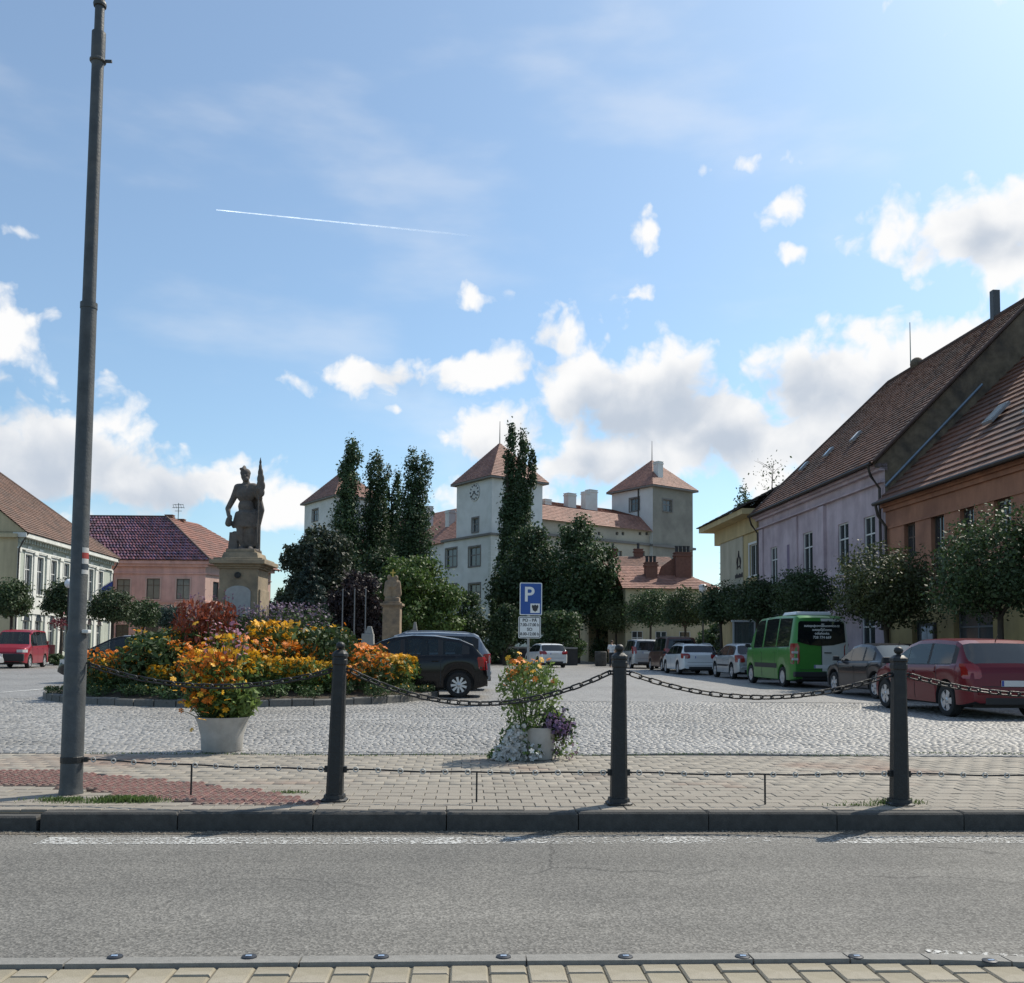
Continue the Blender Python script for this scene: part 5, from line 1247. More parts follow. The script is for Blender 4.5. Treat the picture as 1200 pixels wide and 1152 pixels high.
def window(par, p0, u, n, op, fm, mull=1, trans=.66, dep=.16, sill=None, surround=None, fw=.055, pane=None, name='window'):
    a0, a1, b0, b1 = op; m = MB(); d = -dep + .005
    obox(m, p0, u, n, a0, a0 + fw, b0, b1, d, d + .05); obox(m, p0, u, n, a1 - fw, a1, b0, b1, d, d + .05)
    obox(m, p0, u, n, a0 + fw, a1 - fw, b0, b0 + fw, d, d + .05); obox(m, p0, u, n, a0 + fw, a1 - fw, b1 - fw, b1, d, d + .05)
    for k in range(1, mull + 1):
        c = a0 + (a1 - a0) * k / (mull + 1); obox(m, p0, u, n, c - fw / 2, c + fw / 2, b0 + fw, b1 - fw, d + .002, d + .047)
    for tr in (trans if isinstance(trans, (list, tuple)) else [trans] if trans else []):
        c = b0 + (b1 - b0) * tr; obox(m, p0, u, n, a0 + fw, a1 - fw, c - fw / 2, c + fw / 2, d + .004, d + .045)
    w = m.build(name, fm, par)
    m = MB(); obox(m, p0, u, n, a0 + .01, a1 - .01, b0 + .01, b1 - .01, d + .012, d + .022); m.build('pane', pane or M_PANE, w)
    if surround or sill:
        m = MB()
        if surround:
            s = surround[0]; obox(m, p0, u, n, a0 - s, a0, b0, b1 + s, -.02, .035); obox(m, p0, u, n, a1, a1 + s, b0, b1 + s, -.02, .035); obox(m, p0, u, n, a0, a1, b1, b1 + s, -.02, .033)
        obox(m, p0, u, n, a0 - .1, a1 + .1, b0 - .09, b0, -.02, .09); m.build('sill', (surround[1] if surround else sill), w)
    return w
def tiles(mb, a, b, c, d, rows, cols, lift=.035, barrel=.0, seed=1):
    """roof slope a-b (eave) to d-c (ridge) laid with overlapping tiles, each its own piece"""
    r_ = random.Random(seed); a, b, c, d = map(Vector, (a, b, c, d))
    nn = (b - a).cross(d - a).normalized()
    if nn.z < 0: nn = -nn
    for i in range(rows):
        s0, s1 = i / rows, min(1, (i + 1.12) / rows)
        l0, r0, l1, r1 = a.lerp(d, s0), b.lerp(c, s0), a.lerp(d, s1), b.lerp(c, s1)
        wid = (r0 - l0).length; k = max(1, int(round(cols * wid / max((b - a).length, 1e-6))))
        for j in range(k):
            t0, t1 = j / k, (j + 1) / k; up = nn * (lift + r_.uniform(-.006, .008)); lo = nn * .004
            p0, p1 = l0.lerp(r0, t0), l0.lerp(r0, t1); q0, q1 = l1.lerp(r1, t0), l1.lerp(r1, t1)
            if barrel:
                pm_, qm = (p0 + p1) / 2 + nn * barrel, (q0 + q1) / 2 + nn * barrel
                mb.add([p0 + up, pm_ + up, p1 + up, q1 + lo, qm + lo, q0 + lo, p0, p1], [(0, 1, 4, 5), (1, 2, 3, 4), (6, 7, 2, 1, 0)])
            else:
                mb.add([p0 + up, p1 + up, q1 + lo, q0 + lo, p0, p1], [(0, 1, 2, 3), (4, 5, 1, 0)])
def tri_tiles(mb, a, b, apex, rows, cols, lift=.03, seed=1, barrel=0): tiles(mb, a, b, Vector(apex) + (Vector(b) - Vector(a)) * .004, apex, rows, cols, lift, barrel, seed)
def roofunder(mb, *polys):
    for p in polys: mb.add([Vector(q) - Vector((0, 0, .03)) for q in p], [tuple(range(len(p)))])
def chimney(par, x, y, z0, z1, w, d, mat, pots=0, cap=None):
    m = MB(); m.bbox((x - w / 2, y - d / 2, z0), (x + w / 2, y + d / 2, z1)); m.bbox((x - w / 2 - .07, y - d / 2 - .07, z1 - .28), (x + w / 2 + .07, y + d / 2 + .07, z1 - .14)); m.bbox((x - w / 2 - .05, y - d / 2 - .05, z1), (x + w / 2 + .05, y + d / 2 + .05, z1 + .07))
    c = m.build('chimney', mat, par)
    for k in range(pots):
        m = MB(); px = x - w / 2 + w * (k + .5) / pots; m.lathe([(.13, z1 + .07), (.12, z1 + .5), (.15, z1 + .52), (.15, z1 + .6)], 8, (px, y, 0)); m.build('chimney_pot', cap or M_DARKP, c)
M_TILEB = pm('brown_tile', (.155, .075, .052), .2, 3, .75, island=.22, c2=(.10, .062, .05), c2scale=.5)
M_TILER = pm('red_tile', (.22, .085, .055), .2, 3, .7, island=.22, c2=(.16, .075, .055), c2scale=.6)
M_TILEP = pm('pink_tile', (.265, .132, .098), .18, 2, .75, island=.22, c2=(.20, .098, .075), c2scale=.4)
M_TILEG = pm('glazed_tile', (.115, .045, .055), .25, 3, .32, island=.6, c2=(.06, .04, .08), c2scale=2.0)
M_GUT = pm('gutter', (.045, .035, .03), .2, 6, .5, metal=.3)
def gutter(par, p0, p1, r=.075):
    p0, p1 = Vector(p0), Vector(p1); m = MB(); m.tube([p0, p1], r, 8); m.build('gutter', M_GUT, par, 40)
def downpipe(par, pts, r=.055): m = MB(); m.tube(pts, r, 8); m.build('downpipe', M_GUT, par, 40)

# right hand row. Local frame: x along the facade away from the camera, y into the house, z up
RD = Vector((-.064, 1, 0)).normalized(); RA = math.atan2(RD.y, RD.x)
def rpos(Y): return Vector((16.2 - .064 * Y, Y, 0))
FN = (0, 1, 0)          # local: street side is +y when x points away (left of travel direction)
def row_house(name, label, Y0, Y1): 
    p = rpos(Y0); t = thing(name, label, 'house', tuple(p), RA, 'houses along the parking row'); return t, (Y1 - Y0) / RD.y
# orange house
M_ORW = pm('orange_plaster', (.38, .178, .11), .16, 1.5, .9, .2, 30, c2=(.28, .13, .085), c2scale=.6); M_OCH = pm('ochre_plaster', (.36, .27, .12), .12, 1.5, .9, .2, 30, c2=(.30, .23, .11), c2scale=.8)
M_SHOP = pm('shop_dark', (.05, .05, .052), .2, 3, .5)
YA, YB, YC, YE = 12.0, 34.9, 49.4, 56.4
t, Ln = row_house('terraced_house', 'orange plastered house with ochre ground floor and brown tiled roof', YA, YB)
EZ = 6.75
# wall x from 0 (near) to Ln (far); street face normal +y
def fx(px): # photo column -> distance along the facade
    k = (px - 600) / FPX; Y = 16.2 / (k + .064); return (Y - YA) / RD.y
upp = []
for px, wd, z0, z1 in ((1068, .8, 4.55, 5.75), (1101, .85, 3.4, 5.8), (1136, .8, 4.45, 5.75), (1178, .85, 4.55, 5.75)): c = fx(px); upp.append((c - wd / 2, c + wd / 2, z0 - 3.15, z1 - 3.15))
for k in range(3): c = fx(1178) - 3.0 * (k + 1); upp.append((c - .42, c + .42, 1.35, 2.6))
m = MB(); wallmesh(m, (0, 0, 3.15), (1, 0, 0), FN, Ln, EZ - 3.15 - .35, upp, .2); up_w = m.build('upper_wall', M_ORW, t)
for o in upp: window(t, (0, 0, 3.15), (1, 0, 0), FN, o, M_FRB, 1, .6, .19)
gro = []
for px, wd, z1, z0 in ((1140, 2.2, 2.55, .1), (1078, 1.1, 2.3, .1)): c = fx(px); gro.append((c - wd / 2, c + wd / 2, z0, z1))
c = fx(1200) - 3; gro.append((c - .8, c + .8, .9, 2.4))
m = MB(); wallmesh(m, (0, 0, 0), (1, 0, 0), FN, Ln, 3.05, gro, .25); m.build('ground_floor_wall', M_OCH, t)
m = MB(); obox(m, (0, 0, 0), (1, 0, 0), FN, 0, Ln, 3.05, 3.15, -.1, .06); m.build('string_course', M_OCH, t)
for k, o in enumerate(gro): window(t, (0, 0, 0), (1, 0, 0), FN, o, M_SHOP if k else pm('shutter_grey', (.16, .17, .18), .15, 3, .5), 1, .78, .24, name='shop_window' if k != 1 else 'door', pane=pm('shop_pane', (.09, .095, .10), .3, 2, .15))
c = fx(1090); m = MB(); obox(m, (0, 0, 0), (1, 0, 0), FN, c - .45, c + .45, 1.0, 2.2, .01, .10); nb = m.build('notice_case', M_SHOP, t)
for k in range(2):
    for j in range(2): m = MB(); obox(m, (0, 0, 0), (1, 0, 0), FN, c - .36 + k * .38, c - .02 + k * .38, 1.1 + j * .52, 1.55 + j * .52, .10, .108); m.build('notice', pm('notice_paper', (.42, .45, .46), .2, 4, .7), nb)
m = MB(); obox(m, (0, 0, 0), (1, 0, 0), FN, 0, Ln, EZ - .35, EZ - .2, -.1, .10); obox(m, (0, 0, 0), (1, 0, 0), FN, 0, Ln, EZ - .2, EZ - .02, -.1, .22); obox(m, (0, 0, 0), (1, 0, 0), FN, 0, Ln, EZ - 1.0, EZ - .93, -.05, .05); m.build('cornice', M_ORW, t)
DP = 7.2; RZ = EZ + DP * 1.02
m = MB(); m.quad((0, 0, 0), (0, -2 * DP, 0), (0, -2 * DP, EZ), (0, 0, EZ)); m.tri((0, 0, EZ), (0, -2 * DP, EZ), (0, -DP, RZ)); m.quad((0, -2 * DP, 0), (Ln, -2 * DP, 0), (Ln, -2 * DP, EZ), (0, -2 * DP, EZ)); m.build('side_wall', M_ORW, t)
m = MB(); tiles(m, (0, .42, EZ - .06), (Ln, .42, EZ - .06), (Ln, -DP, RZ), (0, -DP, RZ), 26, 80, .065, 0, 3); tiles(m, (Ln, -2 * DP - .4, EZ - .1), (0, -2 * DP - .4, EZ - .1), (0, -DP, RZ), (Ln, -DP, RZ), 12, 40, .05, 0, 4)
roofunder(m, [(0, .40, EZ - .1), (Ln, .40, EZ - .1), (Ln, -DP, RZ - .05), (0, -DP, RZ - .05)])

m.build('roof', M_TILEB, t)
rw_ = 8.5
def skylight(par, s, x, rise, wd=.55, ln=.8, mat=None):
    """small roof window on the street slope, s up the slope"""
    n_ = Vector((0, rise, DP)).normalized() if False else Vector((0, math.sin(math.atan(rise / DP)), math.cos(math.atan(rise / DP)))); d = Vector((0, -math.cos(math.atan(rise / DP)), math.sin(math.atan(rise / DP))))
    p = Vector((x, .42, 0)) + d * s; p.z += EZc - .06; M = Matrix((Vector((1, 0, 0)), d, n_)).transposed()
    mm = MB(); mm.box(tuple(p + n_ * .10), (wd, ln, .1), M); w = mm.build('skylight', pm('skylight_frame', (.30, .31, .32), .1, 6, .4, metal=.3), par)
    mm = MB(); mm.box(tuple(p + n_ * .155), (wd - .12, ln - .14, .02), M); mm.build('pane', glassmat('roof_pane', (.25, .3, .34), 0, .05), w)
EZc = EZ
skylight(t, 3.0, fx(1165), DP * 1.02, .7, 1.0); skylight(t, 3.4, fx(1108), DP * 1.02, .6, .9)
gutter(t, (0, .48, EZ - .06), (Ln, .48, EZ - .06))
downpipe(t, [(Ln - .2, .48, EZ - .1), (Ln - .2, .40, EZ - .5), (Ln - .2, .10, EZ - .9), (Ln - .2, .08, .1)])
# purple house with its high gable above the orange roof
M_PURW = pm('lilac_plaster', (.50, .405, .435), .14, 1.2, .9, .2, 30, c2=(.40, .315, .34), c2scale=.5)
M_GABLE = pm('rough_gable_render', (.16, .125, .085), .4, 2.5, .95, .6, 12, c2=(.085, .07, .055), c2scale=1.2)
t, Ln = row_house('terraced_house', 'lilac plastered house with tall brown tiled roof and bare gable wall', YB + .02, YC)
EZ = 8.3
def fx(px): k = (px - 600) / FPX; Y = 16.2 / (k + .064); return (Y - YB) / RD.y
ops = []
for px, wd, z0, z1 in ((908, 1.0, 4.4, 6.4), (948, 1.15, 4.45, 6.6), (990, 1.05, 4.45, 6.5), (1021, 1.0, 4.3, 6.45)): c = fx(px); ops.append((c - wd / 2, c + wd / 2, z0, z1))
gro = [(c - .6, c + .6, 1.0, 2.7) for c in (1.6, 4.6, 7.6, 10.6, 13.2)]
m = MB(); wallmesh(m, (0, 0, 0), (1, 0, 0), FN, Ln, EZ - .3, ops + gro, .2); m.build('wall', M_PURW, t)
for o in ops + gro: window(t, (0, 0, 0), (1, 0, 0), FN, o, M_FRW, 1, .68, .12, sill=M_FRW)
m = MB()
for px in (894, 934, 967): c = fx(px); m = MB(); obox(m, (0, 0, 0), (1, 0, 0), FN, c - .3, c + .3, 0, EZ - .8, -.05, .14 if px == 967 else .08); m.build('pilaster', M_PURW, t)
m = MB(); obox(m, (0, 0, 0), (1, 0, 0), FN, 0, Ln, EZ - .75, EZ - .68, -.05, .17); obox(m, (0, 0, 0), (1, 0, 0), FN, 0, Ln, EZ - .3, EZ - .18, -.1, .2); obox(m, (0, 0, 0), (1, 0, 0), FN, 0, Ln, EZ - .18, EZ - .02, -.1, .36); m.build('cornice', M_PURW, t)
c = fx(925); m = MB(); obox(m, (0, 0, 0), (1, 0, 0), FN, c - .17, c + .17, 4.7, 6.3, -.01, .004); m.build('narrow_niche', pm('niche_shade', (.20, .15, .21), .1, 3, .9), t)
DP = 6.2; RZ = EZ + 6.75; XR = 12.4; fxs = lambda px: 18.3 / ((px - 600) / FPX + .064) - YB
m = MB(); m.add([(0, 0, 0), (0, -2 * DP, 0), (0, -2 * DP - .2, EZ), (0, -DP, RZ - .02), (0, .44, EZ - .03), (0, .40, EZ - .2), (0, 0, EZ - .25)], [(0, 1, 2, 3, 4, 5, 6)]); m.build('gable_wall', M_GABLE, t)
m = MB(); m.tube([(-.04, -.0, EZ - .9), (-.04, -DP * .62, EZ - 1.0 + DP * .62 * 1.06)], .05, 6); m.build('roof_flashing', pm('zinc_flashing', (.20, .26, .32), .15, 5, .45, metal=.4), t)
m = MB(); tiles(m, (-.12, .5, EZ - .06), (Ln + .1, .5, EZ - .06), (XR + .01, -DP, RZ), (-.12, -DP, RZ), 38, 74, .055, 0, 5); tri_tiles(m, (Ln + .1, .5, EZ - .06), (Ln + .1, -2 * DP, EZ - .06), (XR, -DP, RZ), 26, 40, .05, 6)
tiles(m, (Ln + .1, -2 * DP - .3, EZ - .1), (-.1, -2 * DP - .3, EZ - .1), (-.1, -DP, RZ), (XR, -DP, RZ), 10, 30, .05, 0, 7); roofunder(m, [(-.1, .48, EZ - .1), (Ln, .48, EZ - .1), (XR, -DP, RZ - .05), (-.1, -DP, RZ - .05)]); m.build('roof', M_TILEB, t)
m = MB(); m.tube([(-.14, .5, EZ + .02), (-.14, -DP, RZ + .06)], .07, 6); m.tube([(-.12, -DP, RZ + .02), (XR, -DP, RZ + .02), (Ln + .05, .45, EZ)], .10, 8); m.build('ridge_tiles', pm('ridge_tile', (.09, .055, .045), .2, 3, .8), t)
EZc = EZ
for px, s in ((1015, 3.4), (985, 3.2), (958, 3.0)): skylight(t, s, fxs(px) , 6.75, .36, .6)
gutter(t, (0, .56, EZ - .05), (Ln, .56, EZ - .05)); downpipe(t, [(.2, .56, EZ - .1), (.2, .45, EZ - .5), (.2, .12, EZ - .95), (.2, .10, 2)]); downpipe(t, [(Ln - .15, .56, EZ - .1), (Ln - .15, .45, EZ - .5), (Ln - .15, .12, EZ - .95), (Ln - .15, .10, 2)])
m = MB(); xa = 11.1; m.tube([(xa - 1.0, -DP, RZ - .1), (xa - 1.0, -DP, RZ + 2.35)], [.03, .02], 6); m.build('mast', pm('green_mast', (.12, .22, .2), .1, 5, .5), t)
m = MB(); ellipsoid(m, (xa - 1.6, -DP, RZ + .1), (.35, .3, .3)); m.build('ridge_vent', M_GABLE, t)
m = MB(); m.bbox((2.85, -DP - .2, RZ - .3), (3.1, -DP + .1, RZ + 1.2)); m.build('flue', pm('flue_metal', (.06, .065, .07), .2, 4, .5), t)
# yellow house at the end
M_YEW = pm('cream_plaster', (.46, .36, .19), .1, 1.2, .9, .2, 30); M_YEL2 = pm('pale_plaster', (.42, .38, .29), .1, 1.2, .9, .2, 30)
t, Ln = row_house('terraced_house', 'yellow house with deep dark eaves at the far end of the row', YC + .02, YE)
EZ = 8.75
def fx(px): k = (px - 600) / FPX; Y = 16.2 / (k + .064); return (Y - YC) / RD.y
c = fx(884); ops = [(c - .85, c + .65, 5.2, 6.9), (c - .85, c + .65, 2.0, 3.6)]
m = MB(); wallmesh(m, (0, 0, 0), (1, 0, 0), FN, Ln, EZ - 1.2, ops, .16); m.build('wall', M_YEW, t)
for o in ops: window(t, (0, 0, 0), (1, 0, 0), FN, o, M_FRW, 1, None, .12, surround=(.12, M_FRW))
m = MB(); obox(m, (0, 0, 0), (1, 0, 0), FN, 2.6, Ln, 4.35, EZ - 1.2, .002, .05); m.build('pale_panel', M_YEL2, t)
m = MB(); obox(m, (0, 0, 0), (1, 0, 0), FN, 2.2, Ln + .9, 4.0, 4.35, -.2, .35); m.build('ledge', M_YEW, t)
m = MB(); obox(m, (0, 0, 0), (1, 0, 0), FN, -.02, Ln + 1.0, EZ - 1.2, EZ - .35, -4, .12); obox(m, (0, 0, 0), (1, 0, 0), FN, -.02, Ln + 1.7, EZ - .35, EZ - .05, -4, .9); m.build('eaves_box', M_YEW, t)
m = MB(); DPy = 5.0; m.quad((Ln, 0, 0), (Ln, -2 * DPy, 0), (Ln, -2 * DPy, EZ - .4), (Ln, 0, EZ - .4)); m.quad((0, -2 * DPy, 0), (Ln, -2 * DPy, 0), (Ln, -2 * DPy, EZ), (0, -2 * DPy, EZ)); m.build('side_wall', M_YEW, t)
m = MB(); a = (-.0, 1.0, EZ - .05); b = (Ln + 1.9, 1.0, EZ - .05); tiles(m, a, b, (Ln - 2.4, -DPy, EZ + 3.2), (0, -DPy, EZ + 3.2), 18, 40, .05, 0, 8); tri_tiles(m, b, (Ln + 1.9, -2 * DPy - 1, EZ - .05), (Ln - 2.4, -DPy, EZ + 3.2), 16, 40, .05, 9); tiles(m, (Ln + 1.9, -2 * DPy - 1, EZ - .05), (0, -2 * DPy - 1, EZ - .05), (0, -DPy, EZ + 3.2), (Ln - 2.4, -DPy, EZ + 3.2), 8, 20, .05, 0, 10)
m.build('roof', pm('slate_dark', (.045, .04, .042), .25, 3, .7, island=.2), t)
sgn = pm('sign_ink', (.04, .03, .03), .1, 5, .7); c = fx(868); m = MB()
for k in range(8):
    a0, a1 = R(45 * k), R(45 * (k + 1)); m.tube([(c + .35 * math.cos(a0), .07, 6.15 + .3 * math.sin(a0)), (c + .35 * math.cos(a1), .07, 6.15 + .3 * math.sin(a1))], .035, 5)
m.tube([(c - .3, .07, 5.75), (c, .07, 6.75), (c + .3, .07, 5.75)], .035, 5); m.build('wall_emblem', sgn, t)
m = MB(); 
for k in range(6): obox(m, (0, 0, 0), (1, 0, 0), FN, c - .65 + k * .24, c - .50 + k * .24, 5.25, 5.25 + (.26, .2, .24, .18, .26, .2)[k], .05, .075)
m.build('wall_lettering', sgn, t)
# ------------------------------------------------------------------ left hand houses
M_WHP = pm('white_plaster', (.66, .66, .61), .07, 1.5, .85, .1, 30); M_PAN = pm('grey_green_plaster', (.40, .43, .37), .08, 1.5, .85, .1, 30); M_BEI = pm('beige_plaster', (.46, .39, .25), .1, 1.0, .9, .15, 30)
wa, wb = D(16, 760, 61), D(127.5, 760, 79.5); wa.z = wb.z = 0
wd_v = (wb - wa); WL = wd_v.length; wang = math.atan2(wd_v.y, wd_v.x)
t = thing('white_house', 'long white classical house with pilasters, arched ground floor and brown tiled roof', 'house', tuple(wa), wang)
NR = (0, -1, 0); EZ = 8.45
cols = [ (55 + 0) ]
wpx = [31, 45, 61, 76, 90, 105, 116.5]
def fl(px):
    k = (px - 600) / FPX; d = wd_v.normalized(); s = (wa.x - k * wa.y) / (k * d.y - d.x); return s
ops = []; gops = []
for px in wpx: c = fl(px); ops.append((c - .52, c + .52, 4.55, 7.15)); gops.append((c - .5, c + .5, .6, 2.75))
m = MB(); wallmesh(m, (0, 0, 0), (1, 0, 0), NR, WL, EZ - .3, ops + gops, .2); m.build('wall', M_PAN, t)
for o in ops: window(t, (0, 0, 0), (1, 0, 0), NR, o, M_FRW, 1, .62, .14, surround=(.14, M_WHP))
for o in gops:
    w = window(t, (0, 0, 0), (1, 0, 0), NR, o, M_FRW, 1, .7, .18)
    m = MB(); c = (o[0] + o[1]) / 2; pts = [(c + .78 * math.cos(R(a)), 2.75 + .78 * math.sin(R(a))) for a in range(0, 181, 20)] + [(c + .5 * math.cos(R(a)), 2.75 + .5 * math.sin(R(a))) for a in range(180, -1, -20)]
    for k in range(9):
        q = [pts[k], pts[k + 1], pts[18 - k], pts[19 - k]]; vs = [(x, -.05, z) for x, z in q]; m.add(vs + [(x, .0, z) for x, z in q], [(0, 3, 2, 1), (0, 1, 5, 4), (2, 3, 7, 6)])
    m.build('arch', M_WHP, w)
    m = MB(); pts = [(c - .5, 2.75)] + [(c + .5 * math.cos(R(a)), 2.75 + .5 * math.sin(R(a))) for a in range(160, -1, -20)]; m.add([(x, -.01, z) for x, z in pts], [tuple(range(len(pts)))]); m.build('fanlight', M_PANE, w)
for o in ops:
    m = MB(); c = (o[0] + o[1]) / 2; obox(m, (0, 0, 0), (1, 0, 0), NR, c - .75, c + .75, 7.32, 7.46, 0, .12); obox(m, (0, 0, 0), (1, 0, 0), NR, c - .3, c + .3, 7.46, 7.7, 0, .06); m.build('window_hood', M_WHP, t)
    m = MB(); obox(m, (0, 0, 0), (1, 0, 0), NR, c - .55, c + .55, 3.75, 4.35, 0, .04); m.build('garland_panel', M_WHP, t)
edges = [0.0] + [(fl(a) + fl(b)) / 2 for a, b in zip(wpx[:-1], wpx[1:])] + [WL]
for k, e in enumerate(edges):
    m = MB(); h = .24; a0, a1 = max(0, e - h), min(WL, e + h); obox(m, (0, 0, 0), (1, 0, 0), NR, a0, a1, 0, 3.2, 0, .10); obox(m, (0, 0, 0), (1, 0, 0), NR, a0, a1, 3.55, EZ - 1.05, 0, .10)
    obox(m, (0, 0, 0), (1, 0, 0), NR, a0 - .06 if a0 > 0 else 0, min(WL, a1 + .06), EZ - 1.25, EZ - 1.05, .10, .16); m.build('pilaster', M_WHP, t)
m = MB(); obox(m, (0, 0, 0), (1, 0, 0), NR, 0, WL, 3.2, 3.55, 0, .16); m.build('string_course', M_WHP, t)
m = MB(); obox(m, (0, 0, 0), (1, 0, 0), NR, -.1, WL, EZ - 1.05, EZ - .95, 0, .14); obox(m, (0, 0, 0), (1, 0, 0), NR, -.1, WL + .1, EZ - .3, EZ, -.3, .55); m.build('cornice', M_WHP, t)
for k in range(int(WL / .45)):
    m = MB(); obox(m, (0, 0, 0), (1, 0, 0), NR, k * .45 + .1, k * .45 + .3, EZ - .6, EZ - .3, 0, .30); m.build('cornice_bracket', M_PAN, t)
DPw = 7.5; RZw = EZ + 6.6
m = MB(); m.quad((0, 0, 0), (0, 2 * DPw, 0), (0, 2 * DPw, EZ), (0, 0, EZ)); m.add([(0, -.5, EZ + .03), (0, 2 * DPw + .5, EZ + .03), (0, DPw, RZw - .06)], [(0, 1, 2)]); m.build('gable_wall', M_BEI, t)
m = MB(); obox(m, (0, 0, 0), (0, 1, 0), (-1, 0, 0), 0, 2 * DPw, EZ - .35, EZ - .1, 0, .25); m.build('gable_cornice', M_BEI, t)
m = MB(); m.quad((WL, 0, 0), (WL, 2 * DPw, 0), (WL, 2 * DPw, EZ), (WL, 0, EZ)); m.quad((0, 2 * DPw, 0), (WL, 2 * DPw, 0), (WL, 2 * DPw, EZ), (0, 2 * DPw, EZ)); m.build('back_wall', M_BEI, t)
m = MB(); XH = WL - 6.5
tiles(m, (-.15, -.6, EZ + .0), (WL + .4, -.6, EZ), (XH, DPw, RZw), (-.15, DPw, RZw), 34, 90, .05, 0, 11); tri_tiles(m, (WL + .4, -.6, EZ), (WL + .4, 2 * DPw + .6, EZ), (XH, DPw, RZw), 28, 60, .05, 12)
tiles(m, (WL + .4, 2 * DPw + .6, EZ), (-.15, 2 * DPw + .6, EZ), (-.15, DPw, RZw), (XH, DPw, RZw), 10, 30, .05, 0, 13); roofunder(m, [(-.1, -.58, EZ), (WL, -.58, EZ), (XH, DPw, RZw - .1), (-.1, DPw, RZw - .1)]); m.build('roof', pm('old_tile', (.165, .095, .068), .25, 3, .8, island=.28, c2=(.12, .08, .062), c2scale=.7), t)
m = MB(); m.tube([(-.1, DPw, RZw), (XH, DPw, RZw), (WL + .3, -.5, EZ + .05)], .12, 6); m.build('ridge_tiles', MATS['ridge_tile'], t)
chimney(t, 3.2, DPw + .6, RZw - 1.2, RZw + .9, .9, .6, pm('brick_chimney', (.20, .10, .07), .2, 6, .9), 0)
downpipe(t, [(.05, -.6, EZ - .05), (-.1, -.35, EZ - .6), (-.1, -.12, EZ - 1.1), (-.1, -.1, .3)]); downpipe(t, [(WL - .05, -.6, EZ - .05), (WL + .1, -.35, EZ - .6), (WL + .1, -.1, EZ - 1.0), (WL + .1, -.1, .3)])
c = fl(107); m = MB(); m.tube([(c, -.1, 5.3), (c + .2, -1.5, 6.3)], .04, 6); m.build('flag_staff', M_FRW, t)
m = MB(); q0 = [(c + .2, -1.5, 6.25), (c + .1, -.7, 5.72), (c + .35, -.65, 5.0), (c + .1, -.95, 4.85), (c + .3, -1.45, 5.3)]; m.add(q0 + [(x + .03, y, z) for x, y, z in q0], [(0, 1, 2, 3, 4), (9, 8, 7, 6, 5)]); m.build('flag', pm('flag_blue', (.03, .05, .22), .1, 4, .8), t)
# pink house
M_PIW = pm('pink_plaster', (.70, .41, .35), .12, 1.0, .9, .15, 30, c2=(.60, .34, .29), c2scale=.4); M_PIP = pm('pale_pink_plaster', (.60, .40, .34), .08, 1.0, .9)
YP = 86.0; pr, pl_ = D(240, 700, YP), D(60, 700, YP); PL = pr.x - pl_.x
t = thing('pink_house', 'pink plastered house with glazed hipped roof and two chimneys', 'house', (pl_.x, YP, 0), 0)
N0 = (0, -1, 0); EZ = D(180, 657, YP).z; zf = lambda y, px=180: D(px, y, YP).z; xf = lambda px: D(px, 700, YP).x - pl_.x
ops = [(xf(a), xf(b), zf(y1), zf(y0)) for a, b, y0, y1 in ((136.5, 152, 679, 703), (171.5, 187, 678, 702), (206.5, 222, 678, 702))]
g2 = [(xf(a), xf(b), .9, 3.0) for a, b in ((136.5, 152), (171.5, 187), (206.5, 222))]
m = MB(); wallmesh(m, (0, 0, 0), (1, 0, 0), N0, PL, EZ, ops + g2, .2); m.build('wall', M_PIW, t)
for o in ops: window(t, (0, 0, 0), (1, 0, 0), N0, o, M_FRB, 1, .68, .10, surround=(.14, M_PIP), pane=glassmat('bright_pane', (.17, .17, .155), 0, .1))
for o in g2: window(t, (0, 0, 0), (1, 0, 0), N0, o, M_FRB, 1, .68, .16)
m = MB()
for y0, y1, d in ((657, 661, .45), (661, 664, .28), (671, 672.5, .12), (704, 706, .12)): obox(m, (0, 0, 0), (1, 0, 0), N0, 0, PL + d, zf(y1), zf(y0), -.05, d)
m.build('cornice', M_PIW, t)
SD = 11.0; sidedir = Vector((.30, .95, 0)).normalized()
so_ = []
for k in range(4): so_.append((1.2 + k * 2.4, 2.1 + k * 2.4, zf(703), zf(680)))
m = MB(); wallmesh(m, (PL, 0, 0), sidedir, (sidedir.y, -sidedir.x, 0), SD, EZ, so_, .15); m.build('side_wall', M_PIP, t)
for o in so_: window(t, (PL, 0, 0), sidedir, (sidedir.y, -sidedir.x, 0), o, M_FRB, 0, None, .12)
m = MB()
for y0, y1, d in ((657, 661, .45), (671, 672.5, .12), (704, 706, .12)): obox(m, (PL, 0, 0), sidedir, (sidedir.y, -sidedir.x, 0), .01, SD, zf(y1) + .01, zf(y0) - .01, -.05, d)
m.build('side_cornice', M_PIW, t)
HPd = 6.5; RZp = D(190, 606, YP + HPd).z; xr1 = D(195, 606, YP + HPd).x - pl_.x; E = EZ + .02
b0 = Vector((PL + .55, -.55, E)); b1 = b0 + sidedir * (SD + 1.2); apex = Vector((xr1, HPd, RZp)); back = apex + sidedir * 5
m = MB(); tiles(m, (-.3, -.55, E), b0, apex + Vector((.02, 0, 0)), (-.3, HPd, RZp), 16, 48, .08, .09, 14); m.build('front_roof', M_TILEG, t)
m = MB(); tiles(m, b0, b1, back, apex, 18, 30, .05, 0, 15); roofunder(m, [(-.3, -.5, E), tuple(b0), tuple(apex), (-.3, HPd, RZp)]); tiles(m, b1, (0, SD + 2, E), (0, SD, RZp), back, 6, 12, .05, 0, 16); m.build('side_roof', M_TILER, t)
m = MB(); m.tube([(-.3, HPd, RZp + .03), tuple(apex + Vector((0, 0, .04))), tuple(b0 + Vector((0, 0, .08)))], .13, 6); m.build('ridge_tiles', MATS['ridge_tile'], t)
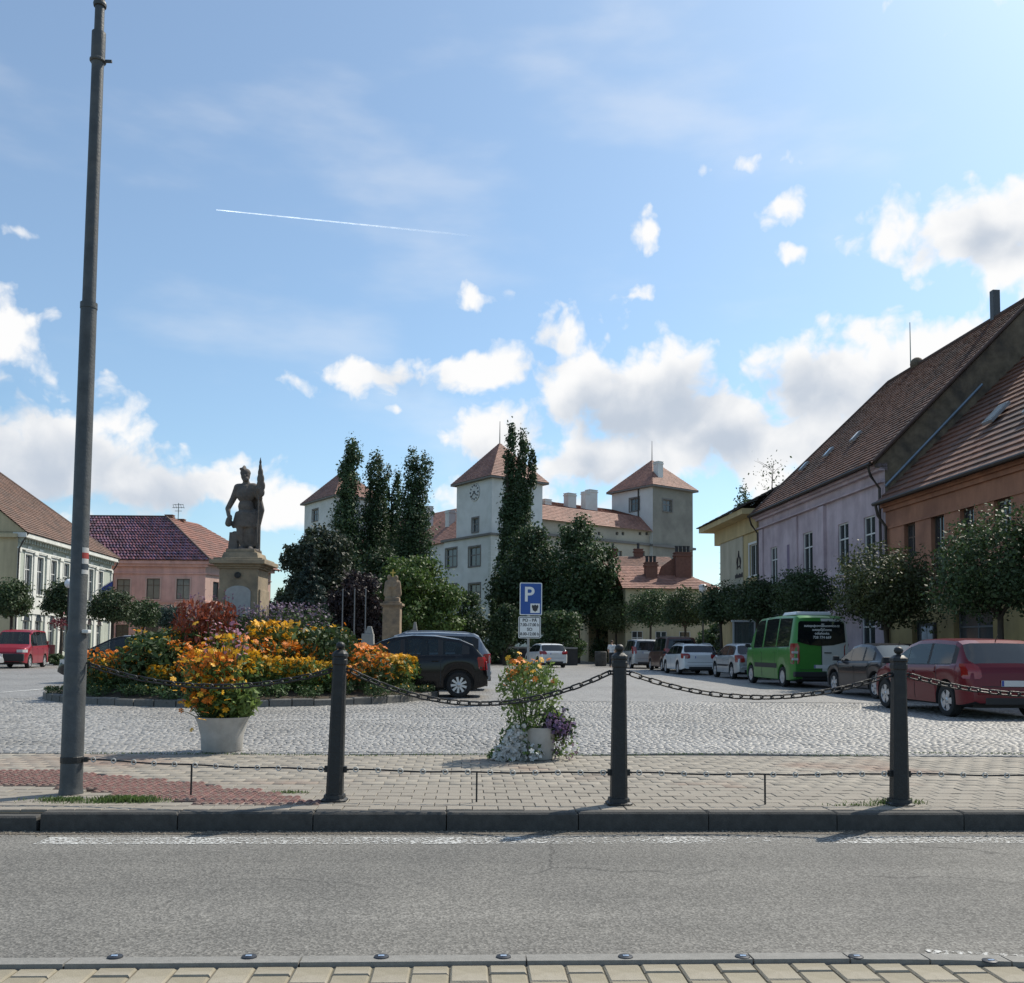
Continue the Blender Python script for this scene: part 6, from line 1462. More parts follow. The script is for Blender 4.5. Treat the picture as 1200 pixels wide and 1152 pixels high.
for px, y in ((199, 606), (212, 611)): q = D(px, y, YP + HPd + 2); chimney(t, q.x - pl_.x, HPd + 2, q.z - 2.5, q.z + .15, .75, .6, MATS['brick_chimney'])
q = D(209, 600, YP + HPd + 1); m = MB(); x = q.x - pl_.x; m.tube([(x, HPd + 1, q.z - 1.8), (x, HPd + 1, q.z + .9)], .04, 5)
for dz, w in ((.75, .5), (.45, .6), (.1, .35)): m.tube([(x - w, HPd + 1, q.z + dz), (x + w, HPd + 1, q.z + dz)], .025, 4)
for dx in (-.5, -.25, .25, .5): m.tube([(x + dx, HPd + .8, q.z + .75), (x + dx, HPd + 1.2, q.z + .4)], .02, 4)
m.build('aerial', pm('aerial_metal', (.10, .13, .13), .1, 5, .5), t)
c = xf(190); m = MB(); obox(m, (0, 0, 0), (1, 0, 0), N0, xf(172), xf(186), zf(713), zf(706.5), .02, .10); m.build('shop_sign', pm('shop_green', (.03, .12, .05), .1, 4, .5), t)
# ------------------------------------------------------------------ the castle
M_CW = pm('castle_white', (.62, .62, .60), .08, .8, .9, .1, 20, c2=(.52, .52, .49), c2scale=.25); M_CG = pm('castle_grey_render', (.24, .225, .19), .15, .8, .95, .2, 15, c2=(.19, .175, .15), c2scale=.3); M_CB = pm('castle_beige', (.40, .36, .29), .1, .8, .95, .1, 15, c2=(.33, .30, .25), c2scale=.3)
M_TRIM = pm('grey_stone_trim', (.17, .16, .15), .15, 3, .9)
cu = Vector((.81, .59, 0)).normalized(); cvv = Vector((-cu.y, cu.x, 0))
c0 = D(575, 740, 105); c0.z = 0
castle = thing('castle', 'white castle with clock tower, corner towers and red tiled roofs', 'castle', tuple(c0), math.atan2(cu.y, cu.x))
NF = (0, -1, 0); NLf = (-1, 0, 0)                             # local x = right wing, local y = left wing
def loc_of(p): d = p - c0; return Vector((d.dot(cu), d.dot(cvv), p.z))
def hit_left(px, py, x=0.0):                                   # pixel onto the plane local x = const
    r_ = ray(px, py); o = Vector((0, 0, CAMZ)) - c0; s = (x - o.dot(cu)) / r_.dot(cu); return loc_of(Vector((0, 0, CAMZ)) + r_ * s)
def hit_right(px, py, y=0.0):
    r_ = ray(px, py); o = Vector((0, 0, CAMZ)) - c0; s = (y - o.dot(cvv)) / r_.dot(cvv); return loc_of(Vector((0, 0, CAMZ)) + r_ * s)
def tower(x0, y0, w, d, z0, z1, zr, lw, rw, mats, eave=.55):
    """lw/rw: window rectangles on the left (x=x0) and right (y=y0) faces"""
    m = MB(); wallmesh(m, (x0, y0, z0), (0, 1, 0), NLf, d, z1 - z0, [(a - y0, b - y0, c - z0, e - z0) for a, b, c, e in lw], .3); m.build('tower_wall', mats[0], castle)
    m = MB(); wallmesh(m, (x0, y0, z0), (1, 0, 0), NF, w, z1 - z0, [(a - x0, b - x0, c - z0, e - z0) for a, b, c, e in rw], .3); m.build('tower_wall', mats[1], castle)
    m = MB(); m.quad((x0 + w, y0, z0), (x0 + w, y0 + d, z0), (x0 + w, y0 + d, z1), (x0 + w, y0, z1)); m.quad((x0, y0 + d, z0), (x0 + w, y0 + d, z0), (x0 + w, y0 + d, z1), (x0, y0 + d, z1)); m.build('tower_wall', mats[1], castle)
    for a, b, c, e in lw: window(castle, (x0, 0, 0), (0, 1, 0), NLf, (a, b, c, e), M_TRIM, 1, .6, .25, fw=.14, surround=(.18, M_TRIM))
    for a, b, c, e in rw: window(castle, (0, y0, 0), (1, 0, 0), NF, (a, b, c, e), M_TRIM, 1, .6, .25, fw=.14, surround=(.18, M_TRIM))
    if zr:
        A, B, C_, D_ = (x0 - eave, y0 - eave, z1), (x0 + w + eave, y0 - eave, z1), (x0 + w + eave, y0 + d + eave, z1), (x0 - eave, y0 + d + eave, z1); ap = (x0 + w / 2, y0 + d / 2, zr)
        m = MB()
        for k, (p, q) in enumerate(((A, B), (B, C_), (C_, D_), (D_, A))): tri_tiles(m, p, q, ap, 22, 30, .04, 20 + k)
        m.build('tower_roof', M_TILEP if True else M_TILER, castle)
        m = MB(); m.bbox((x0 - eave, y0 - eave, z1 - .22), (x0 + w + eave, y0 + d + eave, z1 - .03)); m.build('eaves', M_TRIM, castle)
        m = MB(); m.tube([(ap[0], ap[1], zr - .2), (ap[0], ap[1], zr + 2.6)], [.07, .03], 6); m.build('roof_spike', M_TRIM, castle)
Q = hit_left
tw = 7.2
za, zb_ = Q(560, 628).z, Q(560, 562).z
def wl(px0, px1, y0, y1, x=0.): a, b = Q(px1, y1, x), Q(px0, y0, x); return (a.y, b.y, a.z, b.z)
yl = Q(535, 600).y
tower(0, 0, tw, yl, za, zb_, zb_ + 4.9, [wl(553.5, 560.5, 608, 623)], [], (M_CW, M_CW))
yl2 = Q(520, 650, -.25).y
tower(-.25, -.25, tw + .5, yl2 + .25, 0, za, None, [wl(522.5, 535, 644, 664, -.25), wl(549.5, 562.5, 642, 663, -.25), wl(522.5, 535, 686, 708, -.25), wl(549.5, 562.5, 685, 708, -.25)], [], (M_CW, M_CW))
m = MB(); m.bbox((-.55, -.55, za - .2), (tw + .5, yl2 + .3, za + .05)); m.build('string_course', M_TRIM, castle)
m = MB(); 
for k in range(22): m.bbox((-.29, -.29, k * .62 + .3), (.55 if k % 2 else .25, .2, k * .62 + .75)); 
m.build('quoins', pm('pale_quoin', (.55, .55, .52), .08, 2, .9), castle)
# clock
ck = Q(556.5, 577); m = MB(); m.lathe([(1.05, -.03), (1.05, -.08), (.95, -.09), (.01, -.09)], 32, axis='y', cap=False); cf_ = m.build('clock_face', pm('clock_dial', (.55, .55, .53), .1, 3, .8), castle); cf_.location = (0, ck.y, ck.z); cf_.rotation_euler = (0, 0, R(-90))
for k in range(12):
    a = R(30 * k); m = MB(); m.box((0, -.115, .80), (.12 if k % 3 else .2, .04, .22), None); o = m.build('hour_mark', M_SBK, cf_); o.rotation_euler = (0, a, 0)
for a, l, w in ((128, .62, .10), (228, .85, .075)):
    m = MB(); m.bbox((-w / 2, -.17, -.2), (w / 2, -.14, l)); o = m.build('clock_hand', M_SBK, cf_); o.rotation_euler = (0, R(a), 0)
# left tower
Tl = 40.0; zl = Q(370, 587).z
ya, yb_ = Q(393, 640).y, Q(356, 640).y
tower(0, ya, 7.4, yb_ - ya, 0, zl, zl + 4.9, [wl(366, 372.5, 598, 610)], [], (M_CW, M_CW))
# left wing between the towers, steep red roof
zw = Q(500, 640, .8).z; 
m = MB(); wallmesh(m, (.8, yl2, 0), (0, 1, 0), NLf, ya - yl2, zw, [], .3); m.build('wing_wall', M_CW, castle)
zr_ = hit_left(510, 601, 7.5).z
m = MB(); tiles(m, (.3, ya, zw), (.3, yl, zw), (7.5, yl, zr_), (7.5, ya, zr_), 24, 80, .04, 0, 31); m.build('wing_roof', M_TILEP, castle)
m = MB(); tiles(m, (tw + 8, yl, zw), (tw + 8, ya, zw), (7.5, ya, zr_), (7.5, yl, zr_), 8, 30, .04, 0, 32); m.build('wing_roof', M_TILER, castle)
for px, py in ((502, 594), (528, 599)): q = hit_left(px, py, 4.0); chimney(castle, 4.0, q.y, q.z - 5, q.z, 1.0, .9, M_CW)
# right tower
Tr = hit_right(765, 640).x; zt = hit_right(790, 572).z; wr_ = hit_right(812, 640).x - Tr
m_ = lambda px0, px1, y0, y1, y=0.: (hit_right(px0, y0, y).x, hit_right(px1, y0, y).x, hit_right(px0, y1, y).z, hit_right(px0, y0, y).z)
ydep = hit_left(717, 600, Tr).y
a_, b_ = hit_left(749, 598, Tr), hit_left(738, 585, Tr)
tower(Tr, 0, wr_, ydep, 0, zt, zt + 4.3, [(a_.y, b_.y, a_.z, b_.z)], [m_(777, 787.5, 585, 599)], (M_CW, M_CG))
chimney(castle, Tr + wr_ * .30, ydep * .16, zt + .2, zt + 3.4, .9, .9, M_CW)
downpipe(castle, [(Tr - .1, ydep * .33, zt - .1), (Tr - .1, ydep * .33, zt - 9)], .09)
# right wing between clock tower and right tower
ze = hit_right(690, 613, .6).z; 
sm_o = [m_(px - 1.6, px + 1.6, 623, 627, .6) for px in (702, 723, 730, 750, 758)] + [m_(px - 4, px + 4, 645, 656, .6) for px in (700, 725, 752)]
m = MB(); wallmesh(m, (tw, .6, 0), (1, 0, 0), NF, Tr - tw, ze, [(a - tw, b - tw, c, e) for a, b, c, e in sm_o], .3); m.build('wing_wall', M_CB, castle)
for o in sm_o: window(castle, (0, .6, 0), (1, 0, 0), NF, o, M_TRIM, 0, None, .25, fw=.08)
m = MB(); zs_ = hit_right(720, 634, .6).z; m.bbox((tw, .3, zs_ - .2), (Tr, .62, zs_ + .1)); m.bbox((Tr - .25, -.3, zs_ - .3), (Tr + wr_ + .3, .1, zs_)); m.build('string_course', M_TRIM, castle)
zr2 = ze + 1.9
m = MB(); tiles(m, (tw, .0, ze - .25), (Tr, .0, ze - .25), (Tr, 2.4, zr2), (tw, 2.4, zr2), 10, 70, .04, 0, 33); m.build('wing_roof', M_TILEP, castle)
zr3 = hit_right(690, 597, 9).z
m = MB(); tiles(m, (tw, 2.5, zr2), (Tr + 2, 2.5, zr2), (Tr + 2, 8, zr3 + .2), (tw, 8, zr3 + .2), 14, 70, .04, 0, 34); tiles(m, (Tr + 2, 14, zr2), (tw, 14, zr2), (tw, 8, zr3), (Tr + 2, 8, zr3), 8, 30, .04, 0, 35); m.build('wing_roof', M_TILER, castle)
for px, py, w in ((640, 586, 1.0), (668, 579, 1.3), (686, 577, .7), (693, 575, 1.3)):
    q = hit_right(px, py, 4.0); chimney(castle, q.x, 4.0, q.z - 4.5, q.z, w, .9, M_CW)
# ------------------------------------------------------------------ houses in front of the castle
M_BRK = pm('brick_red', (.16, .075, .055), .25, 5, .9, .3, 20)
Yh = 74.0; hl, hr_ = D(733, 700, Yh), D(843, 700, Yh)
t = thing('low_house', 'low cream house with pale tiled hipped roof and two big brick chimneys', 'house', (hl.x, Yh, 0), R(4))
wW = hr_.x - hl.x; ez = D(780, 690, Yh).z; rz_h = D(780, 664, Yh + 4).z
wo = [(k * 1.9 + .5, k * 1.9 + 1.4, 1.0, 2.6) for k in range(3)] + [(k * 1.9 + .5, k * 1.9 + 1.4, 3.4, 4.6) for k in range(3)]
m = MB(); wallmesh(m, (0, 0, 0), (1, 0, 0), N0, wW, ez, wo, .15); m.quad((wW, 0, 0), (wW, 8, 0), (wW, 8, ez), (wW, 0, ez)); m.quad((0, 8, 0), (0, 0, 0), (0, 0, ez), (0, 8, ez)); m.build('wall', M_BEI, t)
for o in wo: window(t, (0, 0, 0), (1, 0, 0), N0, o, M_FRW, 1, .66, .1)
m = MB(); tiles(m, (-.3, -.4, ez), (wW + .4, -.4, ez), (wW - 3.2, 4, rz_h), (-.3, 4, rz_h), 14, 44, .04, 0, 41); tri_tiles(m, (wW + .4, -.4, ez), (wW + .4, 8.4, ez), (wW - 3.2, 4, rz_h), 12, 40, .04, 42); tiles(m, (wW + .4, 8.4, ez), (-.3, 8.4, ez), (-.3, 4, rz_h), (wW - 3.2, 4, rz_h), 6, 20, .04, 0, 43); m.build('roof', M_TILEP, t)
q = D(765, 660, Yh + 2.0); chimney(t, q.x - hl.x, 2.0, ez + .6, q.z, .95, .8, M_BRK, 3)
q = D(803, 648, Yh + 2.2); chimney(t, q.x - hl.x, 2.2, ez + .4, q.z, 1.3, .9, M_BRK, 4)
m = MB(); m.quad((q.x - hl.x - 2.2, 2.2, ez + .5), (q.x - hl.x - .6, 2.2, ez + .5), (q.x - hl.x - .6, 2.2, q.z - .3), (q.x - hl.x - 1.7, 2.2, q.z - 1.1)); m.add([(q.x - hl.x - 2.2, 2.5, ez + .5), (q.x - hl.x - .6, 2.5, ez + .5), (q.x - hl.x - .6, 2.5, q.z - .3), (q.x - hl.x - 1.7, 2.5, q.z - 1.1)], [(0, 1, 2, 3)]); m.build('fire_wall', M_BRK, t)
Yh2 = 84.0; hl, hr_ = D(690, 700, Yh2), D(792, 700, Yh2)
t = thing('low_house', 'house with dark brown roof and two small brick chimneys below the castle', 'house', (hl.x, Yh2, 0), R(2))
wW = hr_.x - hl.x; ez = D(740, 668, Yh2).z; rz_h = D(740, 652, Yh2 + 4).z
m = MB(); wallmesh(m, (0, 0, 0), (1, 0, 0), N0, wW, ez, [], .15); m.quad((wW, 0, 0), (wW, 8, 0), (wW, 8, ez), (wW, 0, ez)); m.quad((0, 8, 0), (0, 0, 0), (0, 0, ez), (0, 8, ez)); m.add([(0, 0, ez), (0, 4, rz_h), (0, 8, ez)], [(0, 1, 2)]); m.add([(wW, 0, ez), (wW, 8, ez), (wW, 4, rz_h)], [(0, 1, 2)]); m.build('wall', M_BEI, t)
m = MB(); tiles(m, (-.3, -.4, ez), (wW + .3, -.4, ez), (wW + .3, 4, rz_h), (-.3, 4, rz_h), 12, 50, .04, 0, 44); tiles(m, (wW + .3, 8.4, ez), (-.3, 8.4, ez), (-.3, 4, rz_h), (wW + .3, 4, rz_h), 6, 20, .04, 0, 45); m.build('roof', M_TILEB, t)
for px in (720, 750): q = D(px, 644, Yh2 + 4); chimney(t, q.x - hl.x, 4, q.z - 2, q.z, .8, .6, M_BRK, 1)
# ------------------------------------------------------------------ trees
M_BARK = pm('bark', (.06, .047, .035), .3, 6, .9, .6, 20)
def foliage(n, c, s=1.0): return pm('foliage_' + n, c, .3, 1.2, .6, island=.4, trans=.25)
F_BALL = foliage('clipped', (.045, .075, .026)); F_BALL2 = foliage('clipped_olive', (.075, .095, .032)); F_POP = foliage('poplar', (.042, .076, .03)); F_DARK = foliage('dark', (.042, .075, .026)); F_BRI = foliage('bright', (.085, .14, .03)); F_PURP = foliage('plum', (.035, .024, .026)); F_SPR = foliage('spruce', (.028, .052, .042)); F_MID = foliage('mid', (.045, .078, .026))
def crown(mat, blobs, n, leaf, seed, shell=.55, clumps=40, spread=.22, aspect=.6):
    """leaves gathered in clumps through each ellipsoid blob (centre, radii)"""
    global rng
    rng = np.random.default_rng(seed); Ps, Os = [], []
    vol = np.array([b[1][0] * b[1][1] * b[1][2] for b in blobs]) ** .7; vol = vol / vol.sum()
    for (c, r), v in zip(blobs, vol):
        k = max(6, int(clumps * v * len(blobs) ** .5)); nn = int(n * v); c, r = np.array(c), np.array(r)
        d = rng.normal(size=(k, 3)); d /= np.linalg.norm(d, axis=1, keepdims=True); d[:, 2] = np.where(d[:, 2] < -.5, d[:, 2] * .5, d[:, 2])
        cc_ = d * (rng.uniform(shell, 1.0, k) ** .6)[:, None] * r * .92
        i = rng.integers(0, k, nn); off = np.clip(rng.normal(size=(nn, 3)), -1.7, 1.7) * spread * r * rng.uniform(.5, 1.1, (k, 1))[i]
        P = cc_[i] + off; Ps.append(P + c); o = P / r; Os.append(o / (np.linalg.norm(o, axis=1, keepdims=True) + 1e-6))
    return leaf_mesh('crown', np.concatenate(Ps), leaf, mat, np.concatenate(Os) * .8, aspect)
def trunk(mb, h, r, limbs=4, spread=1.0, seed=0, top=None):
    q = random.Random(seed); mb.tube([(0, 0, -.05), (.02, 0, h * .5), (q.uniform(-.06, .06), q.uniform(-.06, .06), h)], [r * 1.25, r, r * .8], 8)
    for k in range(limbs):
        a = 6.28 * k / limbs + q.uniform(-.4, .4); mb.tube([(0, 0, h * .92), (math.cos(a) * spread * .4, math.sin(a) * spread * .4, h + spread * .5), (math.cos(a) * spread * .9, math.sin(a) * spread * .9, h + spread * 1.15)], [r * .6, r * .42, r * .15], 6)
def tree(name, label, loc, crown_me, tr, group=None):
    t = thing(name, label, 'tree', loc, 0, group); tr.build('trunk', M_BARK, t, 60); put('crown', crown_me, t); return t
def on(px, Y, z=0): p = D(px, 760, Y); return (p.x, p.y, z)
# clipped round-headed trees
BALLS = [ # px, centre y, distance, radius across, radius high, material, leaves, label
 (1172, 674, 23.5, 1.62, 1.55, F_BALL, 9000, 'clipped round tree with dark dense head before the orange house'),
 (1040, 696, 29.5, 1.62, 1.60, F_BALL2, 9000, 'clipped round tree with olive sunlit head before the lilac house'),
 (947, 700, 37.5, 1.35, 1.15, F_BALL, 6000, 'clipped round tree whose head shows above the green van'),
 (888, 708, 45, 1.4, 1.2, F_BALL, 5000, 'clipped round tree in front of the yellow house'),
 (845, 712, 53, 1.45, 1.3, F_BALL, 4500, 'clipped round tree beside the globe street lamp'),
 (803, 716, 61, 1.55, 1.5, F_BALL, 4500, 'clipped round tree below the brick chimneys'),
 (762, 716, 68, 1.7, 1.6, F_BALL, 4500, 'clipped round tree above the tall silver car'),
 (722, 724, 75, 1.9, 1.7, F_BALL2, 4500, 'clipped round tree nearest the open square in the row'),
 (12, 705, 50, 1.05, 1.15, F_BALL, 4000, 'clipped round tree above the red van'),
 (71, 705, 55, 1.15, 1.15, F_BALL, 4000, 'clipped round tree standing right behind the lamp post'),
 (131, 714, 58, 1.45, 1.2, F_BALL, 4000, 'clipped round tree where the white and pink houses meet'),
 (167, 722, 64, 1.05, 1.15, F_BALL, 3500, 'small clipped round tree before the pink house, bluish green'),
 (199, 726, 70, 1.2, 1.1, F_SPR, 3500, 'low round tree before the pink house beside the added red plants')]
for k, (px, py, Y, rx, rzz, mt, n, lab) in enumerate(BALLS):
    zc_ = D(px, py, Y).z; tr = MB(); trunk(tr, zc_ - rzz * .6, .085 if Y < 40 else .09, 5, rx * .6, k)
    tree('clipped_tree', lab, on(px, Y), crown(mt, [((0, 0, zc_), (rx, rx, rzz))], int(n * 2.0), .095 if Y < 40 else .14, 400 + k, .40, 130, .2), tr, 'clipped trees round the square')
# poplars: several rising plumes each
def poplar(px, Ytop, Y, w, stems, label, seed, n=9000):
    base = Vector(on(px, Y)); H = D(px, Ytop, Y).z; q = random.Random(seed); blobs = []; tr = MB(); tr.tube([(0, 0, -.1), (0, 0, H * .5), (0, 0, H * .85)], [.4, .25, .08], 8)
    for (dx, hf, ww) in stems:
        hh = H * hf; K = 11; 
        for k in range(K):
            s = (k + .5) / K; z = hh * (.10 + .88 * s); ww_ = w * ww * min(1, .55 + s * 1.5) * max(.12, 1 - s) ** .42 * q.uniform(.92, 1.08)
            ww_ *= 1.38; blobs.append(((dx * (.5 + .5 * s) + q.uniform(-.2, .2) + .5 * s * s, q.uniform(-.4, .4), z), (ww_, ww_, hh / K * .85)))
        tr.tube([(dx * .3, 0, .5), (dx * .6, 0, hh * .5), (dx, 0, hh * .9)], [.22, .14, .04], 6)
    return tree('poplar_tree', label, tuple(base), crown(F_POP, blobs, int(n * 3.0), .25, seed, .25, 520, .27), tr, 'poplars before the castle')
poplar(402, 517, 92, 1.5, [(0, 1, 1.05)], 'tall poplar next to the left castle tower, tallest of its clump', 501, 8500)
poplar(431, 529, 94, 1.5, [(0, 1, 1.1), (.9, .93, .85)], 'tall poplar second from the left castle tower', 502, 8500)
poplar(456, 553, 97, 1.15, [(0, 1, .9), (-.9, .9, .7)], 'slim lower poplar in the middle of the clump', 503, 5500)
poplar(480, 530, 93, 1.75, [(-.45, 1, .9), (.5, .98, .95)], 'broad twin-topped poplar at the clock tower end of the clump', 504, 9500)
poplar(593, 501, 90, .95, [(-.1, 1, 1.0), (1.1, .975, .95), (2.0, .90, .8)], 'three-plumed poplar standing in front of the clock tower', 505, 13000)
# broad trees
def broad(name, label, px, Y, ytop, wpx, mat, n, seed, leaf=.38, zlow=.22, group='trees below the castle', lobes=9, clumps=150, spread=.24):
    b = on(px, Y); H = D(px, ytop, Y).z; w = wpx / FPX * Y / 2; q = random.Random(seed); blobs = [((0, 0, H * .55), (w * .62, w * .62, H * .36))]
    for k in range(lobes):
        a = 6.28 * k / lobes + q.uniform(-.4, .4); s = q.uniform(zlow, .86); rr = w * .62 * math.sqrt(max(.15, 1 - ((s - .45) / .5) ** 2))
        blobs.append(((math.cos(a) * rr, math.sin(a) * rr, H * s), (w * q.uniform(.30, .44),) * 2 + (H * q.uniform(.12, .17),)))
    blobs.append(((0, 0, H * .86), (w * .36, w * .36, H * .13)))
    tr = MB(); trunk(tr, H * .35, max(.14, H * .02), 5, min(H * .2, w * .6), seed)
    return tree(name, label, b, crown(mat, blobs, int(n * 2), leaf * .68, seed, .45, int(clumps * 1.5), spread), tr, group)
broad('broad_tree', 'dark broad tree directly under the three-plumed poplar', 622, 80, 612, 110, F_DARK, 14000, 601)
broad('broad_tree', 'dark broad tree in front of the castle right wing', 676, 76, 604, 108, F_DARK, 14000, 602)
broad('broad_tree', 'bright green tree in front of the left castle wing, by the small statue', 492, 66, 648, 118, F_BRI, 12000, 603, .34)
broad('broad_tree', 'dark leafy tree with purplish cast beside the left castle tower', 370, 64, 616, 100, foliage('plum_green', (.034, .047, .026)), 12000, 604, .36)
broad('broad_tree', 'purple-leafed shrubby tree below the poplars by the flagpoles', 415, 62, 668, 74, F_PURP, 7000, 605, .3)
broad('broad_tree', 'leafy shrub below the clock tower windows', 550, 70, 692, 60, F_MID, 5000, 606, .3, .1)
broad('broad_tree', 'dark tree filling the gap beneath the poplars', 440, 80, 640, 84, F_DARK, 8000, 607)
broad('broad_tree', 'low dark shrub beside the parking sign', 592, 64, 706, 44, F_DARK, 4000, 608, .26, .1)
broad('broad_tree', 'low dark shrub behind the white hatchback', 655, 68, 716, 70, F_MID, 4500, 609, .28, .1)
broad('broad_tree', 'dark bushy tree filling in below the right wing', 700, 84, 668, 60, F_DARK, 5000, 610, .34, .1)
broad('broad_tree', 'low shrub beyond the round flower bed next to the statue', 328, 72, 690, 40, F_DARK, 3500, 611, .3, .1)
broad('broad_tree', 'bushy shrub behind the tall brown people carrier', 770, 80, 726, 60, F_DARK, 4000, 612, .3, .1)
broad('broad_tree', 'bushy shrub behind the pale silver hatchback', 842, 66, 728, 62, F_DARK, 4000, 613, .28, .1)
broad('broad_tree', 'small treetop showing over the eaves of the yellow house', 872, 74, 562, 34, F_MID, 2500, 614, .3, .6)
# conifers
def conifer(label, px, Y, ytop, wpx, mat, seed, n=6500):
    global rng
    b = on(px, Y); H = D(px, ytop, Y).z; w = wpx / FPX * Y / 2; rng = np.random.default_rng(seed)
    lev = 26; P = []; O = []
    for k in range(lev):
        s = k / lev; z = H * (.06 + .94 * s); rr = w * (1 - s) ** .85 + .06; nb = max(5, int(14 * (1 - s)) + 4)
        for j in range(nb):
            a = rng.uniform(0, 6.28); L_ = rr * rng.uniform(.75, 1.1); m_n = int(n / lev / nb * (1.6 - s)); u_ = rng.uniform(.15, 1, m_n)
            p = np.stack([np.cos(a) * L_ * u_, np.sin(a) * L_ * u_, z - .22 * L_ * u_ + .1 * L_ * u_ ** 2], 1) + rng.normal(size=(m_n, 3)) * [.09, .09, .07] * max(.4, L_); P.append(p); O.append(np.tile([np.cos(a), np.sin(a), .3], (m_n, 1)))
    tr = MB(); tr.tube([(0, 0, -.05), (0, 0, H * .97)], [H * .02, .02], 8)
    return tree('conifer_tree', label, b, leaf_mesh('crown', np.concatenate(P), .24, mat, np.concatenate(O) * .4, .35), tr, 'conifers round the square')
conifer('bluish spruce in front of the dark tree by the left castle tower', 362, 56, 634, 72, F_SPR, 701, 9000)
conifer('slim dark conifer against the end of the yellow house', 851, 60, 618, 26, F_SPR, 702, 5000)
conifer('dark columnar cypress shrub left of the parking sign', 577, 66, 700, 22, F_DARK, 703, 3000)
# bare twiggy sapling on the skyline behind the lilac house
tw_ = thing('sapling', 'thin almost leafless sapling rising behind the lilac roof', 'tree', on(905, 70)); z_ = D(905, 590, 70).z; zt_ = D(905, 540, 70).z
m = MB(); m.tube([(0, 0, 0), (0, 0, z_), (.2, 0, zt_)], [.12, .06, .015], 6); m.build('trunk', M_BARK, tw_)
m = MB(); q = random.Random(3)
for k in range(14):
    z = z_ + (zt_ - z_) * q.uniform(0, .95); a = q.uniform(0, 6.28); l = q.uniform(.5, 1.3); m.tube([(.1, 0, z), (math.cos(a) * l * .6, math.sin(a) * l * .6, z + l * .5), (math.cos(a) * l, math.sin(a) * l, z + l * .7)], [.018, .012, .005], 4)
m.build('branches', M_BARK, tw_)
rng = np.random.default_rng(9); put('crown', leaf_mesh('crown', rng.normal(size=(130, 3)) * [.7, .5, .7] + [.1, 0, (z_ + zt_) / 2 + .6], .2, F_MID), tw_)
# distant wood closing the horizon behind everything
rng = np.random.default_rng(21); n = 26000
a = rng.uniform(-.85, .85, n); Yd = rng.uniform(205, 235, n); hh = (5.0 + 2.5 * np.sin(a * 31) + 1.5 * np.sin(a * 77 + 1)) * rng.uniform(0, 1, n) ** .7
o = put('distant_wood', leaf_mesh('distant_wood', np.stack([np.tan(a) * Yd, Yd, hh], 1), 1.1, F_DARK)); o['kind'] = 'stuff'
# hedge and lawn at the far side of the square
sheet('lawn', [tuple(G(560, 774)[:2]) + (.006,), tuple(G(735, 771)[:2]) + (.006,), tuple(D(760, 770, 120)[:2]) + (.006,), tuple(D(300, 770, 120)[:2]) + (.006,), tuple(G(330, 776)[:2]) + (.006,)], pm('lawn', (.07, .115, .028), .3, 3, .9, c2=(.05, .085, .025), c2scale=.3))

# ------------------------------------------------------------------ small things across the square
wy = 66.0; wL, wRr = D(572, 770, wy), D(677, 770, wy)
t = thing('low_wall', 'long low dark wall with pale coping behind the white hatchback', 'wall', (wL.x, wy, 0)); ww_ = wRr.x - wL.x; hz_ = D(620, 758, wy).z
n_ = 6
for k in range(n_): MB().bbox((ww_ * k / n_ + .01, 0, 0), (ww_ * (k + 1) / n_ - .01, .4, hz_ - .12)).build('wall_panel', pm('dark_wall', (.035, .033, .032), .25, 3, .85), t)
for k in range(n_): MB().bbox((ww_ * k / n_ + .005, -.05, hz_ - .118), (ww_ * (k + 1) / n_ - .005, .45, hz_)).build('coping', pm('wall_coping', (.22, .21, .20), .15, 3, .85), t)
# small statue on a pillar
Y2 = 47.0; p = on(459, Y2); M_S2 = pm('warm_sandstone', (.27, .195, .125), .25, 5, .9, .5, 30, c2=(.17, .13, .095), c2scale=2)
t = thing('statue', 'small weathered sandstone figure with cross on a square pillar by the bright green tree', 'statue', p)
z1 = D(459, 708, Y2).z; m = MB(); m.bbox((-.62, -.62, 0), (.62, .62, .5)); m.bbox((-.43, -.43, .5), (.43, .43, z1 - .15)); m.build('pedestal', M_S2, t, bevel=.03)
m = MB(); m.bbox((-.47, -.47, z1 - .16), (.47, .47, z1 - .09)); m.bbox((-.55, -.55, z1 - .09), (.55, .55, z1 + .03)); m.bbox((-.42, -.42, z1 + .03), (.42, .42, z1 + .12)); m.build('cornice', M_S2, t, bevel=.02)
f = MB(); f.box((0, 0, .1), (.72, .6, .24)); capsule(f, (-.16, 0, .25), .22, (-.17, 0, .95), .17); capsule(f, (.16, 0, .25), .22, (.15, 0, .95), .17); ellipsoid(f, (0, .05, .8), (.36, .24, .5)); ellipsoid(f, (-.18, -.03, 1.25), (.11, .12, .14)); ellipsoid(f, (.17, -.03, 1.22), (.11, .12, .14)); capsule(f, (-.3, 0, 1.0), .09, (-.12, -.2, .75), .07); capsule(f, (.3, 0, 1.0), .09, (.1, -.2, .75), .07); capsule(f, (-.3, 0, .95), .1, (-.33, 0, .4), .13); capsule(f, (.3, 0, .95), .1, (.33, 0, .4), .13)
put('figure', remesh_obj(f, .03, M_S2, 'figure', 2), t, (0, 0, z1 + .1))
m = MB(); m.bbox((-.03, -.03, z1 + 1.3), (.03, .03, z1 + 1.75)); m.bbox((-.13, -.025, z1 + 1.55), (.13, .025, z1 + 1.61)); m.build('cross', pm('gilt', (.45, .30, .08), .1, 6, .35, metal=.8), t)
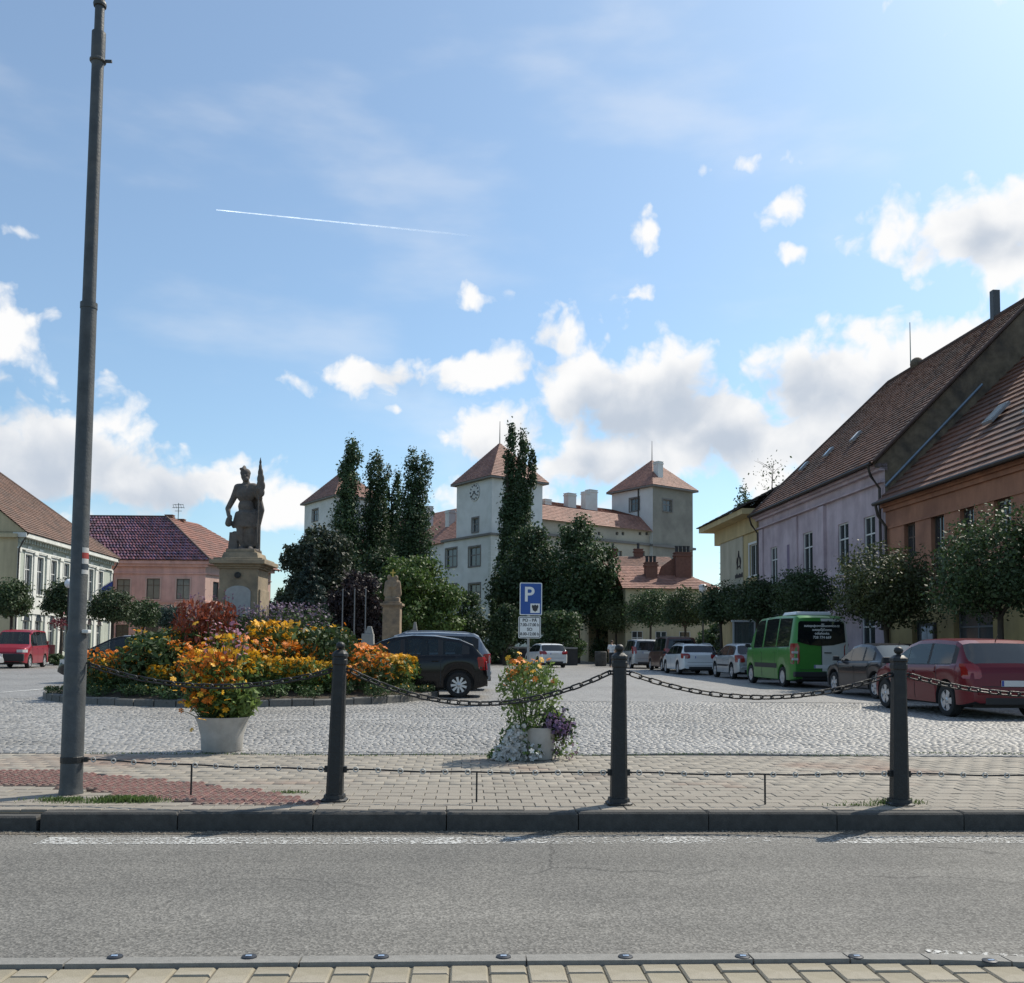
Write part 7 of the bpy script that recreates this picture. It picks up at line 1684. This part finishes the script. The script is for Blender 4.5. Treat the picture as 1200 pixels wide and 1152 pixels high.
# flagpoles
for k, px in enumerate((400.5, 414.5, 427.5)):
    t = thing('flagpole', 'slim bare grey flagpole in front of the purple-leafed trees', 'flagpole', on(px, 54), 0, 'row of bare flagpoles'); zt_ = D(px, 690, 54).z
    m = MB(); m.lathe([(.045, 0), (.03, zt_ - .06), (.045, zt_ - .05), (.03, zt_)], 8); m.build('pole', pm('pole_grey', (.15, .155, .16), .1, 5, .5), t); m = MB(); m.lathe([(.16, 0), (.16, .05), (.07, .06), (.07, .3)], 10); m.build('base', M_KERB, t)
# small white stones near the monument
for px, py0, Y, w, lab in ((431, 734, 44, .34, 'small pale carved stone at the back of the flower bed'), (485, 729, 50, .22, 'slim pale stone post beside the small statue pillar')):
    zt_ = D(px, py0, Y).z; t = thing('stone_post', lab, 'stone', on(px, Y)); m = MB(); m.box((0, 0, zt_ * .42), (w * 2, w * 1.4, zt_ * .84), top=.8); m.build('shaft', pm('pale_stone', (.25, .245, .23), .15, 5, .9), t, bevel=.03); m = MB(); m.box((w * .2, 0, zt_ * .92), (w * 1.1, w, zt_ * .16), top=.5); m.build('top', pm('pale_stone', (.25, .245, .23)), t, bevel=.03)
# globe street lamp
Yg = 57; p = on(824, Yg); zt_ = D(824, 690, Yg).z
t = thing('street_lamp', 'street lamp with white globe rising above the clipped trees', 'street lamp', p); m = MB(); m.lathe([(.10, 0), (.08, .6), (.05, 1), (.045, zt_ - .3), (.11, zt_ - .26), (.12, zt_ - .18)], 10); m.build('post', M_IRON, t, 40)
m = MB(); ellipsoid(m, (0, 0, zt_), (.25, .25, .27)); m.build('globe', pm('opal_glass', (.7, .7, .72), .05, 4, .25), t, 60); m = MB(); ellipsoid(m, (0, 0, zt_ + .13), (.27, .27, .16)); m.build('hood', pm('lamp_hood', (.5, .5, .52), .05, 4, .4), t, 60)
# hanging-basket lamp behind the clipped tree on the left
Yg = 52; p = on(78, Yg); t = thing('street_lamp', 'slim lamp standard with red flower baskets beside the white house', 'street lamp', p); m = MB(); m.lathe([(.09, 0), (.06, .8), (.05, 4.4)], 10); m.tube([(-.5, 0, 2.6), (.5, 0, 2.6)], .03, 6); m.build('post', M_IRON, t, 40)
m = MB(); ellipsoid(m, (0, 0, 4.55), (.24, .24, .26)); m.build('globe', MATS['opal_glass'], t, 60)
rng = np.random.default_rng(31)
for s in (-.5, .5): struct(put('flower_basket', leaf_mesh('flower_basket', rng.normal(size=(260, 3)) * [.2, .2, .16] + [s, 0, 2.35], .12, pm('basket_flowers', (.16, .025, .04), .3, 4, .6, island=.4, trans=.2)), t), 'stuff')
# litter bin and red box by the white house
p = on(54, 56); t = thing('red_box', 'small red street box standing before the white house', 'box', p); m = MB(); m.bbox((-.55, -.2, .15), (.45, .2, 1.15)); m.build('case', pm('box_red', (.22, .03, .03), .15, 4, .5), t, bevel=.03); m = MB(); m.bbox((-.4, -.215, .4), (.3, -.2, .95)); m.build('panel', pm('box_panel', (.35, .2, .18), .2, 4, .6), t)
for s in (-.4, .3): MB().bbox((s - .04, -.1, 0), (s + .04, .1, .16)).build('leg', M_IRON, t)
p = on(66, 53); broad('shrub', 'low green hedge shrub by the red street box', 66, 53, 766, 30, F_MID, 1800, 640, .16, .1, None)
# grey cabinet, person, shelter
Yq = 64; t = thing('litter_bin', 'grey concrete litter bin next to the person in white', 'litter bin', on(704, Yq)); m = MB(); m.lathe([(.34, 0), (.40, .1), (.42, .95), (.36, 1.02), (.30, .98)], 12); m.build('drum', M_KERB, t, 40); m = MB(); m.lathe([(.30, .9), (.01, .9)], 12, cap=False); m.build('liner', M_DARKP, t)
def person(loc, rz, shirt, trousers, label):
    t = thing('person', label, 'person', loc, rz); f = MB()
    for s in (-1, 1):
        capsule(f, (s * .09, 0, .92), .095, (s * .10, -.02 * s, .50), .07); capsule(f, (s * .10, -.02 * s, .50), .062, (s * .11, .03 * s, .10), .042); ellipsoid(f, (s * .11, -.07 + .03 * s, .045), (.05, .13, .045))
        capsule(f, (s * .19, 0, 1.40), .06, (s * .25, .02, 1.12), .047); capsule(f, (s * .25, .02, 1.12), .044, (s * .23, -.10, .88), .033)
        for k in range(4): capsule(f, (s * .23 + (k - 1.5) * .017, -.115, .84), .011, (s * .23 + (k - 1.5) * .018, -.125, .755 - .012 * (k in (1, 2))), .009)
        capsule(f, (s * .20, -.13, .84), .012, (s * .185, -.15, .80), .010)
    ellipsoid(f, (0, 0, .96), (.17, .125, .14)); ellipsoid(f, (0, 0, 1.15), (.155, .115, .22)); ellipsoid(f, (0, .0, 1.34), (.20, .125, .14)); capsule(f, (0, 0, 1.42), .055, (0, -.01, 1.52), .052); ellipsoid(f, (0, -.02, 1.63), (.078, .098, .118)); ellipsoid(f, (0, -.118, 1.62), (.014, .02, .022))
    for s in (-1, 1): ellipsoid(f, (s * .078, 0, 1.62), (.012, .02, .03))
    put('body', remesh_obj(f, .016, pm('skin', (.45, .27, .19), .08, 6, .6), 'body', 1), t)
    g = MB(); ellipsoid(g, (0, 0, 1.15), (.175, .135, .24)); ellipsoid(g, (0, 0, 1.33), (.222, .145, .145)); ellipsoid(g, (0, 0, .98), (.182, .137, .12))
    for s in (-1, 1): capsule(g, (s * .19, 0, 1.39), .078, (s * .235, .01, 1.20), .066)
    put('shirt', remesh_obj(g, .018, shirt, 'shirt', 1), t)
    g = MB(); ellipsoid(g, (0, 0, .93), (.178, .134, .13))
    for s in (-1, 1): capsule(g, (s * .09, 0, .88), .108, (s * .10, -.02 * s, .50), .085); capsule(g, (s * .10, -.02 * s, .50), .08, (s * .11, .03 * s, .11), .062)
    put('trousers', remesh_obj(g, .018, trousers, 'trousers', 1), t)
    g = MB(); ellipsoid(g, (0, .02, 1.675), (.088, .1, .09)); put('hair', remesh_obj(g, .018, pm('brown_hair', (.05, .035, .025), .2, 20, .7), 'hair', 1), t)
    return t
person(on(717, 61), R(150), pm('white_cloth', (.62, .62, .62), .06, 6, .9), pm('dark_cloth', (.03, .032, .04), .1, 6, .9), 'person in white shirt and dark trousers standing by the grey litter bin')
Yk = 49; p = on(872, Yk); zt_ = D(872, 729, Yk).z; t = thing('notice_case', 'pale framed glass notice case behind the green van', 'notice board', p); m = MB(); fw = .55
for s in (-fw, fw): m.bbox((s - .04, -.04, 0), (s + .04, .04, zt_))
m.bbox((-fw - .1, -.1, zt_), (fw + .1, .1, zt_ + .1)); m.bbox((-fw + .04, -.04, .9), (fw - .04, .04, .98)); m.build('frame', pm('pale_frame', (.42, .44, .43), .1, 5, .5), t); m = MB(); m.bbox((-fw + .04, -.012, .98), (fw - .04, .012, zt_)); m.build('pane', glassmat('case_glass', (.06, .08, .08), .25), t)
# contrail high in the sky
a = D(254, 246, 6000); b = D(560, 277, 9000); m = MB(); K = 14
pts = [a.lerp(b, i / K) for i in range(K + 1)]; m.tube([p - a for p in pts], [2.6 + 5 * (i / K) for i in range(K + 1)], 8)
ct = m.build('contrail', None); ct.location = a; mt = bpy.data.materials.new('contrail_vapour'); mt.use_nodes = True; nd, lk = mt.node_tree.nodes, mt.node_tree.links; bs = nd['Principled BSDF']; bs.inputs['Base Color'].default_value = (.95, .95, .95, 1); bs.inputs['Roughness'].default_value = 1
g_ = nd.new('ShaderNodeTexCoord'); n_ = nd.new('ShaderNodeSeparateXYZ'); lk.new(g_.outputs['Generated'], n_.inputs[0]); r_ = nd.new('ShaderNodeMapRange'); lk.new(n_.outputs[0], r_.inputs[0]); r_.inputs[3].default_value = .85; r_.inputs[4].default_value = 0.0
nz = nd.new('ShaderNodeTexNoise'); lk.new(g_.outputs['Object'], nz.inputs[0]); nz.inputs['Scale'].default_value = .01; mu = nd.new('ShaderNodeMath'); mu.operation = 'MULTIPLY'; lk.new(r_.outputs[0], mu.inputs[0]); lk.new(nz.outputs[0], mu.inputs[1]); mu.use_clamp = True
tr_ = nd.new('ShaderNodeBsdfTransparent'); tl_ = nd.new('ShaderNodeBsdfTranslucent'); tl_.inputs[0].default_value = (.95, .95, .95, 1); ad = nd.new('ShaderNodeAddShader'); lk.new(bs.outputs[0], ad.inputs[0]); lk.new(tl_.outputs[0], ad.inputs[1])
ms = nd.new('ShaderNodeMixShader'); lk.new(mu.outputs[0], ms.inputs[0]); lk.new(tr_.outputs[0], ms.inputs[1]); lk.new(ad.outputs[0], ms.inputs[2]); lk.new(ms.outputs[0], nd['Material Output'].inputs[0]); ct.data.materials.clear(); ct.data.materials.append(mt)
tag(ct, 'thin white aircraft contrail fading across the blue sky', 'contrail')
